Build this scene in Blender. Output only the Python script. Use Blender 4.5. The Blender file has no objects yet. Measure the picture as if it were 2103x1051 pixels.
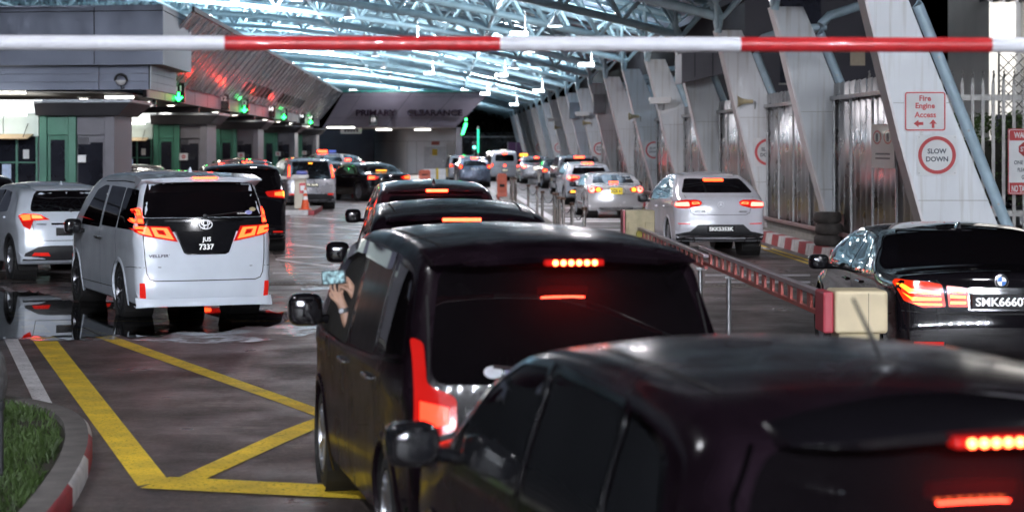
import bpy, bmesh, math, random
from mathutils import Vector, Matrix
from mathutils.bvhtree import BVHTree

random.seed(7)
R = math.radians
SC = bpy.context.scene
COL = SC.collection
# The lane direction is +Y, the photograph's principal vanishing point is pixel (900, 300) of 2103 x 1051.
F, VX, HY, CAMH = 4200.0, 900.0, 300.0, 2.25


def P(px, py, Y):
    """world point seen at a photograph pixel at depth Y"""
    return Vector(((px - VX) / F * Y, Y, CAMH - (py - HY) / F * Y))


def G(px, py, z=0.0):
    """ground point seen at a photograph pixel"""
    Y = F * (CAMH - z) / (py - HY)
    return Vector(((px - VX) / F * Y, Y, z))


# ------------------------------------------------------------------ materials
def mat(name, col, rough=.5, metal=0., var=.12, scale=5., coat=0., es=0., ec=None, bump=0., bscale=60., spec=.5, rvar=.1):
    m = bpy.data.materials.new(name)
    m.use_nodes = True
    nt = m.node_tree
    b = nt.nodes['Principled BSDF']
    b.inputs['Roughness'].default_value = rough
    b.inputs['Metallic'].default_value = metal
    b.inputs['Coat Weight'].default_value = coat
    b.inputs['Coat Roughness'].default_value = .015
    b.inputs['Specular IOR Level'].default_value = spec
    tc = nt.nodes.new('ShaderNodeTexCoord')
    if var > 0:
        n = nt.nodes.new('ShaderNodeTexNoise')
        n.inputs['Scale'].default_value = scale
        n.inputs['Detail'].default_value = 6
        nt.links.new(tc.outputs['Object'], n.inputs['Vector'])
        r = nt.nodes.new('ShaderNodeValToRGB')
        r.color_ramp.elements[0].position = .3
        r.color_ramp.elements[1].position = .7
        r.color_ramp.elements[0].color = [c * (1 - var) for c in col] + [1]
        r.color_ramp.elements[1].color = [min(1, c * (1 + var)) for c in col] + [1]
        nt.links.new(n.outputs['Fac'], r.inputs['Fac'])
        nt.links.new(r.outputs['Color'], b.inputs['Base Color'])
        mr = nt.nodes.new('ShaderNodeMapRange')
        mr.inputs['To Min'].default_value = max(.02, rough - rvar * rough * 2)
        mr.inputs['To Max'].default_value = min(1, rough + rvar * rough * 2)
        nt.links.new(n.outputs['Fac'], mr.inputs['Value'])
        nt.links.new(mr.outputs['Result'], b.inputs['Roughness'])
    else:
        b.inputs['Base Color'].default_value = list(col) + [1]
    if bump > 0:
        n2 = nt.nodes.new('ShaderNodeTexNoise')
        n2.inputs['Scale'].default_value = bscale
        n2.inputs['Detail'].default_value = 8
        nt.links.new(tc.outputs['Object'], n2.inputs['Vector'])
        bp = nt.nodes.new('ShaderNodeBump')
        bp.inputs['Strength'].default_value = bump
        bp.inputs['Distance'].default_value = .02
        nt.links.new(n2.outputs['Fac'], bp.inputs['Height'])
        nt.links.new(bp.outputs['Normal'], b.inputs['Normal'])
    if es > 0:
        b.inputs['Emission Color'].default_value = list(ec or col) + [1]
        b.inputs['Emission Strength'].default_value = es
    return m


# ------------------------------------------------------------------ mesh collector
class MB:
    def __init__(s):
        s.v, s.f = [], []

    def add(s, vs, fs):
        o = len(s.v)
        s.v += [tuple(p) for p in vs]
        s.f += [tuple(i + o for i in f) for f in fs]
        return s

    def box(s, x0, x1, y0, y1, z0, z1):
        v = [(x, y, z) for z in (z0, z1) for y in (y0, y1) for x in (x0, x1)]
        return s.add(v, [(0, 2, 3, 1), (4, 5, 7, 6), (0, 1, 5, 4), (2, 6, 7, 3), (0, 4, 6, 2), (1, 3, 7, 5)])

    def hexa(s, b, t):
        """b, t: four bottom and four top points, same order"""
        return s.add(list(b) + list(t), [(3, 2, 1, 0), (4, 5, 6, 7), (0, 1, 5, 4), (1, 2, 6, 5), (2, 3, 7, 6), (3, 0, 4, 7)])

    def prism(s, pts, vec):
        """polygon of 3D points swept along vec"""
        n = len(pts)
        vec = Vector(vec)
        v = [Vector(p) for p in pts] + [Vector(p) + vec for p in pts]
        return s.add(v, [tuple(range(n))[::-1], tuple(range(n, 2 * n))] + [(i, (i + 1) % n, n + (i + 1) % n, n + i) for i in range(n)])

    def tube(s, pts, r, n=8, cap=True, r1=None):
        pts = [Vector(p) for p in pts]
        m = len(pts)
        rings = []
        up = Vector((0, 0, 1))
        for i, p in enumerate(pts):
            t = (pts[min(i + 1, m - 1)] - pts[max(i - 1, 0)]).normalized()
            a = t.cross(up)
            if a.length < .05:
                a = t.cross(Vector((0, 1, 0)))
            a.normalize()
            b = t.cross(a).normalized()
            rr = r if r1 is None else r + (r1 - r) * i / (m - 1)
            rings.append([p + (a * math.cos(2 * math.pi * k / n) + b * math.sin(2 * math.pi * k / n)) * rr for k in range(n)])
        v = [q for g in rings for q in g]
        f = [(i * n + k, i * n + (k + 1) % n, (i + 1) * n + (k + 1) % n, (i + 1) * n + k) for i in range(m - 1) for k in range(n)]
        if cap:
            f += [tuple(range(n))[::-1], tuple(range((m - 1) * n, m * n))]
        return s.add(v, f)

    def lathe(s, prof, n=24, M=None, close=False):
        """profile (r, h) spun about local z, M maps it to place"""
        M = M or Matrix.Identity(4)
        v, f = [], []
        m = len(prof)
        for r, h in prof:
            for k in range(n):
                a = 2 * math.pi * k / n
                v.append(M @ Vector((r * math.cos(a), r * math.sin(a), h)))
        for i in range(m - 1 + (1 if close else 0)):
            j = (i + 1) % m
            for k in range(n):
                f.append((i * n + k, i * n + (k + 1) % n, j * n + (k + 1) % n, j * n + k))
        if not close:
            if prof[0][0] > 1e-4:
                f.append(tuple(range(n))[::-1])
            if prof[-1][0] > 1e-4:
                f.append(tuple(range((m - 1) * n, m * n)))
        return s.add(v, f)

    def ball(s, c, r, n=12, sq=(1, 1, 1)):
        c = Vector(c)
        prof = [(max(1e-5, r * math.cos(-math.pi / 2 + math.pi * i / n)), r * math.sin(-math.pi / 2 + math.pi * i / n)) for i in range(n + 1)]
        return s.lathe(prof, n * 2, Matrix.Translation(c) @ Matrix.Diagonal((sq[0], sq[1], sq[2], 1)))

    def sheet(s, pts):
        return s.add(pts, [tuple(range(len(pts)))])

    def pillow(s, c, h, e=.45, n=9):
        """rounded box (superellipsoid) with half sizes h"""
        c = Vector(c)
        sp = lambda v: math.copysign(abs(v) ** e, v)
        v, f = [], []
        m = n * 2
        for i in range(n + 1):
            a = -math.pi / 2 + math.pi * i / n
            for k in range(m):
                b = 2 * math.pi * k / m
                v.append((c.x + h[0] * sp(math.cos(a)) * sp(math.cos(b)), c.y + h[1] * sp(math.cos(a)) * sp(math.sin(b)), c.z + h[2] * sp(math.sin(a))))
        for i in range(n):
            for k in range(m):
                f.append((i * m + k, i * m + (k + 1) % m, (i + 1) * m + (k + 1) % m, (i + 1) * m + k))
        return s.add(v, f)

    def build(s, name, m=None, parent=None, smooth=None, bevel=0, seg=2):
        me = bpy.data.meshes.new(name)
        me.from_pydata(s.v, [], s.f)
        me.validate()
        bm = bmesh.new()
        bm.from_mesh(me)
        bmesh.ops.recalc_face_normals(bm, faces=bm.faces)
        bm.to_mesh(me)
        bm.free()
        if smooth:
            for p in me.polygons:
                p.use_smooth = True
            me.set_sharp_from_angle(angle=R(smooth))
        o = bpy.data.objects.new(name, me)
        COL.objects.link(o)
        if m is not None:
            me.materials.append(m)
        if parent is not None:
            o.parent = parent
        if bevel:
            md = o.modifiers.new('bevel', 'BEVEL')
            md.width = bevel
            md.segments = seg
            md.limit_method = 'ANGLE'
        return o


def tag(o, label=None, cat=None, group=None, kind=None):
    if label: o['label'] = label
    if cat: o['category'] = cat
    if group: o['group'] = group
    if kind: o['kind'] = kind
    return o


def empty(name, loc=(0, 0, 0), rz=0., label=None, cat=None, group=None):
    o = bpy.data.objects.new(name, None)
    o.empty_display_size = .2
    COL.objects.link(o)
    o.location = loc
    o.rotation_euler = (0, 0, rz)
    return tag(o, label, cat, group)


def kids(o):
    return [c for c in COL.objects if c.parent is o]


def copy_tree(o, parent=None, ch=None):
    c = o.copy()
    COL.objects.link(c)
    c.parent = parent
    for k in list(o.children):
        copy_tree(k, c)
    return c


def area_light(name, loc, power, size, col, parent=None, rot=(0, 0, 0), sy=None, spread=180):
    l = bpy.data.lights.new(name, 'AREA')
    l.energy = power
    l.color = col
    l.size = size
    if sy:
        l.shape = 'RECTANGLE'
        l.size_y = sy
    l.spread = R(spread)
    o = bpy.data.objects.new(name, l)
    COL.objects.link(o)
    o.location = loc
    o.rotation_euler = rot
    o.parent = parent
    return o


def point_light(name, loc, power, r, col, parent=None):
    l = bpy.data.lights.new(name, 'POINT')
    l.energy = power
    l.color = col
    l.shadow_soft_size = r
    o = bpy.data.objects.new(name, l)
    COL.objects.link(o)
    o.location = loc
    o.parent = parent
    return o


_tx = {}


def text_geo(t, size=1., ext=.0, bold=0.):
    key = (t, ext, bold)
    if key not in _tx:
        c = bpy.data.curves.new('text', 'FONT')
        c.body = t
        c.align_x = 'CENTER'
        c.align_y = 'CENTER'
        c.extrude = ext
        c.offset = bold
        c.resolution_u = 3
        o = bpy.data.objects.new('text', c)
        COL.objects.link(o)
        dg = bpy.context.evaluated_depsgraph_get()
        me = o.evaluated_get(dg).to_mesh()
        vs = [Vector(v.co) for v in me.vertices]
        fs = [tuple(p.vertices) for p in me.polygons]
        o.evaluated_get(dg).to_mesh_clear()
        bpy.data.objects.remove(o)
        bpy.data.curves.remove(c)
        if vs:
            cx = (min(v.x for v in vs) + max(v.x for v in vs)) / 2
            cy = (min(v.y for v in vs) + max(v.y for v in vs)) / 2
            h = max(v.y for v in vs) - min(v.y for v in vs)
            vs = [Vector((v.x - cx, v.y - cy, v.z)) / h for v in vs]
        _tx[key] = (vs, fs)
    vs, fs = _tx[key]
    return [v * size for v in vs], fs


def put_text(mb, t, cx, y, cz, h, width=None, bold=.015, ext=.03, left=False):
    """text of cap height h standing in the plane y, facing -Y"""
    vs, fs = text_geo(t, 1., ext, bold)
    w = max(v.x for v in vs) * 2
    sx = h if width is None else width / w
    x0 = cx + (w * sx / 2 if left else 0)
    mb.add([(x0 + v.x * sx, y - v.z * h, cz + v.y * h) for v in vs], fs)
    return mb


def rnd(poly, r, n=3):
    """round the corners of a 2D polygon"""
    out = []
    m = len(poly)
    for i in range(m):
        p0, p, p1 = Vector(poly[i - 1]), Vector(poly[i]), Vector(poly[(i + 1) % m])
        a, b = p0 - p, p1 - p
        d = min(r, a.length * .45, b.length * .45)
        s, e = p + a.normalized() * d, p + b.normalized() * d
        for k in range(n + 1):
            t = k / n
            q = s * (1 - t) ** 2 + p * 2 * t * (1 - t) + e * t * t
            out.append((q.x, q.y))
    return out


def rect(x0, x1, z0, z1, r=0.):
    p = [(x0, z0), (x1, z0), (x1, z1), (x0, z1)]
    return rnd(p, r) if r else p


def ell(cx, cz, a, b, n=16):
    return [(cx + a * math.cos(2 * math.pi * k / n), cz + b * math.sin(2 * math.pi * k / n)) for k in range(n)]


def spline(pts, step=.07, closed=False):
    """centripetal Catmull-Rom through 2D points"""
    pts = [Vector(p) for p in pts]
    n = len(pts)
    out = []
    for i in range(n - 1):
        p1, p2 = pts[i], pts[i + 1]
        p0 = pts[i - 1] if i > 0 else p1 * 2 - p2
        p3 = pts[i + 2] if i + 2 < n else p2 * 2 - p1
        d0, d1, d2 = [max(1e-4, (b - a).length) ** .5 for a, b in ((p0, p1), (p1, p2), (p2, p3))]
        m1 = (p1 - p0) / d0 - (p2 - p0) / (d0 + d1) + (p2 - p1) / d1
        m2 = (p2 - p1) / d1 - (p3 - p1) / (d1 + d2) + (p3 - p2) / d2
        m1, m2 = m1 * d1, m2 * d1
        k = max(2, int((p2 - p1).length / step))
        for j in range(k):
            t = j / k
            out.append(p1 * (2 * t ** 3 - 3 * t ** 2 + 1) + m1 * (t ** 3 - 2 * t ** 2 + t) + p2 * (-2 * t ** 3 + 3 * t ** 2) + m2 * (t ** 3 - t ** 2))
    out.append(pts[-1])
    return out
# ------------------------------------------------------------------ materials used by vehicles
GLASS = mat('tinted_glass', (.005, .004, .005), .014, 0, .1, 3, coat=0, spec=.5)
CLEAR = mat('side_glass', (.018, .019, .022), .015, 0, .1, 3, coat=.5, spec=.8)
INSIDE = mat('car_interior', (.008, .007, .007), .7, 0, .2)
RUBBER = mat('tyre_rubber', (.014, .014, .015), .75, 0, .2, 20)
PLASTIC = mat('black_plastic', (.022, .022, .025), .5, 0, .2, 12)
GLOSSB = mat('gloss_black_trim', (.01, .01, .012), .12, 0, .1, 5, coat=.5)
SEAM = mat('panel_gap', (.01, .01, .01), .8, 0, 0)
CHROME = mat('chrome', (.75, .76, .8), .12, 1, .06, 8)
BRIGHT = mat('glowing_satin_chrome', (.85, .86, .9), .32, .75, .05, 8, es=.06, ec=(1, 1, 1))  # slight emission added so the emblems look sparkling
ALLOY = mat('alloy_rim', (.42, .43, .46), .3, .9, .1, 8)
DALLOY = mat('dark_alloy_rim', (.12, .12, .13), .3, .9, .15, 8)
RED_ON = mat('brake_lamp_lit', (.5, .01, .005), .2, 0, 0, es=24, ec=(1, .030, .010))
RED_MID = mat('tail_lamp_lit', (.5, .01, .005), .2, 0, 0, es=4, ec=(1, .04, .015))
RED_HOT = mat('brake_lamp_hot', (.6, .05, .02), .2, 0, 0, es=8, ec=(1, .055, .011))
PINK_HOT = mat('brake_lamp_white_hot', (.6, .2, .2), .2, 0, 0, es=7, ec=(1, .13, .09))
AMBER_ON = mat('amber_lamp_lit', (.5, .2, .02), .2, 0, 0, es=4, ec=(1, .34, .03))
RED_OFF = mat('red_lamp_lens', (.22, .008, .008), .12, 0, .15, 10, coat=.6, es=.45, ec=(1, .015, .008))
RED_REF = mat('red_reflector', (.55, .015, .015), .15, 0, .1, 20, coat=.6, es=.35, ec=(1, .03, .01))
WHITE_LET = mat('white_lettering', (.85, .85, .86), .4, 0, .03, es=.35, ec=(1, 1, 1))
DARK_LET = mat('dark_lettering', (.03, .025, .06), .3, 0, .05)
PLATE_K = mat('black_plate', (.01, .01, .012), .25, 0, .1)
PLATE_Y = mat('yellow_plate', (.8, .6, .02), .4, 0, .08, es=.5, ec=(1, .75, .05))
PLATE_LIT = mat('white_lit_plate', (.8, .78, .7), .4, 0, .05, es=.9, ec=(1, .93, .75))


def paint(name, col, rough=.25, metal=0., coat=1., var=.05, dirt=.0):
    return mat(name, col, rough, metal, var, 2.5, coat=coat, rvar=.3)


class Car:
    def __init__(s, name, label, cat, group, outline, W, zb, pm, tum=.28, tum2=.2, rear_t=.06, front_t=.16,
                 crown=(.10, .045), r=(.09, .10), wheels=None, wr=.33, arch=None, rim=None, step=.07, archm=None, K=9, wheel_w=.22):
        s.root = empty(name, label=label, cat=cat, group=group)
        s.W0, s.zb, s.pm = W, zb, pm
        ys = [p[0] for p in outline]
        L = s.L = max(ys)
        s.H = max(p[1] for p in outline)

        def Wf(y, z):
            w = W
            if z > zb: w -= tum * (z - zb) + tum2 * (z - zb) ** 2
            if z < .55: w -= .06 * ((.55 - z) / .4) ** 2
            w += .012 * math.exp(-((z - zb + .1) / .07) ** 2)
            if y < .9: w -= rear_t * ((.9 - y) / .9) ** 2
            if y > L - 1.1: w -= front_t * ((y - L + 1.1) / 1.1) ** 2
            return w
        s.Wf = Wf
        arch = arch or wr + .055
        s.wr, s.arch = wr, arch
        wheels = wheels or (L * .19, L * .78)
        s.wheels = wheels
        top = spline(outline, step)
        a, b = top[-1], top[0]
        k = int((a - b).length / .12)
        path = top + [a + (b - a) * (i / k) for i in range(1, k)]
        n = len(path)
        zc = s.H * .44
        rows = []
        fl = [i / 5 for i in range(6)]
        ph = [18, 36, 54, 72, 90]
        for i, p in enumerate(path):
            t = (path[(i + 1) % n] - path[i - 1]).normalized()
            nn = Vector((t.y, -t.x))
            ce = crown[0] * abs(nn.x) ** 1.5 + crown[1] * max(0, -nn.y) + .01
            rr = r[0] * abs(nn.x) + r[1] * abs(nn.y)
            if nn.y > .7: rr = .05
            e = p + nn * (ce + rr)
            we = max(.2, Wf(e.x, e.y))
            half = []
            for u in fl:
                q = p + nn * (ce * (u * (we - rr) / we) ** 2)
                half.append((u * (we - rr), q.x, q.y))
            c1 = ce * ((we - rr) / we) ** 2
            for d in ph:
                q = p + nn * (c1 + (ce - c1) * d / 90 + rr * (1 - math.cos(R(d))))
                half.append((we - rr + rr * math.sin(R(d)), q.x, q.y))
            core = Vector((min(max(e.x, L * .22), L * .8), zc))
            for kk in range(1, K + 1):
                q = e + (core - e) * (kk / K)
                half.append((Wf(q.x, q.y), q.x, q.y))
            rows.append([(-x, y, z) for x, y, z in half[:0:-1]] + half)
        m = len(rows[0])
        bm = bmesh.new()
        vs = [[bm.verts.new(v) for v in row] for row in rows]
        for i in range(n):
            for j in range(m - 1):
                try:
                    bm.faces.new((vs[i][j], vs[(i + 1) % n][j], vs[(i + 1) % n][j + 1], vs[i][j + 1]))
                except ValueError:
                    pass
        bmesh.ops.recalc_face_normals(bm, faces=bm.faces)
        full = bm.copy()
        s.bvh = BVHTree.FromBMesh(full)
        full.free()
        # wheel arches
        for yc in wheels:
            dead = []
            for f in bm.faces:
                c = f.calc_center_median()
                if abs(c.x) > W - .34 and (c.y - yc) ** 2 + (c.z - wr) ** 2 < arch ** 2:
                    dead.append(f)
            bv = set(v for f in dead for v in f.verts)
            bmesh.ops.delete(bm, geom=dead, context='FACES')
            for v in bv:
                if v.is_valid and v.link_faces:
                    d = math.hypot(v.co.y - yc, v.co.z - wr)
                    if .5 * arch < d < 1.5 * arch and abs(v.co.x) > W - .25:
                        q = arch / d
                        ny, nz = yc + (v.co.y - yc) * q, wr + (v.co.z - wr) * q
                        v.co = (math.copysign(min(abs(v.co.x), Wf(ny, nz)), v.co.x), ny, nz)
        bmesh.ops.delete(bm, geom=[v for v in bm.verts if not v.link_faces], context='VERTS')
        me = bpy.data.meshes.new('body')
        bm.to_mesh(me)
        bm.free()
        for p in me.polygons: p.use_smooth = True
        me.set_sharp_from_angle(angle=R(50))
        me.materials.append(pm)
        s.body = bpy.data.objects.new('body', me)
        COL.objects.link(s.body)
        s.body.parent = s.root
        # wells, arch lips, wheels
        rim = rim or ALLOY
        tyre, rims = wheel_mesh(wr, wheel_w, rim)
        for yc in wheels:
            for sd in (-1, 1):
                w = MB()
                x0, x1 = Wf(yc, wr + .2) - .012, W - .40
                w.lathe([(arch, 0), (arch, x0 - x1), (.02, x0 - x1)], 28, Matrix.Translation((sd * x0, yc, wr)) @ Matrix.Rotation(R(-90 * sd), 4, 'Y'))
                w.f = [f for f in w.f if len(f) < 10]
                w.build('wheel_well', INSIDE, s.root)
                lip = MB()
                pts = []
                for q in range(33):
                    an = R(-22 + 224 * q / 32)
                    row = []
                    for rr_, dx in ((arch - .012, -.02), (arch - .008, .008), (arch + .03, .010), (arch + .045, 0)):
                        y, z = yc + rr_ * math.cos(an), wr + rr_ * math.sin(an)
                        row.append((sd * (Wf(y, z) + dx), y, z))
                    pts.append(row)
                lip.add([p for row in pts for p in row], [(i * 4 + j, i * 4 + j + 1, i * 4 + j + 5, i * 4 + j + 4) for i in range(32) for j in range(3)])
                lip.build('wheel_arch', archm or pm, s.root, smooth=60)
                o = bpy.data.objects.new('wheel', tyre)
                COL.objects.link(o)
                o.parent = s.root
                xw = Wf(yc, wr + .25) - .02
                o.location = (sd * xw, yc, wr)
                o.rotation_euler = (0, R(90 * sd), R(random.uniform(-3, 3)))
                o2 = bpy.data.objects.new('rim', rims)
                COL.objects.link(o2)
                o2.parent = o

    def shell(s, poly, ax, off=.006, th=.012, pitch=.09, side=1):
        """project a 2D polygon on the body: ax 'r' rear (x,z), 'f' front, 's' side (y,z), 't' top (x,y)"""
        bm = bmesh.new()
        bm.faces.new([bm.verts.new((p[0], p[1], 0)) for p in poly])
        xs, ys = [p[0] for p in poly], [p[1] for p in poly]
        for a, lo, hi in ((0, min(xs), max(xs)), (1, min(ys), max(ys))):
            n = int((hi - lo) / pitch)
            for i in range(1, n + 1):
                co = [0, 0, 0]
                no = [0, 0, 0]
                co[a] = lo + (hi - lo) * i / (n + 1)
                no[a] = 1
                bmesh.ops.bisect_plane(bm, geom=bm.verts[:] + bm.edges[:] + bm.faces[:], plane_co=co, plane_no=no, dist=1e-5)
        bmesh.ops.triangulate(bm, faces=bm.faces[:])
        bm.verts.index_update()
        bnd = [(e.verts[0].index, e.verts[1].index) for e in bm.edges if len(e.link_faces) == 1]
        fs = [tuple(v.index for v in f.verts) for f in bm.faces]
        outer, inner = [], []
        d = {'r': Vector((0, 1, 0)), 'f': Vector((0, -1, 0)), 's': Vector((-side, 0, 0)), 't': Vector((0, 0, -1))}[ax]
        for v in bm.verts:
            u, w = v.co.x, v.co.y
            q = {'r': Vector((u, 0, w)), 'f': Vector((u, 0, w)), 's': Vector((0, u, w)), 't': Vector((u, w, 0))}[ax]
            o = q - d * 8
            h, nn, _, _ = s.bvh.ray_cast(o, d)
            if h is None:
                h, nn, _, _ = s.bvh.find_nearest(q - d * 1.2)
            if nn.dot(d) > 0: nn = -nn
            outer.append(h + nn * off * .6 - d * off * .4)
            inner.append(h + nn * (off - th) * .6 - d * (off - th) * .4)
        bm.free()
        n = len(outer)
        return outer + inner, fs + [(a, b, n + b, n + a) for a, b in bnd]

    def put(s, name, m, poly, ax='r', off=.006, th=.012, pitch=.09, mirror=False, parent=None, label=None):
        os_ = []
        polys = [poly] + ([[(-p[0], p[1]) for p in poly]] if mirror else [])
        if ax == 's':
            for sd in (-1, 1):
                os_.append(MB().add(*s.shell(poly, 's', off, th, pitch, sd)).build(name, m, parent or s.root, smooth=50))
        else:
            for pl in polys:
                os_.append(MB().add(*s.shell(pl, ax, off, th, pitch)).build(name, m, parent or s.root, smooth=50))
        if label:
            for o in os_: o['label'] = label
        return os_[0] if len(os_) == 1 else os_

    def band(s, name, m, pts, w, ax='r', off=.004, closed=False, mirror=False, sides=(-1, 1), parent=None):
        """thin strip along a polyline"""
        P2 = [Vector(p) for p in pts]
        dense = []
        nseg = len(P2) - (0 if closed else 1)
        for i in range(nseg):
            a, b = P2[i], P2[(i + 1) % len(P2)]
            k = max(1, int((b - a).length / .06))
            dense += [a + (b - a) * (j / k) for j in range(k)]
        if not closed: dense.append(P2[-1])
        n = len(dense)
        quads = []
        for i in range(n):
            a = dense[i - 1] if (closed or i > 0) else dense[i]
            b = dense[(i + 1) % n] if (closed or i < n - 1) else dense[i]
            t = (b - a).normalized()
            q = Vector((-t.y, t.x)) * w / 2
            quads.append((dense[i] + q, dense[i] - q))
        todo = [(1, 1), (-1, 1)] if mirror else [(1, 1)]
        if ax == 's': todo = [(1, sd) for sd in sides]
        for mx, sd in todo:
            d = {'r': Vector((0, 1, 0)), 's': Vector((-sd, 0, 0)), 't': Vector((0, 0, -1))}[ax]
            vs = []
            for pr in quads:
                for v in pr:
                    u, z = v.x * mx, v.y
                    q = {'r': Vector((u, 0, z)), 's': Vector((0, u, z)), 't': Vector((u, z, 0))}[ax]
                    h, nn, _, _ = s.bvh.ray_cast(q - d * 8, d)
                    if h is None: h, nn, _, _ = s.bvh.find_nearest(q - d * 1.2)
                    if nn.dot(d) > 0: nn = -nn
                    vs.append(h + nn * off)
            k = n if closed else n - 1
            MB().add(vs, [(2 * i, 2 * i + 1, (2 * i + 3) % (2 * n), (2 * i + 2) % (2 * n)) for i in range(k)]).build(name, m, parent or s.root, smooth=60)

    def hit(s, x, z):
        h, nn, _, _ = s.bvh.ray_cast(Vector((x, -8, z)), Vector((0, 1, 0)))
        return h.y if h is not None else 0.

    def text(s, name, t, m, x, z, h, width=None, dy=.02, bold=.02, parent=None):
        mb = MB()
        put_text(mb, t, x, s.hit(x, z) - dy, z, h, width, bold, .02)
        return mb.build(name, m, parent or s.root)

    def plate(s, lines, x, z, w, h, m=None, lm=None, tilt=0, lh=None, th=.02, dy=None, bold=.03):
        y = (min(s.hit(x - w / 2, z), s.hit(x + w / 2, z), s.hit(x, z + h / 2), s.hit(x, z - h / 2)) if dy is None else s.hit(x, z) - dy) - .012
        p = MB().box(x - w / 2, x + w / 2, y - th, y + .02, z - h / 2, z + h / 2).build('licence_plate', m or PLATE_K, s.root, bevel=.006)
        n = max(1, len(lines))
        lh = lh or h * .62 / n
        for i, t in enumerate(lines):
            mb = MB()
            put_text(mb, t, x, y - th - .003, z + ((n - 1) / 2 - i) * lh * 1.25, lh, None if n > 1 else w * .88, bold, .01)
            mb.build('plate_number', lm or WHITE_LET, p)
        return p

    def mirrors(s, y, z, sx=.22, sz=.17, m=None):
        for sd in (-1, 1):
            x = s.Wf(y, z)
            b = MB()
            b.pillow((sd * (x + .06 + sx / 2), y, z), (sx / 2, .085, sz * .53), .55)
            b.tube([(sd * (x - .05), y + .05, z - sz * .35), (sd * (x + .12), y + .02, z - sz * .3)], .03, 8)
            o = b.build('wing_mirror', m or GLOSSB, s.root, smooth=60)
            g = MB()
            g.prism([(sd * (x + .06 + sx / 2) + a * .42 * sx, y - .078, z + b_ * .42 * sz) for a, b_ in rnd([(-1, -1), (1, -1), (1, 1), (-1, 1)], .7, 4)], (0, .02, 0))
            g.build('mirror_glass', GLASS, o)

    def spoiler(s, y0, y1, z0, z1, w, m=None, drop=.05, tip=None):
        """roof spoiler: slab from the roof (y1, z1) back to (y0, z0), half width w"""
        b = MB()
        n = 12
        t = tip or .035
        rows = []
        for i in range(n + 1):
            u = -1 + 2 * i / n
            x = w * u
            q = 1 - abs(u) ** 6
            dz = -drop * u * u
            yy = y0 + (y1 - y0) * .25 * abs(u) ** 4
            rows.append([(x, y1, z1 + dz + .004), (x, yy + .02, z0 + dz + .006), (x, yy, z0 + dz - t * .3), (x, yy + .015, z0 + dz - t * q - .006), (x, y1, z0 + dz - t * 2.2)])
        k = 5
        b.add([p for r_ in rows for p in r_], [(i * k + j, i * k + (j + 1) % k, (i + 1) * k + (j + 1) % k, (i + 1) * k + j) for i in range(n) for j in range(k)] + [tuple(range(k)), tuple(range(n * k, n * k + k))])
        return b.build('roof_spoiler', m or s.pm, s.root, smooth=40)

    def fin(s, y, m=None):
        h, nn, _, _ = s.bvh.ray_cast(Vector((0, y, 5)), Vector((0, 0, -1)))
        z = h.z - .01
        b = MB()
        b.hexa([(-.03, y - .08, z), (.03, y - .08, z), (.03, y + .1, z), (-.03, y + .1, z)],
               [(-.006, y - .085, z + .075), (.006, y - .085, z + .075), (.006, y - .03, z + .06), (-.006, y - .03, z + .06)])
        b.build('roof_antenna', m or s.pm, s.root, bevel=.006)

    def led_row(s, name, m, x0, x1, z, h, off=.012, parent=None):
        return s.put(name, m, rect(x0, x1, z - h / 2, z + h / 2, h * .4), 'r', off, .02)

    def wiper(s, x0, z0, x1, z1):
        pts = []
        for i in range(9):
            t = i / 8
            x, z = x0 + (x1 - x0) * t, z0 + (z1 - z0) * t
            pts.append((x, s.hit(x, z) - .022, z))
        b = MB().tube(pts, .009, 6)
        b.lathe([(.03, 0), (.03, .03), (.001, .035)], 12, Matrix.Translation((x0, s.hit(x0, z0) - .004, z0)) @ Matrix.Rotation(R(90), 4, 'X'))
        b.build('rear_wiper', PLASTIC, s.root, smooth=40)

    def tailpipe(s, x, z, r=.04, y=-.01):
        MB().lathe([(r, 0), (r, .16), (r * .86, .16), (r * .86, .02)], 16, Matrix.Translation((x, y + .16, z)) @ Matrix.Rotation(R(90), 4, 'X')).build('exhaust_pipe', CHROME, s.root, smooth=40)

    def handles(s, spots, m=None):
        for y, z in spots:
            for sd in (-1, 1):
                x = s.Wf(y, z)
                MB().box(sd * (x - .01), sd * (x + .028), y - .11, y + .11, z - .014, z + .014).build('door_handle', m or s.pm, s.root, bevel=.01)

    def place(s, px, Y, yaw=0., scale=1., dz=0.):
        s.root.location = ((px - VX) / F * Y, Y, dz)
        s.root.rotation_euler = (0, 0, R(yaw))
        s.root.scale = (scale,) * 3
        return s.root


_wm = {}


def wheel_mesh(r, w, rimmat):
    key = (round(r, 3), round(w, 3), rimmat.name)
    if key in _wm: return _wm[key]
    # local z is the outer direction; tyre's outer face at z = 0
    t = MB().lathe([(r * .66, -.02), (r * .72, .0), (r * .9, .002), (r * .975, -.015), (r, -.04), (r, -w + .04), (r * .97, -w + .01), (r * .66, -w)], 36)
    t.f = t.f[:-2] if len(t.f[-1]) > 10 else t.f
    o = t.build('wheel', RUBBER, None, smooth=40)
    tm = o.data
    bpy.data.objects.remove(o)
    m = MB()
    q = r * .68
    m.lathe([(q, -.012), (q, .0), (q * .94, .004), (q * .9, -.03), (q * .86, -.12), (.01, -.12)], 32)
    m.f = [f for f in m.f if len(f) < 9]
    for k in range(10):
        a = 2 * math.pi * k / 10 + (.16 if k % 2 else -.16)
        ca, sa = math.cos(a), math.sin(a)
        pts = [(q * .16, -.018), (q * .95, -.012), (q * .95, .012), (q * .16, .022)]
        m.prism([(u * ca - v * sa, u * sa + v * ca, -.03 if u < q * .5 else -.02) for u, v in pts], (0, 0, .022))
    m.lathe([(.01, .0), (q * .17, -.004), (q * .2, -.03)], 16)
    o = m.build('rim', rimmat, None, smooth=40)
    rm = o.data
    bpy.data.objects.remove(o)
    _wm[key] = (tm, rm)
    return _wm[key]
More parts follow.
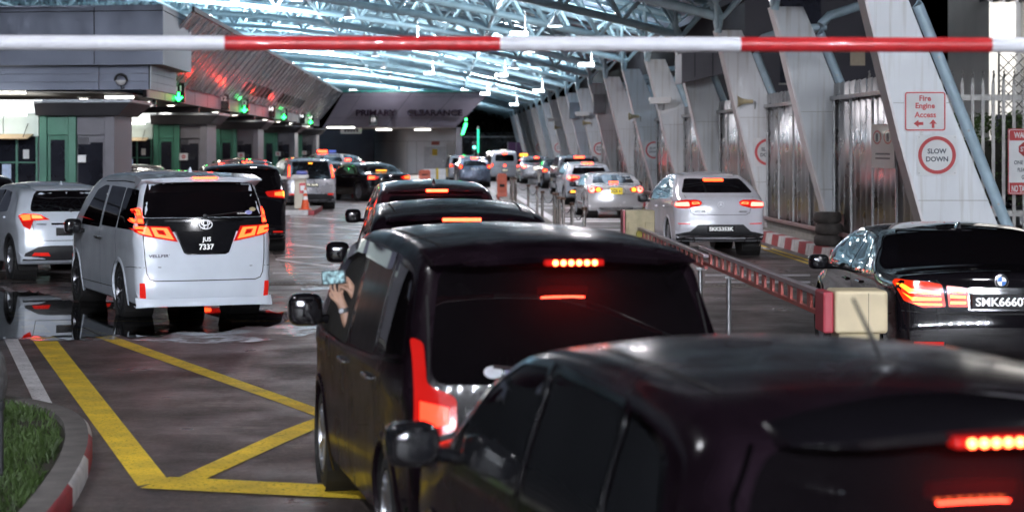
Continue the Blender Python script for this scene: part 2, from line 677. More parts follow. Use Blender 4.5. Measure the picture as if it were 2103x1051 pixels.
# ------------------------------------------------------------------ paints
WHITE_P = paint('white_car_paint', (.70, .75, .83), .2)
PEARL_P = paint('pearl_white_car_paint', (.72, .71, .77), .2)
SILVER_P = paint('silver_car_paint', (.42, .42, .45), .28, .55)
GREY_P = paint('grey_blue_car_paint', (.22, .25, .33), .28, .4)
BLACK_P = paint('black_car_paint', (.007, .006, .008), .09)
BLACK_D = mat('dusty_black_car_paint', (.009, .005, .008), .22, 0, .45, 3.5, coat=.10, spec=.12, rvar=.5)
NAVY_P = paint('dark_violet_car_paint', (.03, .022, .035), .2, .2)
MAROON_P = paint('dark_maroon_car_paint', (.05, .014, .02), .2, .2)
GREYD_P = paint('dark_grey_car_paint', (.06, .062, .07), .25, .3)

OUT = {
    'minivan': [(.14, .20), (.04, .26), (.0, .40), (.015, .62), (.03, .9), (.07, 1.15), (.13, 1.4), (.22, 1.66), (.30, 1.80), (.42, 1.86), (.8, 1.90), (1.8, 1.925), (2.8, 1.90), (3.4, 1.80), (3.8, 1.60), (4.3, 1.22), (4.5, 1.12), (4.8, .98), (4.92, .78), (4.95, .5), (4.9, .28), (4.78, .2)],
    'crossover': [(.2, .26), (.06, .34), (.0, .5), (.02, .72), (.05, .92), (.14, 1.12), (.36, 1.36), (.52, 1.47), (.75, 1.535), (1.4, 1.59), (2.0, 1.60), (2.5, 1.55), (2.85, 1.42), (3.3, 1.12), (3.45, 1.05), (4.0, .93), (4.22, .78), (4.3, .55), (4.27, .32), (4.1, .22)],
    'suv': [(.18, .28), (.05, .36), (.0, .52), (.02, .8), (.06, 1.02), (.16, 1.22), (.36, 1.48), (.46, 1.57), (.65, 1.63), (1.4, 1.69), (2.1, 1.70), (2.6, 1.66), (3.0, 1.52), (3.5, 1.2), (3.68, 1.12), (4.3, 1.0), (4.52, .84), (4.6, .6), (4.56, .34), (4.4, .25)],
    'coupe_suv': [(.24, .30), (.06, .40), (.0, .56), (.015, .75), (.03, .95), (.06, 1.12), (.11, 1.20), (.22, 1.245), (.40, 1.33), (.75, 1.50), (1.15, 1.63), (1.7, 1.70), (2.2, 1.705), (2.7, 1.65), (3.1, 1.50), (3.7, 1.15), (3.9, 1.07), (4.5, .93), (4.68, .78), (4.73, .55), (4.68, .33), (4.5, .25)],
    'sedan': [(.2, .24), (.05, .32), (.0, .5), (.015, .72), (.03, .9), (.07, 1.0), (.16, 1.035), (.5, 1.06), (.72, 1.10), (1.05, 1.25), (1.45, 1.38), (1.95, 1.43), (2.4, 1.425), (2.8, 1.36), (3.1, 1.24), (3.55, .99), (3.75, .94), (4.3, .83), (4.52, .68), (4.6, .5), (4.55, .28), (4.4, .2)],
    'saloon': [(.2, .27), (.05, .36), (.0, .55), (.02, .8), (.05, 1.0), (.09, 1.085), (.2, 1.115), (.55, 1.125), (.8, 1.16), (1.2, 1.31), (1.65, 1.43), (2.2, 1.48), (2.75, 1.47), (3.2, 1.39), (3.5, 1.27), (3.95, 1.04), (4.15, .98), (4.8, .86), (5.0, .7), (5.08, .5), (5.05, .3), (4.9, .22)],
    'boxy': [(.16, .24), (.05, .32), (.0, .5), (.02, .75), (.05, 1.0), (.1, 1.2), (.22, 1.45), (.33, 1.63), (.42, 1.71), (.62, 1.755), (1.3, 1.795), (2.2, 1.80), (2.9, 1.75), (3.35, 1.62), (3.75, 1.38), (4.1, 1.12), (4.25, 1.05), (4.55, .92), (4.68, .72), (4.7, .5), (4.66, .3), (4.5, .22)],
    'hatch': [(.18, .28), (.05, .36), (.0, .52), (.02, .8), (.06, 1.02), (.14, 1.2), (.32, 1.44), (.42, 1.52), (.6, 1.575), (1.3, 1.615), (2.0, 1.61), (2.5, 1.56), (2.9, 1.44), (3.4, 1.16), (3.6, 1.08), (4.2, .98), (4.4, .82), (4.46, .6), (4.42, .34), (4.3, .25)],
    'van': [(.14, .3), (.03, .38), (.0, .55), (.01, .9), (.04, 1.2), (.09, 1.5), (.15, 1.75), (.22, 1.87), (.38, 1.94), (1.0, 1.98), (2.5, 1.98), (3.5, 1.94), (3.9, 1.82), (4.3, 1.4), (4.5, 1.12), (4.62, .95), (4.68, .7), (4.69, .45), (4.6, .3)],
}
SIDEWIN = {
    'hatch': ([(.55, 1.16), (1.05, 1.11), (1.08, 1.48), (.72, 1.43)], [(1.1, 1.10), (1.98, 1.07), (1.98, 1.51), (1.13, 1.49)], [(2.04, 1.07), (3.1, 1.05), (2.75, 1.36), (2.45, 1.49), (2.04, 1.515)]),
    'minivan': ([(.34, 1.17), (1.18, 1.17), (1.2, 1.70), (.5, 1.68), (.40, 1.52)], [(1.25, 1.17), (2.18, 1.17), (2.18, 1.71), (1.27, 1.70)], [(2.30, 1.14), (3.55, 1.14), (3.50, 1.26), (3.0, 1.64), (2.6, 1.71), (2.34, 1.71)]),
    'crossover': ([(1.05, 1.12), (1.75, 1.08), (1.78, 1.46), (1.35, 1.44), (1.12, 1.28)], [(1.82, 1.08), (3.02, 1.02), (2.7, 1.28), (2.35, 1.45), (1.85, 1.47)]),
    'suv': ([(.52, 1.2), (1.05, 1.14), (1.08, 1.56), (.74, 1.52)], [(1.1, 1.13), (1.98, 1.1), (1.98, 1.585), (1.13, 1.57)], [(2.04, 1.1), (3.2, 1.08), (2.85, 1.42), (2.5, 1.57), (2.04, 1.59)]),
    'coupe_suv': ([(.95, 1.19), (1.95, 1.15), (1.97, 1.57), (1.5, 1.54), (1.15, 1.41)], [(2.02, 1.15), (3.32, 1.09), (3.0, 1.36), (2.65, 1.53), (2.04, 1.58)]),
    'sedan': ([(.95, 1.02), (1.85, 1.0), (1.87, 1.32), (1.5, 1.28), (1.2, 1.2)], [(1.92, 1.0), (3.12, .97), (2.85, 1.16), (2.5, 1.31), (1.93, 1.33)]),
    'saloon': ([(1.05, 1.06), (1.5, 1.05), (1.66, 1.35), (1.4, 1.27)], [(1.56, 1.05), (2.2, 1.03), (2.2, 1.39), (1.72, 1.36)], [(2.26, 1.03), (3.5, 1.0), (3.2, 1.2), (2.9, 1.33), (2.5, 1.39), (2.26, 1.39)]),
    'boxy': ([(.42, 1.2), (1.1, 1.15), (1.12, 1.63), (.62, 1.60)], [(1.2, 1.13), (2.12, 1.1), (2.14, 1.66), (1.22, 1.65)], [(2.26, 1.08), (3.45, 1.08), (3.3, 1.28), (2.85, 1.58), (2.5, 1.66), (2.28, 1.66)]),
    'van': ([(.35, 1.15), (1.5, 1.15), (1.5, 1.66), (.45, 1.66)], [(1.56, 1.15), (2.7, 1.15), (2.7, 1.67), (1.56, 1.67)], [(2.8, 1.1), (3.9, 1.1), (3.5, 1.62), (2.82, 1.67)]),
}


def make(kind, name, label, cat, group, W, pm, zb, **k):
    c = Car(name, label, cat, group, OUT[kind], W, zb, pm, **k)
    c.kind = kind
    return c


def sides(c, glass=None, frame=None, r=.05):
    for w in SIDEWIN[c.kind]:
        c.put('side_window', glass or CLEAR, rnd(w, r), 's', .004, .012, .12)
        if frame:
            c.band('window_trim', frame, rnd(w, r), .022, 's', .007, True)


def door_lines(c, ys, z0, z1):
    for y in ys:
        c.band('door_gap', SEAM, [(y, z0), (y - .02, (z0 + z1) / 2), (y, z1)], .010, 's', .003)


def lit_lamp(c, lens, cores, mid=None, hot=None, off=.012):
    """two mirrored tail lamps: a lens with lit elements as sub-parts"""
    for o, mx in zip(c.put('tail_lamp', RED_OFF if mid is None else mid, lens, 'r', off, .03, mirror=True), (1, -1)):
        for m, poly in cores:
            pl = [(p[0] * mx, p[1]) for p in poly]
            c.put('lamp_element', m, pl, 'r', off + .006, .008, parent=o)


def generic(c, glass, lens, cores, bz, bw, bh=.03, plate=None, bumper=None, trunk=None, trim=None, sd=True, reflect=None, brakemat=None):
    c.put('rear_window', GLASS, rnd(glass, .05), 'r', .005, .012, .12)
    lit_lamp(c, lens, cores)
    if bz: c.led_row('brake_lamp', brakemat or RED_ON, -bw, bw, bz, bh, .02)
    if plate: c.plate(*plate[0], **plate[1])
    if bumper: c.put('rear_bumper', PLASTIC, bumper, 'r', .008, .012, .12)
    if trunk: c.band('tailgate_gap', SEAM, trunk, .011)
    if reflect: c.put('reflector', RED_REF, reflect, 'r', .012, .012, mirror=True)
    if sd: sides(c, frame=trim)


# ================================================================== 1  white minivan, rear three-quarter view
def white_minivan():
    c = make('minivan', 'minivan', 'large white minivan with black rear glass and both brake lamps lit, on wet road', 'minivan', None,
             .925, WHITE_P, 1.12, tum=.20, tum2=.12, rear_t=.05, crown=(.085, .05), r=(.12, .12), wheels=(1.05, 4.0), wr=.345, step=.055, K=11, rim=DALLOY)
    sides(c, GLASS)
    c.put('rear_window', GLASS, rnd([(-.80, 1.33), (.80, 1.33), (.75, 1.60), (.68, 1.80), (-.68, 1.80), (-.75, 1.60)], .06), 'r', .006)
    g = c.put('rear_garnish', GLOSSB, [(-.83, 1.15), (-.42, 1.15), (.42, 1.15), (.83, 1.15), (.86, 1.325), (-.86, 1.325)], 'r', .012)
    c.band('chrome_strip', CHROME, [(-.52, 1.285), (.52, 1.285)], .022, off=.022)
    lens = [(-.90, 1.24), (-.74, 1.225), (-.47, 1.215), (-.37, 1.02), (-.80, 1.10), (-.885, 1.15)]
    os_ = c.put('tail_lamp', RED_OFF, lens, 'r', .02, .035, mirror=True)
    for o, mx in zip(os_, (1, -1)):
        f = lambda p: [(q[0] * mx, q[1]) for q in p]
        c.put('lamp_element', RED_HOT, f([(-.70, 1.205), (-.50, 1.195), (-.42, 1.05), (-.655, 1.09)]), 'r', .028, .01, parent=o)
        c.put('lamp_core', RED_OFF, f([(-.64, 1.175), (-.545, 1.17), (-.51, 1.10), (-.61, 1.12)]), 'r', .033, .01, parent=o)
        c.put('lamp_element', RED_HOT, f([(-.88, 1.22), (-.735, 1.208), (-.69, 1.095), (-.845, 1.135)]), 'r', .028, .01, parent=o)
        c.put('lamp_core', RED_OFF, f([(-.90, 1.19), (-.80, 1.18), (-.79, 1.155), (-.89, 1.165)]), 'r', .033, .01, parent=o)
    for o, mx in zip(c.put('upper_tail_lamp', RED_MID, rnd([(-.885, 1.26), (-.78, 1.25), (-.80, 1.45), (-.87, 1.47)], .02), 'r', .016, .03, mirror=True, pitch=.05), (1, -1)):
        f = lambda p: [(q[0] * mx, q[1]) for q in p]
        c.put('lamp_element', RED_HOT, f([(-.875, 1.36), (-.80, 1.36), (-.81, 1.43), (-.865, 1.44)]), 'r', .024, .01, parent=o, pitch=.05)
        c.put('lamp_core', RED_OFF, f([(-.855, 1.38), (-.82, 1.38), (-.825, 1.41), (-.85, 1.415)]), 'r', .028, .01, parent=o, pitch=.05)
        c.put('lamp_element', RED_HOT, f([(-.875, 1.27), (-.79, 1.265), (-.79, 1.31), (-.875, 1.315)]), 'r', .024, .01, parent=o, pitch=.05)
    rec = [(-.40, 1.155), (.40, 1.155), (.29, .885), (.25, .865), (-.25, .865), (-.29, .885)]
    c.put('plate_recess', GLOSSB, rec, 'r', .014)
    c.band('plate_chrome', CHROME, [(-.40, 1.155), (-.29, .885), (-.25, .865), (.25, .865), (.29, .885), (.40, 1.155)], .018, off=.02)
    p = MB()
    y = c.hit(0, 1.0) - .03
    put_text(p, 'JUS', 0, y, 1.045, .075, None, .03, .02)
    put_text(p, '7337', 0, y, .955, .075, None, .03, .02)
    p.build('plate_number', WHITE_LET, c.root)
    c.text('model_badge', 'VELLFIRE', DARK_LET, -.60, .845, .038, .30, .014)
    c.text('trim_badge', 'ZG EDITION', WHITE_LET, .50, 1.375, .018, .13, .016)
    c.put('sticker', mat('sticker_gold', (.5, .42, .25), .5, 0, .1), ell(.66, 1.425, .045, .026), 'r', .012, .01)
    c.put('sticker', mat('sticker_violet', (.4, .4, .75), .5, 0, .1), ell(.60, 1.385, .05, .028), 'r', .012, .01)
    # ring emblem of three ovals
    for a, b, dz in ((.085, .058, 0), (.03, .056, 0), (.055, .03, .018)):
        c.band('emblem', BRIGHT, ell(0, 1.235 + dz, a, b, 24), .014, off=.026, closed=True)
    c.band('tailgate_gap', SEAM, [(-.80, 1.11), (-.785, .8), (-.765, .62), (-.73, .55), (-.66, .525), (.66, .525), (.73, .55), (.765, .62), (.785, .8), (.80, 1.11)], .012)
    c.wiper(0, 1.345, .52, 1.40)
    c.band('bumper_gap', SEAM, [(-.79, .70), (-.86, .70)], .008, mirror=True)
    c.band('bumper_gap', SEAM, [(.0, .70), (.36, .70), (.62, .68)], .008, 's')
    c.put('reflector', RED_REF, rnd([(-.85, .50), (-.79, .50), (-.775, .305), (-.845, .305)], .012), 'r', .012, .02, mirror=True, pitch=.05)
    # flared lower lip
    lip = MB()
    rows = []
    for i in range(25):
        x = -.9 + 1.8 * i / 24
        y0 = c.hit(x * .96, .32)
        q = abs(x / .9) ** 6
        rows.append([(x, y0 + .02, .31), (x, y0 - .035 - .01 * q, .235 - .03 * q), (x, y0 - .03, .2 - .02 * q), (x, y0 + .12, .2)])
    lip.add([p_ for r_ in rows for p_ in r_], [(i * 4 + j, i * 4 + j + 1, i * 4 + j + 5, i * 4 + j + 4) for i in range(24) for j in range(3)])
    lip.build('rear_lip', WHITE_P, c.root, smooth=60)
    c.spoiler(.10, .62, 1.845, 1.90, .80, drop=.03, tip=.05)
    b = MB().box(-.16, .16, .085, .12, 1.826, 1.852).build('brake_lamp', RED_ON, c.root, bevel=.006)
    c.fin(.95)
    door_lines(c, (1.22, 2.24), .32, 1.15)
    c.band('door_gap', SEAM, [(3.62, 1.1), (3.55, .8), (3.5, .35)], .010, 's')
    c.band('sill_gap', SEAM, [(1.45, .38), (3.55, .36)], .01, 's')
    c.handles([(2.10, 1.0), (2.40, 1.0)], CHROME)
    c.mirrors(3.25, 1.12, .24, .2, GLOSSB)
    c.band('roof_rail_gap', SEAM, [(.5, 1.76), (1.5, 1.785), (2.6, 1.765)], .012, 's')
    c.place(425, 26.3, 21)
    return c


# ================================================================== 2  white crossover, far left
def white_crossover():
    c = make('crossover', 'crossover', 'white crossover with a short rear window at the left picture edge, beside the minivan', 'car', None,
             .885, WHITE_P, 1.05, tum=.36, tum2=.3, wr=.335, wheels=(.78, 3.42), step=.055, archm=PLASTIC, K=10, crown=(.13, .05))
    sides(c, CLEAR)
    c.put('rear_window', GLASS, rnd([(-.66, 1.13), (.66, 1.13), (.60, 1.3), (.50, 1.46), (-.50, 1.46), (-.60, 1.3)], .07), 'r', .006)
    lit_lamp(c, [(-.84, 1.06), (-.76, 1.1), (-.50, 1.08), (-.36, 1.0), (-.62, .99), (-.68, .84), (-.78, .9)],
             [(RED_HOT, [(-.81, 1.075), (-.66, 1.085), (-.66, 1.0), (-.78, .99)]), (RED_ON, [(-.64, 1.08), (-.50, 1.065), (-.46, 1.02), (-.64, 1.02)])])
    c.put('rear_bumper', PLASTIC, [(-.80, .34), (.80, .34), (.76, .46), (.56, .56), (.36, .58), (-.36, .58), (-.56, .56), (-.76, .46)], 'r', .01)
    c.put('reflector', RED_REF, [(-.66, .42), (-.36, .41), (-.40, .47), (-.62, .47)], 'r', .018, .015, mirror=True)
    c.put('plate_recess', PLATE_K, rect(-.27, .27, .74, .87, .01), 'r', .008)
    c.band('chrome_strip', CHROME, [(-.34, .93), (.34, .93)], .03, off=.012)
    c.text('badge', 'HYBRID', CHROME, -.50, .93, .028, .16)
    c.led_row('brake_lamp', RED_ON, -.22, .22, 1.505, .028, .02)
    c.spoiler(.36, .8, 1.50, 1.555, .52, drop=.02, tip=.02)
    c.band('tailgate_gap', SEAM, [(-.60, 1.10), (-.64, .95), (-.60, .66), (.60, .66), (.64, .95), (.60, 1.10)], .010)
    c.wiper(0, 1.15, .40, 1.18)
    c.band('roof_gap', SEAM, [(-.52, 1.9), (-.5, .9)], .012, 't', mirror=True)
    door_lines(c, (1.8,), .35, 1.05)
    c.fin(.9)
    c.mirrors(2.95, 1.05)
    c.handles([(1.2, 1.02), (2.05, .98)])
    c.place(150, 34.2, 24, 1.02)


# ================================================================== 3  white coupe SUV on the right
def star(c, x, z, r):
    y = c.hit(x, z) - .018
    e = MB()
    ring = [(x + r * math.cos(2 * math.pi * k / 24), y, z + r * math.sin(2 * math.pi * k / 24)) for k in range(25)]
    e.tube(ring, r * .09, 6)
    for k in range(3):
        a = R(90 + 120 * k)
        d = Vector((math.cos(a), 0, math.sin(a)))
        q = Vector((-math.sin(a), 0, math.cos(a)))
        o = Vector((x, y, z))
        e.hexa([o + q * r * .17 + Vector((0, .006, 0)), o - q * r * .17 + Vector((0, .006, 0)), o - q * r * .17 - Vector((0, .012, 0)), o + q * r * .17 - Vector((0, .012, 0))],
               [o + d * r + q * .002, o + d * r - q * .002, o + d * r - q * .002 - Vector((0, .004, 0)), o + d * r + q * .002 - Vector((0, .004, 0))])
    e.build('emblem', BRIGHT, c.root, smooth=40)


def coupe_suv():
    c = make('coupe_suv', 'coupe_suv', 'white coupe SUV with sloping rear window and star emblem, beside the metal wall', 'car', None,
             .945, PEARL_P, 1.12, tum=.42, tum2=.3, wr=.37, wheels=(.95, 3.82), step=.055, K=10, crown=(.12, .05), r=(.12, .12), wheel_w=.27)
    sides(c, CLEAR, CHROME)
    c.put('rear_window', GLASS, rnd([(-.73, 1.295), (.73, 1.295), (.69, 1.38), (.58, 1.575), (-.58, 1.575), (-.69, 1.38)], .05), 'r', .006)
    lens = [(-.94, 1.05), (-.93, 1.12), (-.70, 1.16), (-.46, 1.16), (-.37, 1.11), (-.41, 1.045), (-.66, .985), (-.88, .99)]
    lit_lamp(c, rnd(lens, .03), [(PINK_HOT, rnd([(-.90, 1.03), (-.89, 1.10), (-.64, 1.115), (-.62, 1.03)], .02)), (RED_ON, rnd([(-.58, 1.11), (-.45, 1.115), (-.41, 1.08), (-.57, 1.065)], .01))])
    for o in [k for k in c.root.children if k.name.startswith('tail_lamp')]:
        mx = 1 if o.data.vertices[0].co.x < 0 else -1
        c.put('lamp_core', RED_OFF, [(q[0] * mx, q[1]) for q in [(-.55, 1.10), (-.47, 1.10), (-.45, 1.085), (-.55, 1.08)]], 'r', .022, .008, parent=o)
    c.led_row('brake_lamp', RED_HOT, -.21, .21, 1.545, .045, .014)
    star(c, 0, 1.06, .062)
    c.text('model_badge', 'GLC 300', CHROME, -.42, .93, .04, .22)
    c.text('trim_badge', '4MATIC', CHROME, .45, .92, .03, .17)
    c.band('tailgate_gap', SEAM, [(-.70, 1.25), (-.63, 1.02), (-.60, .90), (-.52, .855), (.52, .855), (.60, .90), (.63, 1.02), (.70, 1.22)], .009)
    c.put('rear_bumper', PLASTIC, [(-.88, .34), (.88, .34), (.90, .46), (.74, .50), (.62, .52), (.46, .66), (-.46, .66), (-.62, .52), (-.74, .50), (-.90, .46)], 'r', .01)
    c.plate(['SKK5353K'], 0, .575, .56, .125, dy=.0)
    c.put('reflector', RED_REF, [(-.86, .69), (-.60, .685), (-.60, .665), (-.85, .668)], 'r', .01, .01, mirror=True)
    c.band('chrome_strip', CHROME, [(-.82, .43), (.82, .43)], .022, off=.02)
    for sx in (-1, 1):
        c.band('exhaust_trim', CHROME, rnd([(sx * .50, .31), (sx * .78, .32), (sx * .80, .41), (sx * .54, .42)], .04), .02, off=.024, closed=True)
    c.band('roof_rail', PLASTIC, [(-.58, 2.6), (-.58, 2.0), (-.54, 1.35)], .03, 't', .012, mirror=True)
    door_lines(c, (1.99,), .4, 1.1)
    c.band('shoulder_line', SEAM, [(.3, 1.0), (1.5, 1.0)], .004, 's', .002)
    c.mirrors(3.15, 1.12, .22, .17, PLASTIC)
    c.handles([(1.35, 1.0), (2.3, .98)])
    c.place(1481, 41.4, 3, 1.0)


# ================================================================== 4  silver sedan with a yellow plate
def silver_sedan():
    c = make('sedan', 'sedan', 'silver white sedan with a yellow licence plate, ahead of the white coupe SUV', 'car', None,
             .90, paint('champagne_car_paint', (.58, .57, .58), .25, .2), 1.0, tum=.5, tum2=.3, wr=.33, wheels=(.95, 3.65), crown=(.12, .05), step=.06)
    sides(c, CLEAR)
    c.put('rear_window', GLASS, rnd([(-.66, 1.09), (.66, 1.09), (.56, 1.35), (-.56, 1.35)], .04), 'r', .005)
    lit_lamp(c, rnd([(-.86, .99), (-.82, 1.02), (-.62, 1.0), (-.40, .93), (-.47, .83), (-.80, .80), (-.87, .86)], .03),
             [(PINK_HOT, ell(-.74, .90, .085, .085)), (AMBER_ON, ell(-.55, .90, .07, .06))])
    c.plate(['SGX 61'], 0, .86, .38, .19, m=PLATE_Y, lm=DARK_LET, dy=.0)
    c.band('plate_chrome', CHROME, ell(0, .86, .29, .13, 24), .014, off=.012, closed=True)
    c.band('emblem', BRIGHT, ell(0, 1.01, .06, .04, 20), .014, off=.014, closed=True)
    c.led_row('brake_lamp', RED_HOT, -.14, .14, 1.12, .035, .02)
    c.put('rear_bumper', PLASTIC, [(-.62, .22), (.62, .22), (.50, .36), (-.50, .36)], 'r', .01)
    c.band('trunk_gap', SEAM, [(-.58, 1.02), (-.56, .76), (.56, .76), (.58, 1.02)], .009)
    c.tailpipe(.55, .28, .055, -.03)
    c.tailpipe(-.55, .28, .055, -.03)
    c.mirrors(2.85, 1.02)
    c.handles([(1.25, .9), (2.1, .88)])
    door_lines(c, (1.89,), .35, .98)
    c.place(1266, 63.2, 2, 1.0)


# ================================================================== 5  black saloon, right edge
def black_saloon():
    c = make('saloon', 'saloon', 'glossy black saloon with lit orange tail lamps, beside the barrier gate', 'car', None,
             .95, BLACK_P, 1.05, tum=.52, tum2=.3, rear_t=.05, wr=.36, wheels=(1.12, 4.2), step=.05, K=10, crown=(.10, .05), r=(.10, .12), wheel_w=.26)
    sides(c, CLEAR)
    win = [(1.0, 1.05), (2.3, 1.015), (3.52, .985), (3.22, 1.2), (2.9, 1.345), (2.5, 1.41), (2.1, 1.405), (1.66, 1.37), (1.36, 1.27)]
    c.band('window_trim', CHROME, rnd(win, .05), .02, 's', .010, True)
    c.put('rear_window', GLASS, rnd([(-.74, 1.155), (.74, 1.155), (.62, 1.42), (-.62, 1.42)], .05), 'r', .006)
    outer = rnd([(-.93, 1.00), (-.90, 1.04), (-.72, 1.03), (-.53, 1.0), (-.50, .80), (-.70, .79), (-.86, .85)], .02)
    inner = rnd([(-.49, .99), (-.35, .975), (-.30, .96), (-.30, .80), (-.475, .80)], .01)
    for lens, bars in ((outer, ([(-.91, 1.0), (-.86, 1.0), (-.80, .96), (-.545, .935), (-.545, .905), (-.82, .92)], [(-.87, .925), (-.80, .885), (-.54, .88), (-.54, .855), (-.79, .85)], [(-.79, .83), (-.535, .83), (-.535, .81), (-.72, .81)])),
                       (inner, ([(-.465, .955), (-.325, .945), (-.325, .925), (-.46, .93)], [(-.46, .905), (-.325, .90), (-.325, .875), (-.46, .88)], [(-.46, .85), (-.325, .85), (-.325, .825), (-.46, .825)]))):
        lit_lamp(c, lens, [(AMBER_HOT, b) for b in bars], mid=RED_MIDDIM)
    c.band('chrome_strip', CHROME, [(-.30, .955), (.30, .955)], .03, off=.018)
    c.plate(['SMK6660T'], 0, .85, .56, .13, dy=0.)
    c.band('plate_frame', CHROME, rect(-.30, .30, .775, .925), .02, off=.016, closed=True)
    y = c.hit(0, 1.03) - .014
    M = Matrix.Translation((0, y, 1.03)) @ Matrix.Rotation(R(90), 4, 'X')
    e = MB().lathe([(.001, .0), (.058, .0), (.064, -.002), (.066, -.012)], 28, M).build('emblem', CHROME, c.root, smooth=40)
    for k in range(4):
        a0 = R(90 * k)
        pts = [(0, y - .003, 1.03)] + [(.04 * math.cos(a0 + R(15 * i)), y - .003, 1.03 + .04 * math.sin(a0 + R(15 * i))) for i in range(7)]
        MB().prism(pts, (0, -.002, 0)).build('emblem_quarter', EMB_BLUE if k % 2 else WHITE_LET, e)
    MB().lathe([(.043, .002), (.058, .002), (.058, .004), (.043, .004)], 28, M, close=True).build('emblem_ring', PLATE_K, e)
    c.band('trunk_gap', SEAM, [(-.62, 1.08), (-.52, .98), (-.50, .74), (.50, .74), (.52, .98), (.62, 1.08)], .008)
    c.band('bumper_gap', SEAM, [(-.88, .76), (-.52, .735), (.52, .735), (.88, .76)], .008)
    c.put('reflector', RED_OFF, rect(-.78, -.52, .45, .485), 'r', .01, mirror=True)
    c.led_row('antenna_bar', GLOSSB, -.2, .2, 1.445, .015, .01)
    c.fin(1.75)
    c.mirrors(3.2, 1.03, .21, .15)
    c.handles([(1.75, .92), (2.5, .9)], BLACK_P)
    door_lines(c, (2.23,), .35, 1.02)
    for sx in (-1, 1): c.tailpipe(sx * .6, .36, .05, -.0)
    c.place(2060, 18.4, -1, 1.0)


AMBER_HOT = mat('orange_lamp_lit', (.5, .2, .02), .2, 0, 0, es=4.5, ec=(1, .20, .012))
RED_MIDDIM = mat('tail_lamp_glow', (.4, .01, .005), .15, 0, 0, coat=.6, es=.7, ec=(1, .05, .008))
EMB_BLUE = mat('emblem_blue', (.05, .2, .6), .3, 0, .05)


# ================================================================== 6  near dark people carrier with the phone
def near_carrier():
    c = make('boxy', 'people_carrier', 'dark dusty people carrier with its brake lamp lit, driver side hand holding a phone out', 'car', None,
             .86, BLACK_D, 1.1, tum=.19, tum2=.12, rear_t=.07, wr=.33, wheels=(.85, 3.7), step=.05, K=10, crown=(.12, .05), r=(.10, .11))
    c.root['label'] = 'dark dusty people carrier in the centre with a phone held out of its front window'
    qw, rw, fw = SIDEWIN['boxy']
    c.put('side_window', GLASS, rnd(qw, .05), 's', .004)
    c.put('side_window', mat('dusty_side_glass', (.012, .010, .012), .35, 0, .4, 6), rnd(rw, .05), 's', .004)
    c.put('dark_window_sheet', INSIDE, rnd(fw, .05), 's', .004)  # matte black sheet stands in for the shaded cabin behind the open window
    c.band('window_trim', CHROME, [(.42, 1.17), (1.2, 1.115), (2.3, 1.065), (3.5, 1.06)], .02, 's', .010)
    VIS = mat('smoked_visor', (.10, .10, .13), .06, 0, .1, coat=.8)
    c.put('rain_visor', VIS, [(1.22, 1.67), (2.12, 1.685), (2.12, 1.60), (1.26, 1.58)], 's', .035, .03)
    c.put('rain_visor', VIS, [(2.26, 1.685), (2.5, 1.685), (2.87, 1.61), (3.3, 1.31), (3.24, 1.29), (2.83, 1.55), (2.5, 1.61), (2.28, 1.61)], 's', .035, .03)
    c.put('rear_window', GLASS, rnd([(-.72, 1.08), (.72, 1.08), (.70, 1.3), (.63, 1.64), (-.63, 1.64), (-.70, 1.3)], .08), 'r', .006)
    c.root.children[-1].data.materials[0] = DUSTG
    c.put('window_sticker', mat('pale_sticker', (.6, .62, .68), .5, 0, .2, 20), ell(-.42, 1.14, .045, .03), 'r', .010, .006)
    c.put('window_sticker', mat('violet_sticker', (.3, .3, .55), .5, 0, .2, 20), rect(-.36, -.20, 1.118, 1.15), 'r', .010, .006)
    # spoiler with an LED brake lamp
    c.spoiler(.17, .75, 1.715, 1.765, .68, drop=.05, tip=.035)
    c.wiper(0, 1.12, -.42, 1.17)
    bl = MB().box(-.15, .15, .135, .2, 1.655, 1.688).build('brake_lamp', RED_OFF, c.root, bevel=.01)
    for i in range(6):
        MB().ball((-.1 + i * .04, .134, 1.672), .0145, 6).build('brake_led', LED_HOT, bl, smooth=60)
    area_light('brake_lamp_spill', (0, .14, 1.64), 4, .26, (1, .03, .015), c.root, (R(24), 0, 0), .008)
    # tail lamps tall on the corners, tailgate, plate
    lit_lamp(c, rnd([(-.80, .80), (-.60, .86), (-.60, 1.02), (-.74, 1.08), (-.74, 1.28), (-.79, 1.30)], .03),
             [(RED_MID, [(-.775, .86), (-.64, .89), (-.64, .97), (-.77, 1.0)])])
    c.band('trim_strip', GLOSSB, [(-.56, .95), (.56, .95)], .05, off=.016)
    c.plate([], 0, .82, .50, .115, dy=.0)
    c.band('tailgate_gap', SEAM, [(-.70, 1.5), (-.73, 1.1), (-.62, .62), (.62, .62), (.73, 1.1), (.70, 1.5)], .010)
    c.put('rear_bumper', BLACK_P, [(-.80, .28), (.80, .28), (.83, .50), (.64, .57), (-.64, .57), (-.83, .50)], 'r', .02, .03)
    c.put('reflector', RED_OFF, rect(-.76, -.60, .40, .44), 'r', .03, mirror=True)
    door_lines(c, (1.16, 2.2), .3, 1.1)
    c.band('roof_gutter', SEAM, [(-.56, 3.0), (-.60, 2.2), (-.60, 1.2), (-.56, .7)], .014, 't', .003, mirror=True)
    c.band('roof_gap', SEAM, [(-.56, .78), (.56, .78)], .010, 't')
    c.handles([(1.32, 1.0), (2.36, .98)], CHROME)
    c.mirrors(3.2, 1.215, .22, .20, BLACK_P)
    c.place(1195, 10.0, 10, 1.0)
    return c


DUSTG = mat('dusty_rear_glass', (.016, .014, .015), .02, 0, .5, 3, coat=0, spec=.5)
LED_HOT = mat('led_bulb_lit', (.6, .1, .05), .2, 0, 0, es=26, ec=(1, .13, .035))


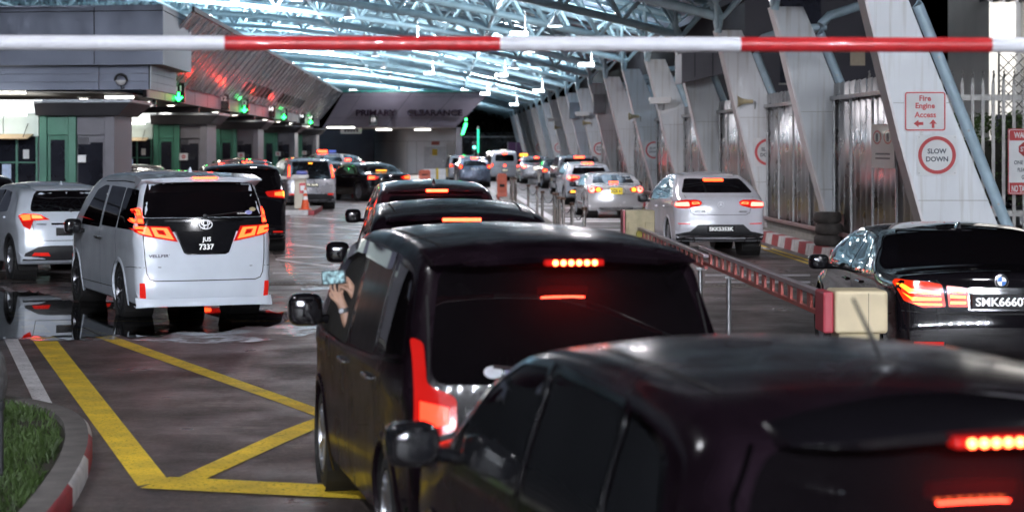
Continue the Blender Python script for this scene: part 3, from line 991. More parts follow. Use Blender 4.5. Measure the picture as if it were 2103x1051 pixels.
# ================================================================== 7  nearest dark hatchback, bottom right
def near_hatch():
    c = make('hatch', 'hatchback', 'nearest black hatchback at the bottom right with a short roof aerial and LED brake lamp', 'car', None,
             .88, BLACK_D, 1.08, tum=.24, tum2=.2, rear_t=.07, wr=.34, step=.045, K=11, crown=(.13, .05), r=(.12, .12))
    sides(c, CLEAR, CHROME)
    c.put('rear_window', GLASS, rnd([(-.72, 1.08), (.72, 1.08), (.68, 1.32), (.58, 1.46), (-.58, 1.46), (-.68, 1.32)], .08), 'r', .006)
    c.root.children[-1].data.materials[0] = DUSTG
    c.band('window_trim', CHROME, [(-.62, 1.46), (-.71, 1.32), (-.755, 1.08)], .012, off=.01, mirror=True)
    c.spoiler(.18, .66, 1.535, 1.575, .56, drop=.05, tip=.035, m=BLACK_P)
    c.wiper(0, 1.12, -.42, 1.15)
    bl = MB().box(-.15, .15, .16, .22, 1.475, 1.508).build('brake_lamp', RED_OFF, c.root, bevel=.01)
    for i in range(7):
        MB().ball((-.105 + i * .035, .155, 1.491), .012, 6).build('brake_led', LED_HOT, bl, smooth=60)
    area_light('brake_lamp_spill', (0, .15, 1.46), 3, .24, (1, .03, .015), c.root, (R(24), 0, 0), .008)
    lit_lamp(c, rnd([(-.84, .92), (-.60, .92), (-.52, 1.02), (-.80, 1.06)], .03), [(RED_MID, [(-.80, .95), (-.62, .95), (-.60, 1.0), (-.79, 1.03)])])
    c.plate([], 0, .78, .5, .115, dy=0.)
    c.band('tailgate_gap', SEAM, [(-.68, 1.06), (-.64, .6), (.64, .6), (.68, 1.06)], .010)
    c.put('rear_bumper', PLASTIC, [(-.82, .3), (.82, .3), (.82, .46), (.5, .52), (-.5, .52), (-.82, .46)], 'r', .012)
    b = MB()
    b.lathe([(.05, 0), (.045, .018), (.012, .03)], 16, Matrix.Translation((0, .95, 1.598)))
    b.tube([(0, .95, 1.61), (0, 1.05, 1.70), (0, 1.18, 1.80)], .009, 8, r1=.005)
    b.build('aerial', PLASTIC, c.root, smooth=40)
    c.band('roof_gutter', SEAM, [(-.56, 2.4), (-.60, 1.6), (-.58, .8)], .012, 't', .003, mirror=True)
    door_lines(c, (1.1, 2.02), .35, 1.1)
    c.mirrors(3.1, 1.1)
    c.place(2130, 5.25, 12, .985)


# ================================================================== others in the queues
def others():
    # centre queue: second and third dark SUVs
    c = make('suv', 'suv', 'black SUV with a wide glowing brake bar, directly ahead of the dark people carrier', 'car', None, .90, BLACK_D, 1.12,
             tum=.24, tum2=.2, wr=.35, crown=(.12, .05), step=.06)
    generic(c, [(-.70, 1.16), (.70, 1.16), (.60, 1.52), (-.60, 1.52)], rnd([(-.84, .95), (-.5, .98), (-.46, 1.08), (-.78, 1.16)], .03), [(RED_MID, [(-.8, .99), (-.56, 1.0), (-.55, 1.05), (-.77, 1.1)])],
            None, .1, plate=(([], 0, .82, .5, .11), dict(dy=0.)), trim=CHROME)
    c.spoiler(.22, .75, 1.595, 1.635, .66, drop=.045, tip=.025)
    MB().box(-.17, .17, .20, .26, 1.548, 1.578).build('brake_lamp', RED_ON, c.root, bevel=.008)
    c.band('roof_gutter', SEAM, [(-.56, 2.6), (-.60, 1.6), (-.57, .8)], .014, 't', .003, mirror=True)
    c.mirrors(3.0, 1.14, .24, .2, BLACK_P)
    c.place(952, 18.0, 3, 1.02)
    c = make('suv', 'suv', 'dark maroon SUV with a roof antenna, second ahead of the dark people carrier', 'car', None, .90, MAROON_P, 1.12,
             tum=.24, tum2=.2, wr=.35, crown=(.12, .05), step=.06)
    generic(c, [(-.72, 1.16), (.72, 1.16), (.64, 1.50), (-.64, 1.50)], rnd([(-.84, .95), (-.5, .98), (-.46, 1.08), (-.78, 1.16)], .03), [(RED_MID, [(-.8, .99), (-.56, 1.0), (-.55, 1.05), (-.77, 1.1)])],
            None, .1, plate=(([], 0, .82, .5, .11), dict(dy=0.)), trim=CHROME)
    c.spoiler(.24, .8, 1.60, 1.64, .66, drop=.035, tip=.025)
    MB().box(-.15, .15, .22, .28, 1.555, 1.595).build('brake_lamp', RED_ON, c.root, bevel=.008)
    c.fin(1.0)
    c.mirrors(2.9, 1.14, .24, .2, BLACK_P)
    c.handles([(1.2, 1.0), (2.2, .98)], CHROME)
    c.place(900, 28.6, 4, 1.03)
    # black people carrier right behind the white minivan
    c = make('boxy', 'people_carrier', 'black people carrier with chrome exhaust corner, partly hidden behind the white minivan', 'car', None, .90, BLACK_P, 1.1,
             tum=.19, tum2=.12, wr=.34, crown=(.1, .05), step=.06)
    generic(c, [(-.72, 1.15), (.72, 1.15), (.64, 1.62), (-.64, 1.62)], rnd([(-.85, 1.08), (-.5, 1.12), (-.44, 1.22), (-.80, 1.26)], .03), [(RED_HOT, [(-.80, 1.13), (-.64, 1.14), (-.64, 1.2), (-.79, 1.22)]), (AMBER_ON, [(-.83, 1.12), (-.81, 1.12), (-.80, 1.23), (-.83, 1.22)])],
            None, .1, reflect=rect(-.8, -.6, .40, .43))
    c.spoiler(.15, .75, 1.72, 1.77, .68, drop=.05, tip=.03)
    for sx in (-1, 1):
        c.band('exhaust_trim', CHROME, rnd([(sx * .52, .28), (sx * .80, .29), (sx * .84, .36), (sx * .50, .37)], .03), .02, off=.02, closed=True)
    c.fin(1.0)
    c.place(500, 43.2, 9, 1.05)
    # black SUV further, amber indicator
    c = make('suv', 'suv', 'black SUV with lit amber lamps, left of the silver people carrier', 'car', None, .92, BLACK_P, 1.12,
             tum=.22, tum2=.2, wr=.36, step=.08, K=7)
    generic(c, [(-.70, 1.16), (.70, 1.16), (.62, 1.50), (-.62, 1.50)], rnd([(-.86, .92), (-.55, .94), (-.50, 1.04), (-.78, 1.16)], .03), [(AMBER_ON, [(-.8, .95), (-.58, .96), (-.57, 1.0), (-.77, 1.02)]), (RED_HOT, [(-.82, .98), (-.70, 1.02), (-.72, 1.12), (-.80, 1.14)])],
            1.565, .16, .05)
    c.fin(.9)
    c.place(512, 66.5, 14, 1.08)
    # silver people carrier with tall brake lamps
    c = make('boxy', 'people_carrier', 'silver people carrier with tall red lamps beside the rear window, by the ticket machine', 'car', None, .92, SILVER_P, 1.08,
             tum=.2, tum2=.12, wr=.34, step=.08, K=7)
    generic(c, [(-.70, 1.05), (.70, 1.05), (.62, 1.66), (-.62, 1.66)], rnd([(-.82, 1.06), (-.73, 1.06), (-.70, 1.55), (-.76, 1.58)], .03), [(RED_HOT, [(-.80, 1.12), (-.745, 1.12), (-.715, 1.5), (-.755, 1.52)])],
            1.60, .07, .03, plate=((['JTR 2648'], 0, .85, .5, .13), dict(m=PLATE_K, lm=PLATE_LIT, dy=0.)), bumper=[(-.82, .28), (.82, .28), (.8, .46), (.6, .54), (-.6, .54), (-.8, .46)], reflect=rect(-.78, -.58, .5, .56), brakemat=AMBER_ON)
    c.place(640, 72.5, 12, 1.02)
    # pale car beyond with glowing yellow flank
    c = make('sedan', 'sedan', 'pale sedan with a brightly lit bumper, between the silver carrier and the black sedan', 'car', None, .88, WHITE_P, 1.0,
             tum=.45, tum2=.3, wr=.32, step=.1, K=6)
    generic(c, [(-.64, 1.09), (.64, 1.09), (.54, 1.34), (-.54, 1.34)], rnd([(-.84, .8), (-.5, .82), (-.5, .95), (-.82, .98)], .03), [(AMBER_ON, [(-.8, .84), (-.56, .85), (-.56, .91), (-.8, .93)])], 1.08, .12,
            plate=(([], 0, .86, .5, .12), dict(m=PLATE_LIT, lm=DARK_LET, dy=0.)))
    c.place(695, 88, 12, 1.1)
    # black sedan
    c = make('sedan', 'sedan', 'black sedan turned left with lit tail lamps, in front of the curved white office', 'car', None, .92, BLACK_P, 1.0,
             tum=.48, tum2=.3, wr=.34, step=.07, K=8)
    generic(c, [(-.68, 1.08), (.68, 1.08), (.58, 1.37), (-.58, 1.37)], rnd([(-.88, .80), (-.5, .82), (-.44, .92), (-.84, .97)], .03), [(RED_HOT, [(-.84, .83), (-.62, .84), (-.60, .92), (-.82, .95)])], 1.13, .22, .03,
            trim=CHROME, brakemat=AMBER_ON)
    c.mirrors(2.85, 1.0)
    c.handles([(1.25, .9), (2.1, .88)], CHROME)
    c.place(802, 83, 27, 1.1)
    # right queue beyond the silver sedan
    c = make('crossover', 'crossover', 'white crossover with grey lower bumper and amber lamp, just ahead of the silver white sedan', 'car', None, .90, WHITE_P, 1.05,
             tum=.34, tum2=.3, wr=.34, archm=PLASTIC, step=.07, K=8)
    generic(c, [(-.66, 1.14), (.66, 1.14), (.52, 1.46), (-.52, 1.46)], rnd([(-.86, .98), (-.72, 1.1), (-.4, 1.06), (-.36, 1.0), (-.70, .84)], .03), [(PINK_HOT, ell(-.76, 1.02, .075, .075)), (RED_ON, [(-.66, 1.06), (-.42, 1.04), (-.42, 1.01), (-.66, 1.0)])],
            1.53, .2, .05, bumper=[(-.82, .3), (.82, .3), (.82, .5), (.55, .62), (-.55, .62), (-.82, .5)])
    c.put('indicator', AMBER_ON, rect(-.72, -.38, .46, .53, .02), 'r', .02, .02, mirror=True)
    c.put('plate_recess', PLATE_K, rect(-.28, .28, .78, .92), 'r', .01)
    c.mirrors(2.95, 1.05)
    c.place(1212, 78, 3, 1.03)
    c = make('suv', 'suv', 'dark silver SUV with a wide brake bar, ahead of the white crossover', 'car', None, .92, SILVER_P, 1.12, tum=.22, tum2=.2, wr=.36, step=.1, K=6)
    generic(c, [(-.70, 1.16), (.70, 1.16), (.62, 1.52), (-.62, 1.52)], rnd([(-.86, .92), (-.55, .94), (-.50, 1.04), (-.78, 1.12)], .03), [(RED_HOT, [(-.82, .95), (-.6, .96), (-.58, 1.02), (-.77, 1.06)])], 1.58, .2, .06)
    c.place(1192, 92, 2, 1.1)
    c = make('crossover', 'hatchback', 'small grey hatchback with a warm lit tail lamp, fourth in the right hand queue', 'car', None, .86, GREYD_P, 1.05, tum=.34, tum2=.3, wr=.32, step=.1, K=6)
    generic(c, [(-.62, 1.14), (.62, 1.14), (.5, 1.46), (-.5, 1.46)], rnd([(-.82, .86), (-.6, .88), (-.56, 1.02), (-.78, 1.06)], .03), [(RED_HOT, [(-.79, .9), (-.62, .91), (-.6, 1.0), (-.77, 1.03)])], 1.52, .15, .04,
            plate=(([], 0, .8, .5, .14), dict(m=PLATE_LIT, lm=DARK_LET, dy=0.)))
    c.place(1147, 108, 2, 1.0)
    c = make('sedan', 'sedan', 'silver sedan with pinkish brake lamps, fifth in the right hand queue', 'car', None, .90, SILVER_P, 1.0, tum=.42, tum2=.3, wr=.33, step=.1, K=6)
    generic(c, [(-.66, 1.08), (.66, 1.08), (.56, 1.36), (-.56, 1.36)], rnd([(-.86, .80), (-.6, .82), (-.56, .96), (-.83, 1.0)], .03), [(PINK_HOT, [(-.83, .83), (-.64, .84), (-.62, .94), (-.80, .97)])], 1.34, .1, .05,
            plate=(([], 0, .8, .5, .16), dict(m=PLATE_LIT, lm=DARK_LET, dy=0.)))
    c.place(1106, 122, 2, 1.15)
    c = make('sedan', 'taxi', 'dark taxi with amber roof light between the white van and the silver sedan', 'taxi', None, .90, BLACK_P, 1.0, tum=.42, tum2=.3, wr=.33, step=.1, K=6)
    generic(c, [(-.66, 1.08), (.66, 1.08), (.56, 1.36), (-.56, 1.36)], rnd([(-.86, .80), (-.6, .82), (-.56, .96), (-.83, 1.0)], .03), [(AMBER_ON, [(-.83, .83), (-.64, .84), (-.62, .94), (-.80, .97)])], 1.12, .1, .04, brakemat=AMBER_ON)
    MB().box(-.25, .25, 1.7, 1.9, 1.42, 1.56).build('roof_sign', AMBER_ON, c.root, bevel=.03)
    c.place(1080, 142, 2, 1.1)
    # white van
    c = make('van', 'van', 'white panel van with a small black rear window, beyond the dark maroon SUV', 'van', None, .90, WHITE_P, 1.1, tum=.1, tum2=.1, wr=.34, step=.08, K=7, crown=(.07, .04))
    generic(c, rnd([(-.62, 1.28), (.62, 1.28), (.58, 1.70), (-.58, 1.70)], .1), rnd([(-.84, .92), (-.76, .92), (-.76, 1.16), (-.83, 1.16)], .02), [(RED_HOT, [(-.83, .98), (-.77, .98), (-.77, 1.12), (-.82, 1.12)])], 1.76, .12, .06,
            plate=((['GBB 4190'], 0, .72, .36, .2), dict(m=PLATE_K, lm=PLATE_LIT, dy=0.)))
    c.put('reflector', RED_ON, ell(0, 1.0, .05, .05), 'r', .01)
    c.band('door_gap', SEAM, [(0, .4), (0, 1.8)], .014)
    c.band('door_gap', SEAM, [(-.84, .95), (.84, .95)], .012)
    MB().box(-.2, .2, .8, 1.0, 1.94, 2.03).build('roof_lamp', PLATE_LIT, c.root, bevel=.04)
    c.place(1037, 130, 5, 1.0)
    # blue grey hatch left of the van
    c = make('crossover', 'hatchback', 'blue grey hatchback with a high brake lamp, in front of the white van', 'car', None, .86, GREY_P, 1.05, tum=.34, tum2=.3, wr=.32, step=.08, K=7)
    generic(c, [(-.62, 1.12), (.62, 1.12), (.5, 1.46), (-.5, 1.46)], rnd([(-.84, .96), (-.66, .98), (-.6, 1.12), (-.74, 1.2)], .03), [(RED_HOT, ell(-.74, 1.06, .06, .07))], 1.5, .16, .05)
    c.text('plate_number', 'SGK 22', WHITE_LET, 0, .95, .09, .42)
    c.place(976, 112, 4, 1.05)
    c = make('suv', 'suv', 'white SUV half hidden by the blue grey hatchback', 'car', None, .9, WHITE_P, 1.12, tum=.22, tum2=.2, wr=.36, step=.1, K=6)
    generic(c, [(-.70, 1.16), (.70, 1.16), (.62, 1.50), (-.62, 1.50)], rnd([(-.86, .92), (-.55, .94), (-.50, 1.04), (-.78, 1.16)], .03), [(RED_HOT, [(-.82, .98), (-.70, 1.02), (-.72, 1.12), (-.80, 1.14)])], 1.56, .15, .05)
    c.place(952, 126, 3, 1.0)
    # silver roof before the first booth, dark car at the left edge, two tiny cars far left of centre
    c = make('sedan', 'sedan', 'silver grey sedan showing only its roof above the white minivan, before the first booth', 'car', None, .9, SILVER_P, 1.0, tum=.42, tum2=.3, wr=.33, step=.08, K=7)
    generic(c, [(-.66, 1.08), (.66, 1.08), (.56, 1.36), (-.56, 1.36)], rnd([(-.86, .80), (-.6, .82), (-.56, .96), (-.83, 1.0)], .03), [(RED_MID, [(-.83, .83), (-.64, .84), (-.62, .94), (-.80, .97)])], None, .1)
    c.place(276, 60, 8, 1.18)
    c = make('suv', 'suv', 'dark car cut off by the left picture edge with one red lamp', 'car', None, .9, BLACK_P, 1.12, tum=.22, tum2=.2, wr=.36, step=.08, K=7)
    generic(c, [(-.70, 1.16), (.70, 1.16), (.62, 1.50), (-.62, 1.50)], rnd([(-.86, .92), (-.55, .94), (-.50, 1.04), (-.78, 1.16)], .03), [(RED_HOT, [(-.82, .98), (-.60, 1.02), (-.62, 1.1), (-.80, 1.12)])], 1.56, .15, .05)
    c.place(-34, 42, 28, 1.0)
    c = make('crossover', 'patrol_car', 'pale patrol car with a red light bar, far left behind the silver people carrier', 'car', None, .88, PEARL_P, 1.05, tum=.34, tum2=.3, wr=.33, step=.1, K=6)
    generic(c, [(-.62, 1.12), (.62, 1.12), (.5, 1.46), (-.5, 1.46)], rnd([(-.84, .96), (-.66, .98), (-.6, 1.12), (-.74, 1.2)], .03), [(AMBER_ON, ell(-.74, 1.06, .07, .08))], None, .1)
    lb = MB().box(-.55, .55, 1.5, 1.75, 1.60, 1.74).build('light_bar', PLASTIC, c.root, bevel=.02)
    MB().box(-.5, .02, 1.48, 1.77, 1.62, 1.73).build('lamp_element', RED_ON, lb)
    MB().box(.1, .5, 1.48, 1.77, 1.62, 1.73).build('lamp_element', mat('blue_lens', (.1, .15, .5), .2, 0, .1, es=.4, ec=(.2, .3, 1)), lb)
    c.place(682, 125, 14, 1.15)
    c = make('sedan', 'sedan', 'distant dark sedan with one bright red lamp, left of the curved white office', 'car', None, .88, GREYD_P, 1.0, tum=.42, tum2=.3, wr=.33, step=.1, K=6)
    generic(c, [(-.66, 1.08), (.66, 1.08), (.56, 1.36), (-.56, 1.36)], rnd([(-.86, .80), (-.6, .82), (-.56, .96), (-.83, 1.0)], .03), [(RED_HOT, [(-.83, .83), (-.64, .84), (-.62, .94), (-.80, .97)])], 1.1, .15, .05)
    c.place(722, 140, 20, 1.2)
# ------------------------------------------------------------------ setting materials
def asphalt():
    m = bpy.data.materials.new('wet_patched_asphalt')
    m.use_nodes = True
    nt = m.node_tree
    N, Lk = nt.nodes, nt.links
    b = N['Principled BSDF']
    tc = N.new('ShaderNodeTexCoord')

    def noise(sc, det=6, rough=.6, vec=None, dist=0):
        n = N.new('ShaderNodeTexNoise')
        n.inputs['Scale'].default_value = sc
        n.inputs['Detail'].default_value = det
        n.inputs['Roughness'].default_value = rough
        n.inputs['Distortion'].default_value = dist
        Lk.new(vec or tc.outputs['Object'], n.inputs['Vector'])
        return n

    def ramp(src, p0, p1, c0, c1):
        r = N.new('ShaderNodeValToRGB')
        r.color_ramp.elements[0].position = p0
        r.color_ramp.elements[1].position = p1
        r.color_ramp.elements[0].color = list(c0) + [1]
        r.color_ramp.elements[1].color = list(c1) + [1]
        Lk.new(src, r.inputs['Fac'])
        return r

    def mix(f, a, b_):
        x = N.new('ShaderNodeMix')
        x.data_type = 'RGBA'
        Lk.new(f, x.inputs[0])
        Lk.new(a, x.inputs[6])
        Lk.new(b_, x.inputs[7])
        return x.outputs[2]
    mp = N.new('ShaderNodeMapping')
    mp.inputs['Scale'].default_value = (.35, 1.6, 1)
    Lk.new(tc.outputs['Object'], mp.inputs['Vector'])
    grain = ramp(noise(95, 4, .7).outputs['Fac'], .3, .75, (.030, .026, .025), (.190, .160, .145))
    big = ramp(noise(.5, 5, .6).outputs['Fac'], .35, .7, (.060, .051, .052), (.118, .100, .096))
    base = mix(ramp(noise(.25).outputs['Fac'], .2, .8, (.45,) * 3, (.65,) * 3).outputs['Color'], grain.outputs['Color'], big.outputs['Color'])
    # pale worn scrapes running across the lane
    wear = ramp(noise(1.1, 9, .72, mp.outputs['Vector'], .6).outputs['Fac'], .54, .66, (0, 0, 0), (1, 1, 1))
    dust = ramp(noise(140, 3).outputs['Fac'], .4, .62, (.10, .09, .08), (.25, .225, .20))
    wm = N.new('ShaderNodeMath')
    wm.operation = 'MULTIPLY'
    wm.inputs[1].default_value = .9
    Lk.new(wear.outputs['Color'], wm.inputs[0])
    c1 = mix(wm.outputs[0], base, dust.outputs['Color'])
    mp2 = N.new('ShaderNodeMapping')
    mp2.inputs['Scale'].default_value = (2.2, .10, 1)
    Lk.new(tc.outputs['Object'], mp2.inputs['Vector'])
    for src, p0, p1, lo_, hi_ in ((noise(11, 9, .88).outputs['Fac'], .36, .64, (.42, .40, .43), (1.5, 1.45, 1.42)),
                                  (noise(30, 5, .9).outputs['Fac'], .38, .62, (.45, .44, .45), (1.55, 1.5, 1.46)),
                                  (noise(1, 6, .65, mp2.outputs['Vector']).outputs['Fac'], .35, .62, (.66, .65, .67), (1.08, 1.07, 1.06))):
        x = N.new('ShaderNodeMix')
        x.data_type, x.blend_type = 'RGBA', 'MULTIPLY'
        x.inputs[0].default_value = 1
        Lk.new(c1, x.inputs[6])
        Lk.new(ramp(src, p0, p1, lo_, hi_).outputs['Color'], x.inputs[7])
        c1 = x.outputs[2]
    oil = ramp(noise(.8, 7, .6, None, 1.).outputs['Fac'], .60, .72, (1, 1, 1), (.45, .44, .46))
    mm = N.new('ShaderNodeMix')
    mm.data_type = 'RGBA'
    mm.blend_type = 'MULTIPLY'
    mm.inputs[0].default_value = 1
    Lk.new(c1, mm.inputs[6])
    Lk.new(oil.outputs['Color'], mm.inputs[7])
    Lk.new(mm.outputs[2], b.inputs['Base Color'])
    rr = N.new('ShaderNodeMapRange')
    rr.inputs['From Min'].default_value = .35
    rr.inputs['From Max'].default_value = .7
    rr.inputs['To Min'].default_value = .27
    rr.inputs['To Max'].default_value = .66
    Lk.new(noise(.9, 6).outputs['Fac'], rr.inputs['Value'])
    Lk.new(rr.outputs['Result'], b.inputs['Roughness'])
    bp = N.new('ShaderNodeBump')
    bp.inputs['Strength'].default_value = .5
    bp.inputs['Distance'].default_value = .02
    Lk.new(noise(80, 5, .75).outputs['Fac'], bp.inputs['Height'])
    Lk.new(bp.outputs['Normal'], b.inputs['Normal'])
    return m


def line_mat(name, col):
    """worn road paint: shows the asphalt in fine chips"""
    m = mat(name, col, .6, 0, .22, 3, bump=.3, bscale=70)
    nt = m.node_tree
    n = nt.nodes.new('ShaderNodeTexNoise')
    n.inputs['Scale'].default_value = 38
    n.inputs['Detail'].default_value = 8
    n.inputs['Roughness'].default_value = .75
    tc = [x for x in nt.nodes if x.type == 'TEX_COORD'][0]
    nt.links.new(tc.outputs['Object'], n.inputs['Vector'])
    r = nt.nodes.new('ShaderNodeValToRGB')
    r.color_ramp.elements[0].position = .36
    r.color_ramp.elements[1].position = .44
    nt.links.new(n.outputs['Fac'], r.inputs['Fac'])
    nt.links.new(r.outputs['Color'], nt.nodes['Principled BSDF'].inputs['Alpha'])
    return m


def puddle_mat():
    m = bpy.data.materials.new('standing_water')
    m.use_nodes = True
    nt = m.node_tree
    nt.nodes.remove(nt.nodes['Principled BSDF'])
    out = [n for n in nt.nodes if n.type == 'OUTPUT_MATERIAL'][0]
    t = nt.nodes.new('ShaderNodeBsdfTransparent')
    t.inputs['Color'].default_value = (.32, .31, .31, 1)
    g = nt.nodes.new('ShaderNodeBsdfGlossy')
    g.inputs['Roughness'].default_value = .015
    f = nt.nodes.new('ShaderNodeFresnel')
    f.inputs['IOR'].default_value = 1.36
    n = nt.nodes.new('ShaderNodeTexNoise')
    n.inputs['Scale'].default_value = 3
    tc = nt.nodes.new('ShaderNodeTexCoord')
    nt.links.new(tc.outputs['Object'], n.inputs['Vector'])
    bp = nt.nodes.new('ShaderNodeBump')
    bp.inputs['Strength'].default_value = .03
    bp.inputs['Distance'].default_value = .004
    nt.links.new(n.outputs['Fac'], bp.inputs['Height'])
    nt.links.new(bp.outputs['Normal'], g.inputs['Normal'])
    x = nt.nodes.new('ShaderNodeMixShader')
    nt.links.new(f.outputs[0], x.inputs[0])
    nt.links.new(t.outputs[0], x.inputs[1])
    nt.links.new(g.outputs[0], x.inputs[2])
    nt.links.new(x.outputs[0], out.inputs['Surface'])
    return m


ASPH = asphalt()
YEL = line_mat('yellow_road_paint', (.80, .55, .04))
WHT = line_mat('white_road_paint', (.70, .68, .70))
def streaked(name, col):
    """paint with rain streaks running down and a few rusty runs"""
    m = mat(name, col, .5, 0, .06, 1.2, bump=.05, bscale=30)
    nt = m.node_tree
    b = nt.nodes['Principled BSDF']
    tc = [x for x in nt.nodes if x.type == 'TEX_COORD'][0]
    old = b.inputs['Base Color'].links[0].from_socket
    mp = nt.nodes.new('ShaderNodeMapping')
    mp.inputs['Scale'].default_value = (9, 9, .55)
    mp.inputs['Rotation'].default_value = (0, R(-16), 0)
    nt.links.new(tc.outputs['Object'], mp.inputs['Vector'])
    n = nt.nodes.new('ShaderNodeTexNoise')
    n.inputs['Scale'].default_value = 1
    n.inputs['Detail'].default_value = 7
    nt.links.new(mp.outputs['Vector'], n.inputs['Vector'])
    r = nt.nodes.new('ShaderNodeValToRGB')
    r.color_ramp.elements[0].position, r.color_ramp.elements[1].position = .50, .74
    r.color_ramp.elements[0].color, r.color_ramp.elements[1].color = (1, 1, 1, 1), (.72, .68, .63, 1)
    nt.links.new(n.outputs['Fac'], r.inputs['Fac'])
    x = nt.nodes.new('ShaderNodeMix')
    x.data_type, x.blend_type = 'RGBA', 'MULTIPLY'
    x.inputs[0].default_value = 1
    nt.links.new(old, x.inputs[6])
    nt.links.new(r.outputs['Color'], x.inputs[7])
    nt.links.new(x.outputs[2], b.inputs['Base Color'])
    return m


TRUSS = mat('pale_blue_steel_paint', (.54, .72, .80), .42, 0, .12, 3, coat=.2)
DECK = mat('roof_sheet', (.16, .19, .24), .45, .3, .2, 2)
COLM = streaked('white_column_paint', (.65, .67, .70))
COLE = mat('column_edge_paint', (.66, .63, .64), .45, 0, .1, 2)
PIPE = mat('pale_blue_pipe', (.36, .48, .56), .4, 0, .12, 4)
PANEL = mat('grey_blue_fascia_panel', (.30, .33, .42), .42, .35, .07, .8, coat=.1)
PANEL2 = mat('silver_fascia_panel', (.27, .29, .32), .42, .5, .1, 1.5)
GREYP = mat('grey_booth_panel', (.17, .165, .19), .5, .2, .1, 2)
DARKP = mat('dark_canopy_metal', (.07, .068, .078), .5, .3, .12, 2)
GREEN = mat('green_booth_paint', (.05, .19, .13), .45, 0, .1, 2)
PALEG = mat('pale_booth_panel', (.50, .58, .56), .45, 0, .06, 2)
SOFFIT = mat('soffit_lining', (.32, .29, .26), .6, 0, .12, 1)
BGLASS = mat('booth_window_glass', (.02, .021, .03), .06, 0, .15, 3, coat=.6)
KWHITE = mat('kerb_white_paint', (.55, .54, .55), .6, 0, .25, 6, bump=.2)
KRED = mat('kerb_red_paint', (.30, .03, .04), .55, 0, .25, 6, bump=.2)
KBLACK = mat('kerb_black_paint', (.03, .03, .032), .6, 0, .25, 6)
CONC = mat('concrete', (.24, .23, .21), .8, 0, .22, 3, bump=.3)
CREAM = mat('cream_housing', (.66, .55, .36), .5, 0, .10, 3)
CREAMD = mat('weathered_cream_housing', (.50, .42, .26), .6, 0, .2, 6)
RSIDE = mat('red_housing_side', (.40, .05, .07), .45, 0, .1, 3)
SIGNW = mat('sign_white', (.72, .72, .73), .35, 0, .05, 4, coat=.2)
SIGNR = mat('sign_red', (.50, .035, .04), .35, 0, .08, 4, coat=.2)
SIGNK = mat('sign_black_text', (.03, .035, .06), .5, 0, .05)
STEEL = mat('galvanised_steel', (.40, .40, .41), .35, .8, .2, 8)
POLISH = mat('polished_steel', (.62, .58, .54), .18, 1, .12, 10)
GALV = mat('brushed_steel_door', (.36, .36, .38), .4, .6, .12, 3)
TUBE_ON = mat('fluorescent_tube_lit', (.9, .9, .85), .4, 0, 0, es=9, ec=(1, .97, .88))
PANEL_GLOW = mat('glowing_canopy_paint', (.8, .82, .82), .4, 0, .03, es=.95, ec=(.95, 1, 1))  # canopy front glows on its own in place of tube light falling on it
DOWN_ON = mat('downlight_lit', (.9, .9, .85), .4, 0, 0, es=14, ec=(1, .93, .80))
LED_ON = mat('flood_led_lit', (.9, .95, 1), .4, 0, 0, es=60, ec=(.85, .93, 1))
GRN_ON = mat('green_arrow_lit', (.05, .8, .2), .4, 0, 0, es=9, ec=(.03, 1, .16))
GRN_DIM = mat('green_glow_lens', (.02, .4, .1), .4, 0, 0, es=1.2, ec=(.01, 1, .10))
WTXT_ON = mat('white_number_lit', (.8, .8, .8), .4, 0, 0, es=2.2, ec=(1, 1, 1))
WTXT_DIM = mat('white_number_dim', (.5, .5, .5), .4, 0, 0, es=.25, ec=(1, 1, 1))


def ribbed(name, col, rough, axis, freq, metal=.8, dist=.05, var=.15):
    """profiled metal sheet: ribs as bump"""
    m = mat(name, col, rough, metal, var, 2, rvar=.3)
    nt = m.node_tree
    tc = [x for x in nt.nodes if x.type == 'TEX_COORD'][0]
    w = nt.nodes.new('ShaderNodeTexWave')
    w.bands_direction = axis
    w.inputs['Scale'].default_value = freq
    w.inputs['Distortion'].default_value = 0
    nt.links.new(tc.outputs['Object'], w.inputs['Vector'])
    bp = nt.nodes.new('ShaderNodeBump')
    bp.inputs['Strength'].default_value = .7
    bp.inputs['Distance'].default_value = dist
    nt.links.new(w.outputs['Fac'], bp.inputs['Height'])
    nt.links.new(bp.outputs['Normal'], nt.nodes['Principled BSDF'].inputs['Normal'])
    return m


WALLM = mat('corrugated_silver_sheet', (.50, .50, .51), .30, .85, .12, 1.5, rvar=.4)
SLOPE = mat('ribbed_silver_soffit', (.50, .47, .48), .25, .8, .15, 1.2, rvar=.4, bump=.8, bscale=1.3)


def st(o):
    o['kind'] = 'structure'
    return o


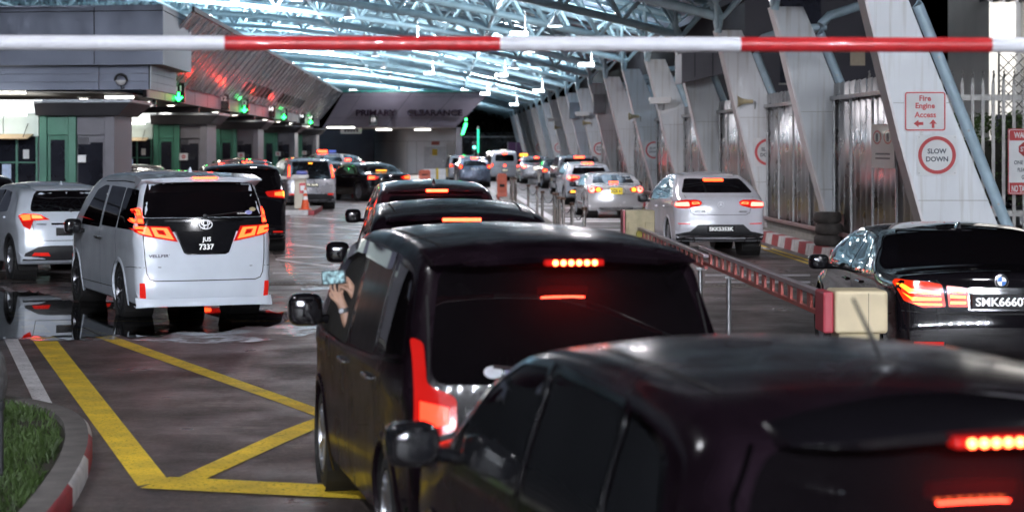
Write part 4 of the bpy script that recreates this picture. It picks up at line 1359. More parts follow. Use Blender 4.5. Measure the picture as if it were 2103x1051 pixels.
# ------------------------------------------------------------------ ground and markings
def ground():
    st(MB().sheet([(-160, -30, 0), (160, -30, 0), (160, 420, 0), (-160, 420, 0)]).build('road', ASPH))

    def mark(pxs, m, name='road_marking', z=.004):
        pts = [G(*p, z) for p in pxs]
        st(MB().sheet(pts).build(name, m))
    Y_, W_ = YEL, WHT
    mark([(68, 700), (118, 700), (346, 985), (283, 997)], Y_)
    mark([(20, 640), (60, 640), (122, 697), (64, 697)], Y_)
    mark([(186, 688), (228, 688), (582, 812), (700, 855), (700, 873), (582, 829)], Y_)
    mark([(100, 657), (135, 657), (224, 686), (180, 686)], Y_)
    mark([(348, 978), (1000, 1010), (1000, 1036), (287, 1001)], Y_, z=.008)
    mark([(352, 986), (582, 882), (720, 830), (760, 830), (584, 908), (415, 986)], Y_, z=.006)
    mark([(8, 695), (36, 695), (136, 880), (90, 868)], W_)
    mark([(180, 653), (760, 654), (760, 661), (180, 660)], Y_, z=.006)
    mark([(0, 588), (12, 588), (94, 628), (74, 630)], W_)
    mark([(0, 553), (150, 557), (150, 561), (0, 557)], W_)
    # white lines across the queueing area
    for q in ([(596, 445), (597, 443), (720, 451), (720, 453)], [(590, 458), (590, 456), (745, 470), (745, 473)], [(596, 466), (596, 464), (745, 464), (745, 466)],
              [(604, 482), (604, 480), (740, 479), (740, 481)], [(595, 503), (595, 500), (700, 511), (700, 514)], [(568, 530), (568, 527), (690, 525), (690, 528)],
              [(566, 534), (566, 531), (710, 549), (710, 553)], [(560, 562), (560, 559), (690, 559), (690, 562)],
              [(1448, 567), (1448, 563), (1664, 563), (1664, 567)], [(1448, 581), (1448, 577), (1664, 577), (1664, 581)],
              [(1150, 451), (1150, 448), (1290, 448), (1290, 451)], [(1150, 456), (1150, 453), (1290, 453), (1290, 456)],
              [(1160, 474), (1160, 471), (1284, 471), (1284, 474)], [(1160, 481), (1160, 477), (1284, 477), (1284, 481)],
              [(1080, 420), (1080, 418), (1200, 418), (1200, 420)], [(1085, 428), (1085, 426), (1200, 426), (1200, 428)],
              [(1400, 508), (1400, 505), (1588, 508), (1588, 511)], [(-40, 521), (-40, 519), (60, 519), (60, 521)]):
        mark(q, W_)
    for x in (7.05, 7.25):
        st(MB().sheet([(x, 14, .004), (x + .09, 14, .004), (x + .09, 190, .004), (x, 190, .004)]).build('road_marking', YEL))
    # slotted drains right across the lanes
    DR = mat('drain_cover_iron', (.16, .13, .11), .6, .4, .2, 8)
    for nm, x0, x1, y0 in (('drain_cover', -3.2, .9, 33.0), ('drain_cover', 3.5, 7.0, 32.6)):
        b = MB()
        b.box(x0, x1, y0, y0 + .04, .001, .012)
        b.box(x0, x1, y0 + .42, y0 + .46, .001, .012)
        n = int((x1 - x0) / .075)
        for i in range(n):
            xx = x0 + .075 * i
            b.hexa([(xx, y0 + .04, .001), (xx + .035, y0 + .04, .001), (xx + .075, y0 + .42, .001), (xx + .04, y0 + .42, .001)],
                   [(xx, y0 + .04, .010), (xx + .035, y0 + .04, .010), (xx + .075, y0 + .42, .010), (xx + .04, y0 + .42, .010)])
        st(b.build(nm, DR))
    # puddle round the white minivan
    ol = [(-60, 588), (60, 600), (150, 616), (300, 622), (480, 632), (610, 640), (600, 655), (520, 672), (420, 680), (330, 688), (230, 690), (120, 694), (40, 692), (-60, 694)]
    pts = []
    for i, p in enumerate(ol):
        q = ol[(i + 1) % len(ol)]
        for k in range(14):
            t = k / 14
            x, y = p[0] + (q[0] - p[0]) * t, p[1] + (q[1] - p[1]) * t
            w_ = 3.2 * math.sin(x * .045 + 1) + 2.0 * math.sin(x * .13 + y) + random.uniform(-.9, .9)
            pts.append((x + random.uniform(-2, 2), y + w_))
    st(MB().sheet([G(x, y, .012) for x, y in pts]).build('puddle_water', puddle_mat()))
    dm = puddle_mat()
    dm.name = 'damp_film'
    nt = dm.node_tree
    for nd in nt.nodes:
        if nd.type == 'BSDF_TRANSPARENT': nd.inputs['Color'].default_value = (.55, .54, .55, 1)
        if nd.type == 'BSDF_GLOSSY': nd.inputs['Roughness'].default_value = .16
    out = [nd for nd in nt.nodes if nd.type == 'OUTPUT_MATERIAL'][0]
    src = out.inputs['Surface'].links[0].from_socket
    clear = nt.nodes.new('ShaderNodeBsdfTransparent')
    tc = [nd for nd in nt.nodes if nd.type == 'TEX_COORD'][0]
    nz = nt.nodes.new('ShaderNodeTexNoise')
    nz.inputs['Scale'].default_value = 1.6
    nz.inputs['Detail'].default_value = 9
    nz.inputs['Roughness'].default_value = .7
    nt.links.new(tc.outputs['Object'], nz.inputs['Vector'])
    rp = nt.nodes.new('ShaderNodeValToRGB')
    rp.color_ramp.elements[0].position, rp.color_ramp.elements[1].position = .46, .58
    nt.links.new(nz.outputs['Fac'], rp.inputs['Fac'])
    mx = nt.nodes.new('ShaderNodeMixShader')
    nt.links.new(rp.outputs['Color'], mx.inputs[0])
    nt.links.new(clear.outputs[0], mx.inputs[1])
    nt.links.new(src, mx.inputs[2])
    nt.links.new(mx.outputs[0], out.inputs['Surface'])
    ol2 = [(-80, 560), (100, 566), (300, 590), (520, 600), (700, 622), (720, 660), (620, 690), (480, 706), (330, 702), (260, 697), (-20, 700), (-80, 700)]
    st(MB().sheet([G(x, y, .009) for x, y in ol2]).build('damp_road', dm))
    st(MB().sheet([G(x, y, .009) for x, y in [(600, 440), (1000, 440), (1020, 520), (900, 600), (620, 596), (560, 520)]]).build('damp_road', dm))


# ------------------------------------------------------------------ grass island, lower left
def island():
    edge = [(-5.2, 17.6), (-4.2, 17.55), (-3.55, 17.2), (-3.1, 16.7), (-2.78, 16.0), (-2.58, 15.2), (-2.42, 14.2), (-2.30, 13.0), (-2.22, 11.6), (-2.18, 9.5), (-2.18, 6)]
    ed = spline(edge, .25)
    n = len(ed)
    inn = []
    for i in range(n):
        t = (ed[min(i + 1, n - 1)] - ed[max(i - 1, 0)]).normalized()
        inn.append(ed[i] + Vector((t.y, -t.x)) * .19)
    # concrete kerb with painted blocks as its parts
    k = empty('kerb', (ed[0].x, ed[0].y, 0), 0, 'kerb with red and white painted blocks round the grass island', 'kerb')
    o = Vector((ed[0].x, ed[0].y, 0))
    cb = MB()
    rows = []
    for i in range(n):
        a, b = ed[i], inn[i]
        rows.append([(a.x - o.x, a.y - o.y, 0), (a.x - o.x, a.y - o.y, .12), (a.x + (b.x - a.x) * .15 - o.x, a.y + (b.y - a.y) * .15 - o.y, .15), (b.x - o.x, b.y - o.y, .15), (b.x - o.x, b.y - o.y, 0)])
    cb.add([p for r_ in rows for p in r_], [(i * 5 + j, i * 5 + j + 1, i * 5 + j + 6, i * 5 + j + 5) for i in range(n - 1) for j in range(4)])
    cb.build('kerb_stone', mat('dark_kerb_concrete', (.13, .12, .115), .8, 0, .3, 6, bump=.4, bscale=40), k, smooth=50)
    start = next(i for i in range(n) if ed[i].y < 16.1)
    i, q = start, 0
    while i < n - 3:
        j = i
        L = 0
        while j < n - 1 and L < .95:
            L += (ed[j + 1] - ed[j]).length
            j += 1
        b = MB()
        rr = []
        for m_ in range(i, j + 1):
            a, c = ed[m_], inn[m_]
            nn = (a - c).normalized() * .004
            rr.append([(a.x + nn.x - o.x, a.y + nn.y - o.y, .004), (a.x + nn.x - o.x, a.y + nn.y - o.y, .122), (a.x + (c.x - a.x) * .13 - o.x, a.y + (c.y - a.y) * .13 - o.y, .153)])
        b.add([p for r_ in rr for p in r_], [(m_ * 3 + l, m_ * 3 + l + 1, m_ * 3 + l + 4, m_ * 3 + l + 3) for m_ in range(j - i) for l in range(2)])
        b.build('painted_block', KWHITE if q % 2 == 0 else KRED, k, smooth=60)
        i, q = j, q + 1
    soil = MB().sheet([(p.x, p.y, .10) for p in inn] + [(-6.5, 6, .10), (-6.5, 17.4, .10)]).build('soil', mat('soil', (.03, .026, .018), .9, 0, .4, 8, bump=.6, bscale=30))
    st(soil)
    # grass blades, one mass
    ip = [(p.x, p.y) for p in inn]

    def inside(x, y):
        for i in range(len(ip) - 1):
            (x0, y0), (x1, y1) = ip[i], ip[i + 1]
            if (y0 - y) * (y1 - y) <= 0 and y0 != y1:
                return x < x0 + (x1 - x0) * (y - y0) / (y1 - y0) - .04
        return False
    g = MB()
    rg = random.Random(3)
    cnt = 0
    while cnt < 15000:
        x, y = rg.uniform(-4.6, -2.4), rg.uniform(10.8, 17.1)
        if not inside(x, y): continue
        d = math.sin(x * 5.1 + 1.3 * y) * math.sin(y * 2.7 - x) + rg.uniform(-.5, .5)
        if d < -.55: continue
        cnt += 1
        h = rg.uniform(.04, .10)
        a = rg.uniform(0, 6.28)
        lx, ly = rg.uniform(-.05, .05), rg.uniform(-.05, .05)
        w = .006
        dx, dy = math.cos(a) * w, math.sin(a) * w
        g.add([(x - dx, y - dy, .10), (x + dx, y + dy, .10), (x + lx * .5 + dx * .6, y + ly * .5 + dy * .6, .10 + h * .65), (x + lx, y + ly, .10 + h)], [(0, 1, 2), (0, 2, 3)])
    go = g.build('grass', mat('grass_blades', (.036, .066, .013), .6, 0, .5, 2.5))
    go['kind'] = 'stuff'
    # rounded stone and a thin black post at the left border
    b = MB().ball((0, 0, .22), .42, 14, (.8, .9, 1.0))
    rk = random.Random(5)
    ro = b.build('boulder', mat('mottled_grey_stone', (.17, .17, .18), .8, 0, .5, 9, bump=.6, bscale=14), None, smooth=60)
    ro.location = (-3.90, 16.9, .1)
    tag(ro, 'rounded grey boulder on the grass island at the left picture edge', 'boulder')
    p = empty('garden_post', (-2.80, 13.1, .1), 0, 'thin black post standing in the grass island', 'post')
    MB().tube([(0, 0, 0), (0, 0, .46)], .016, 10).build('post', PLASTIC, p)
    MB().lathe([(.02, .46), (.026, .47), (.026, .52), (.001, .53)], 12).build('cap', PLASTIC, p, smooth=40)


# ------------------------------------------------------------------ roof
CY0, CDY = 33.6, 8.54
XR = 7.05


def zb(X):
    d = XR - X
    return 5.42 + .27 * d - .0060 * d * d


def roof():

    nodes = [XR - 1.72 * i for i in range(20)]
    H = 1.25
    t = empty('roof_truss', (0, 0, 0))
    bot = MB().tube([(x, 0, zb(x)) for x in nodes], .125, 10).build('bottom_chord', TRUSS, t, smooth=50)
    tops = [XR - 1.72 * (i + .5) for i in range(-1, 20)]
    for s_ in (-1, 1):
        MB().tube([(x, s_ * .95, zb(x) + H) for x in tops], .105, 10).build('top_chord', TRUSS, t, smooth=50)
        zz = []
        for i, x in enumerate(nodes):
            zz.append((tops[i], s_ * .95, zb(tops[i]) + H))
            zz.append((x, 0, zb(x)))
        zz.append((tops[-1], s_ * .95, zb(tops[-1]) + H))
        w = MB()
        for a, b in zip(zz, zz[1:]):
            w.tube([a, b], .06, 7, cap=True)
        w.build('web', TRUSS, t, smooth=50)
    lw = MB()
    for i, x in enumerate(tops):
        lw.tube([(x, -.95, zb(x) + H), (x, .95, zb(x) + H)], .04, 6)
    lw.build('cross_ties', TRUSS, t, smooth=50)
    # fork over the column top
    for dy in (-1, 1):
        MB().tube([(XR - .15, 0, 5.12), (XR - .3, dy * .95, zb(XR - .3) + H)], .06, 8).build('fork', TRUSS, t, smooth=50)
    MB().tube([(XR - .12, 0, 5.05), (XR - .06, 0, zb(XR))], .085, 8).build('foot', TRUSS, t, smooth=50)
    N = 24
    words = ['first', 'second', 'third', 'fourth', 'fifth', 'sixth', 'seventh', 'eighth', 'ninth', 'tenth', 'eleventh', 'twelfth', 'thirteenth', 'fourteenth', 'fifteenth', 'sixteenth', 'seventeenth', 'eighteenth', 'nineteenth', 'twentieth', 'twenty first', 'twenty second', 'twenty third', 'twenty fourth']
    for k in range(N):
        o = t if k == 0 else copy_tree(t)
        o.location = (0, CY0 + CDY * k, 0)
        tag(o, f'pale blue tubular roof truss spanning the lanes, {words[k]} counted from the camera', 'roof truss', 'roof trusses across the lanes')
    # lighter intermediate trusses between the column lines
    it = empty('intermediate_truss', (0, 0, 0))
    MB().tube([(x, 0, zb(x) + .35) for x in nodes], .07, 8).build('bottom_chord', TRUSS, it, smooth=50)
    MB().tube([(x, 0, zb(x) + H) for x in tops], .065, 8).build('top_chord', TRUSS, it, smooth=50)
    w = MB()
    for i, x in enumerate(nodes):
        w.tube([(tops[i], 0, zb(tops[i]) + H), (x, 0, zb(x) + .35)], .035, 6)
        w.tube([(x, 0, zb(x) + .35), (tops[i + 1], 0, zb(tops[i + 1]) + H)], .035, 6)
    w.build('web', TRUSS, it, smooth=50)
    for k in range(N - 1):
        o = it if k == 0 else copy_tree(it)
        o.location = (0, CY0 + CDY * (k + .5), 0)
        tag(o, f'slimmer pale blue truss between two main roof trusses, {words[k]} from the camera', 'roof truss', 'slim trusses between the main ones')
    # purlins along the lanes, above the trusses
    xs = tops[1:-1]
    L = CDY * (N - 1)
    for i, x in enumerate(xs):
        b = MB().tube([(x, CY0 - 1.5, zb(x) + H + .13), (x, CY0 + L + 1.5, zb(x) + H + .13)], .055, 8)
        o = b.build('roof_purlin', TRUSS, None, smooth=50)
        tag(o, f'pale blue long roof tube along the lanes, number {i + 1} from the right hand columns' if False else f'pale blue roof tube running along the lanes above the trusses, {words[i] if i < 20 else "last"} from the white columns', 'roof tube', 'roof tubes along the lanes')
    # lower longitudinal trusses: chord + zigzag between frames
    for i, x in enumerate((nodes[3], nodes[7], nodes[11], nodes[15])):
        lt = empty('lengthwise_truss', (x, CY0, 0), 0, f'lengthwise pale blue lattice truss under the roof, {words[i]} from the white columns', 'lattice truss', 'lengthwise lattice trusses')
        z0 = zb(x)
        MB().tube([(0, 0, z0 + .02), (0, L, z0 + .02)], .07, 8).build('chord', TRUSS, lt, smooth=50)
        w = MB()
        m = int(L / 2.135)
        for q in range(m):
            a = (0, q * 2.135, z0 if q % 2 == 0 else z0 + H + .1)
            c = (0, (q + 1) * 2.135, z0 + H + .1 if q % 2 == 0 else z0)
            w.tube([a, c], .042, 6)
        w.build('web', TRUSS, lt, smooth=50)
    # plan bracing under the sheet
    for i, (xa, xb) in enumerate(((tops[2], tops[5]), (tops[6], tops[9]), (tops[10], tops[13]), (tops[14], tops[17]))):
        w = MB()
        for q in range(N - 1):
            a, c = (xa, xb) if q % 2 == 0 else (xb, xa)
            w.tube([(a, CY0 + q * CDY, zb(a) + H), (c, CY0 + (q + 1) * CDY, zb(c) + H)], .045, 6)
        tag(w.build('roof_brace', TRUSS, None, smooth=50), f'zigzag pale blue bracing tube under the roof sheet, {words[i]} from the white columns', 'roof brace', 'zigzag roof braces')
    # profiled roof sheet
    d = MB()
    xs = [XR + 1.6 - .4 * i for i in range(90)]
    rows = []
    for y in (CY0 - 2, CY0 + L + 2):
        rows.append([(x, y, zb(x) + H + .26 + (.05 if (i % 2) else 0)) for i, x in enumerate(xs)])
    n = len(xs)
    d.add(rows[0] + rows[1], [(i, i + 1, n + i + 1, n + i) for i in range(n - 1)])
    o = d.build('canopy_roof', DECK)
    md = o.modifiers.new('thickness', 'SOLIDIFY')
    md.thickness = .04
    md.offset = 1
    tag(o, 'curved profiled metal roof above the pale blue trusses', 'roof')


# ------------------------------------------------------------------ white columns and wall on the right
def columns():
    rt = bpy.data.objects
    words = ['first', 'second', 'third', 'fourth', 'fifth', 'sixth', 'seventh', 'eighth', 'ninth', 'tenth', 'eleventh', 'twelfth', 'thirteenth', 'fourteenth', 'fifteenth', 'sixteenth', 'seventeenth', 'eighteenth', 'nineteenth', 'twentieth']
    # blade profile in (x, z): leans towards the road, narrower at the top
    prof = [(8.20, 0), (9.62, 0), (9.18, 1.0), (7.74, 4.62), (7.52, 5.12), (6.88, 5.12), (7.02, 4.62), (7.56, 2.4), (7.95, 1.0)]
    t = empty('wall_column', (8.2, 0, 0))
    pm = [(x - 8.2, 0, z) for x, z in prof]
    MB().prism(pm, (0, .5, 0)).build('blade', COLM, t, bevel=.012)
    e = MB()
    ed = [(6.88, 5.12), (7.02, 4.62), (7.56, 2.4), (7.95, 1.0), (8.20, 0.)]
    for a, b in zip(ed, ed[1:]):
        e.add([(a[0] - 8.2 - .012, -.014, a[1]), (a[0] - 8.2 - .012, .514, a[1]), (b[0] - 8.2 - .012, .514, b[1]), (b[0] - 8.2 - .012, -.014, b[1]),
               (a[0] - 8.2 + .03, -.014, a[1]), (b[0] - 8.2 + .03, -.014, b[1])], [(0, 1, 2, 3), (0, 3, 5, 4)])
    e.build('edge_trim', COLE, t)
    p = MB().tube([(9.62 - 8.2 + .05, -.08, .2), (9.18 - 8.2 + .12, -.08, 1.0), (7.74 - 8.2 + .12, -.08, 4.55), (7.74 - 8.2 + .14, -.08, 4.75), (7.74 - 8.2 + .3, -.08, 4.92), (7.74 - 8.2 + .9, -.08, 5.12), (9.6 - 8.2, -.08, 5.2)], .095, 12).build('drain_pipe', PIPE, t, smooth=50)
    for z in (1.3, 2.5, 3.7):
        x = 9.18 - 8.2 + .12 - 1.44 * (z - 1) / 3.55
        MB().tube([(x - .02, -.18, z), (x - .02, -.165, z)], .02, 8).build('bolt', STEEL, p)
    for z in (1.35, 2.95):
        xl, xr = 8.2 - .255 * z + .03 - 8.2, 9.62 - .405 * z - 8.2 - .02
        MB().box(xl, xr, -.003, .0, z, z + .012).build('weld_joint', mat('weld_joint_%d' % int(z), (.33, .32, .31), .6, 0, .2, 5), t)
    for q in range(5):
        x_ = .35 + q * .22
        MB().lathe([(.022, 0), (.022, .012), (.012, .018)], 8, Matrix.Translation((x_, -.001, .30)) @ Matrix.Rotation(R(90), 4, 'X')).build('anchor_bolt', STEEL, t)
    for k in range(20):
        o = t if k == 0 else copy_tree(t)
        o.location = (8.2, CY0 + CDY * k, 0)
        lab = 'nearest white slanted column, carrying the fire engine sign' if k == 0 else f'white slanted wall column, {words[k]} counted from the camera'
        tag(o, lab, 'column', 'slanted white columns')
    # wall bays
    wl = empty('wall_bay', (8.17, 0, 0))
    n = 62
    y1 = CDY - .52
    top = 3.52
    vs, fs = [], []
    for i in range(n):
        y = y1 * i / (n - 1)
        dx = .022 * (1 if (i // 2) % 2 else -1)
        vs += [(dx, y, .46), (dx, y, top + (.03 if (i // 2) % 2 else 0))]
    fs = [(2 * i, 2 * i + 2, 2 * i + 3, 2 * i + 1) for i in range(n - 1)]
    sh = MB().add(vs, fs).build('metal_sheet', WALLM, wl, smooth=30)
    md = sh.modifiers.new('thickness', 'SOLIDIFY')
    md.thickness = .004
    MB().box(-.11, -.03, 0, y1, 3.19, 3.27).build('top_rail', STEEL, wl, bevel=.006)
    for yy in (.15, 2.1, 4.1, 6.1, 7.85):
        MB().box(-.07, -.028, yy, yy + .05, .46, 3.185).build('wall_stud', STEEL, wl)
    MB().box(-.12, -.03, 0, y1, .44, .52).build('bottom_rail', mat('rail_red_grey', (.30, .20, .20), .5, .4, .15), wl, bevel=.006)
    MB().box(-.02, .18, 0, y1, .12, .455).build('plinth', CONC, wl)
    for k in range(20):
        o = wl if k == 0 else copy_tree(wl)
        o.location = (8.17, CY0 + CDY * k + .51, 0)
        tag(o, f'bay of corrugated silver metal wall behind the {words[k]} white column counted from the camera', 'wall', 'corrugated wall bays')
    # dark mass of low building behind the wall so that the night shows above it
    # kerb with red and white blocks
    kb = empty('kerb', (7.6, 14, 0), 0, 'long red and white kerb along the corrugated wall on the right', 'kerb')
    MB().box(.07, .58, 0, 176, 0, .23).build('kerb_stone', CONC, kb)
    for i in range(95):
        MB().hexa([(-.002, i * .86, .003), (.25, i * .86, .003), (.25, i * .86 + .855, .003), (-.002, i * .86 + .855, .003)],
                  [(.03, i * .86, .238), (.25, i * .86, .238), (.25, i * .86 + .855, .238), (.03, i * .86 + .855, .238)]).build('painted_block', KRED if i % 2 else KWHITE, kb)
    # tyre stacks at the second column
    for j, (x, y, z) in enumerate(((7.87, 41.3, .24), (7.89, 41.28, .47), (7.86, 41.3, .70))):
        o = MB().lathe([(.15, .0), (.24, .0), (.28, .05), (.28, .17), (.24, .22), (.15, .22), (.17, .11)], 24, close=True).build('tyre', mat('dusty_old_rubber_%d' % j, (.05, .043, .04), .85, 0, .35, 9), None, smooth=40)
        o.location = (x, y, z)
        tag(o, f'old black tyre at the foot of the second column, {("bottom", "middle", "top")[j]} of the stack', 'tyre', 'stacked tyres')
    # signs
    slow_sign(0, 8.19, 2.10, .62, 'round red SLOW DOWN sign on the nearest white column')
    slow_sign(2, 8.17, 2.10, .66, 'SLOW DOWN sign on the third white column, half hidden by the wall')
    slow_sign(5, 8.05, 2.10, .64, 'SLOW DOWN sign on the sixth white column, cut by the wall edge')
    slow_sign(8, 8.05, 2.12, .62, 'SLOW DOWN sign on the ninth white column')
    slow_sign(12, 8.05, 2.14, .62, 'small looking SLOW DOWN sign on the thirteenth white column')
    slow_sign(15, 8.05, 2.14, .62, 'farthest SLOW DOWN sign on the sixteenth white column')
    Y = CY0 - .02
    c = P(1900, 229, Y)
    s_ = empty('access_sign', (c.x, Y, c.z), 0, 'white Fire Engine Access sign with red border and two arrows', 'sign')
    w, h = .345, .33
    MB().prism([(p_[0], 0, p_[1]) for p_ in rnd(rect(-w, w, -h, h), .05)], (0, .014, 0)).build('board', SIGNW, s_)
    ring(s_, 'border', SIGNR, rnd(rect(-w + .012, w - .012, -h + .012, h - .012), .05), .022, -.003)
    tx = MB()
    for i, q in enumerate(('Fire', 'Engine', 'Access')):
        put_text(tx, q, .0, -.004, .215 - i * .135, .095 if i != 1 else .12, None, .03, .004)
    tx.build('lettering', SIGNR, s_)
    for pts in ([(-.19, -.20), (-.11, -.14), (-.11, -.175), (-.03, -.175), (-.03, -.225), (-.11, -.225), (-.11, -.26)],
                [(.13, -.13), (.065, -.21), (.108, -.20), (.108, -.275), (.152, -.275), (.152, -.20), (.195, -.21)]):
        MB().prism([(x, -.004, z) for x, z in pts], (0, .003, 0)).build('arrow', SIGNR, s_)
    # notice on the wall bay by the first column
    nx = 8.17 - .075
    for (px, Y_, z0, z1, lab) in ((1804, 37.2, 1.85, 2.65, 'tall white notice with red prohibition circles hung on the corrugated wall'),):
        o = empty('notice', (nx, Y_, z0), 0, lab, 'notice')
        MB().box(-.012, 0, -.95, .95, 0, z1 - z0).build('board', SIGNW, o)
        for yy in (-.45, .45):
            b = MB()
            b.prism([(-.016, yy + .36 * math.cos(R(a)), .56 + .13 * math.sin(R(a))) for a in range(0, 360, 20)], (.002, 0, 0))
            b.build('red_disc', SIGNR, o)
            b = MB()
            b.prism([(-.019, yy + .27 * math.cos(R(a)), .56 + .095 * math.sin(R(a))) for a in range(0, 360, 20)], (.002, 0, 0))
            b.build('white_disc', SIGNW, o)
            MB().box(-.022, -.019, yy - .09, yy + .09, .48, .63).build('symbol', SIGNK, o)
        for zz in (.24, .16):
            MB().box(-.015, -.012, -.6, .6, zz, zz + .03).build('text_line', SIGNK, o)
    # horn speakers and cameras on columns
    for k, x, z, lab in ((2, 7.75, 3.35, 'third'), (5, 7.45, 3.35, 'sixth'), (8, 7.55, 3.4, 'ninth'), (11, 7.6, 3.4, 'twelfth')):
        o = empty('horn_speaker', (x, CY0 + CDY * k - .05, z), 0, f'beige horn loudspeaker on the {lab} white column', 'loudspeaker', 'horn loudspeakers')
        M = Matrix.Rotation(R(-90), 4, 'Y') @ Matrix.Translation((0, 0, .08))
        MB().lathe([(.05, -.12), (.05, .0), (.07, .12), (.10, .20), (.145, .27), (.15, .275), (.13, .24), (.05, .1)], 18, M).build('horn', CREAMD, o, smooth=40)
        MB().tube([(.1, 0, 0), (.1, .06, -.18)], .02, 8).build('bracket', STEEL, o)
    for k, x, z, lab in ((4, 7.35, 3.75, 'fifth'), (8, 7.2, 3.85, 'ninth'), (11, 7.2, 3.9, 'twelfth')):
        o = empty('security_camera', (x, CY0 + CDY * k - .22, z), 0, f'white security camera on the {lab} white column', 'camera', 'security cameras on columns')
        MB().hexa([(-.36, -.12, -.12), (.3, -.12, -.1), (.3, .1, -.1), (-.36, .1, -.12)], [(-.4, -.14, .1), (.34, -.14, .12), (.34, .12, .12), (-.4, .12, .1)]).build('housing', SIGNW, o, bevel=.02)
        MB().lathe([(.08, 0), (.08, .03)], 14, Matrix.Translation((-.35, 0, -.01)) @ Matrix.Rotation(R(-90), 4, 'Y')).build('lens', GLASS, o)
        MB().tube([(.1, 0, -.1), (.1, .2, -.3)], .03, 8).build('bracket', STEEL, o)
    for k, lab in ((7, 'eighth'), (9, 'tenth')):
        o = MB().box(-.28, .28, 0, .18, -.45, .45).build('floodlight', mat('grey_box_paint' + lab, (.25, .26, .28), .5, .2, .1), None, bevel=.02)
        o.location = (7.35, CY0 + CDY * k - .2, 4.15)
        tag(o, f'grey square floodlight box on the {lab} white column', 'floodlight')
    # grey duct box hung between the third and fourth columns
    a, b = P(1400, 112, 57), P(1494, 172, 57)
    du = empty('duct_box', (a.x, 57, b.z), 0, 'grey sheet metal duct box between the third and fourth white columns', 'duct')
    MB().hexa([(0, 0, 0), (1.28, 0, .3), (1.28, 1.6, .3), (0, 1.6, 0)], [(0, 0, .85), (1.28, 0, .95), (1.28, 1.6, .95), (0, 1.6, .85)]).build('body', GREYP, du, bevel=.02)
    for x in (.35, .85): MB().box(x, x + .03, -.02, .0, .18, .86).build('seam_strip', DARKP, du)


def ring(parent, name, m, poly, w, y):
    n = len(poly)
    vs = []
    for i in range(n):
        p, a, b = Vector(poly[i]), Vector(poly[i - 1]), Vector(poly[(i + 1) % n])
        t = (b - a).normalized()
        q = Vector((-t.y, t.x)) * w
        vs += [(p.x, y, p.y), (p.x + q.x, y, p.y + q.y), (p.x, y + .003, p.y), (p.x + q.x, y + .003, p.y + q.y)]
    fs = []
    for i in range(n):
        j = (i + 1) % n
        fs += [(4 * i, 4 * i + 1, 4 * j + 1, 4 * j), (4 * i + 2, 4 * j + 2, 4 * j + 3, 4 * i + 3), (4 * i, 4 * j, 4 * j + 2, 4 * i + 2), (4 * i + 1, 4 * i + 3, 4 * j + 3, 4 * j + 1)]
    return MB().add(vs, fs).build(name, m, parent)


def slow_sign(k, x, z, d, lab):
    Y = CY0 + CDY * k - .02
    s_ = empty('speed_sign', (x, Y, z), 0, lab, 'sign', 'slow down signs on the columns')
    r = d / 2
    MB().prism([(p[0], 0, p[1]) for p in rnd(rect(-r * 1.06, r * 1.06, -r * 1.06, r * 1.06), .03)], (0, .012, 0)).build('board', SIGNW, s_)
    ring(s_, 'red_ring', SIGNR, ell(0, 0, r, r, 40), r * .19, -.004)
    tx = MB()
    put_text(tx, 'SLOW', 0, -.004, r * .21, r * .27, None, .03, .004)
    put_text(tx, 'DOWN', 0, -.004, -r * .21, r * .27, None, .03, .004)
    tx.build('lettering', SIGNK, s_)
    for sx in (-1, 1):
        for sz in (-1, 1):
            MB().lathe([(.01, 0), (.008, .006)], 8, Matrix.Translation((sx * r * .95, -.001, sz * r * .95)) @ Matrix.Rotation(R(90), 4, 'X')).build('bolt', STEEL, s_)
# ------------------------------------------------------------------ checkpoint canopy on the left
FRONTM = mat('violet_grey_fascia', (.30, .285, .36), .45, .2, .1, 1)


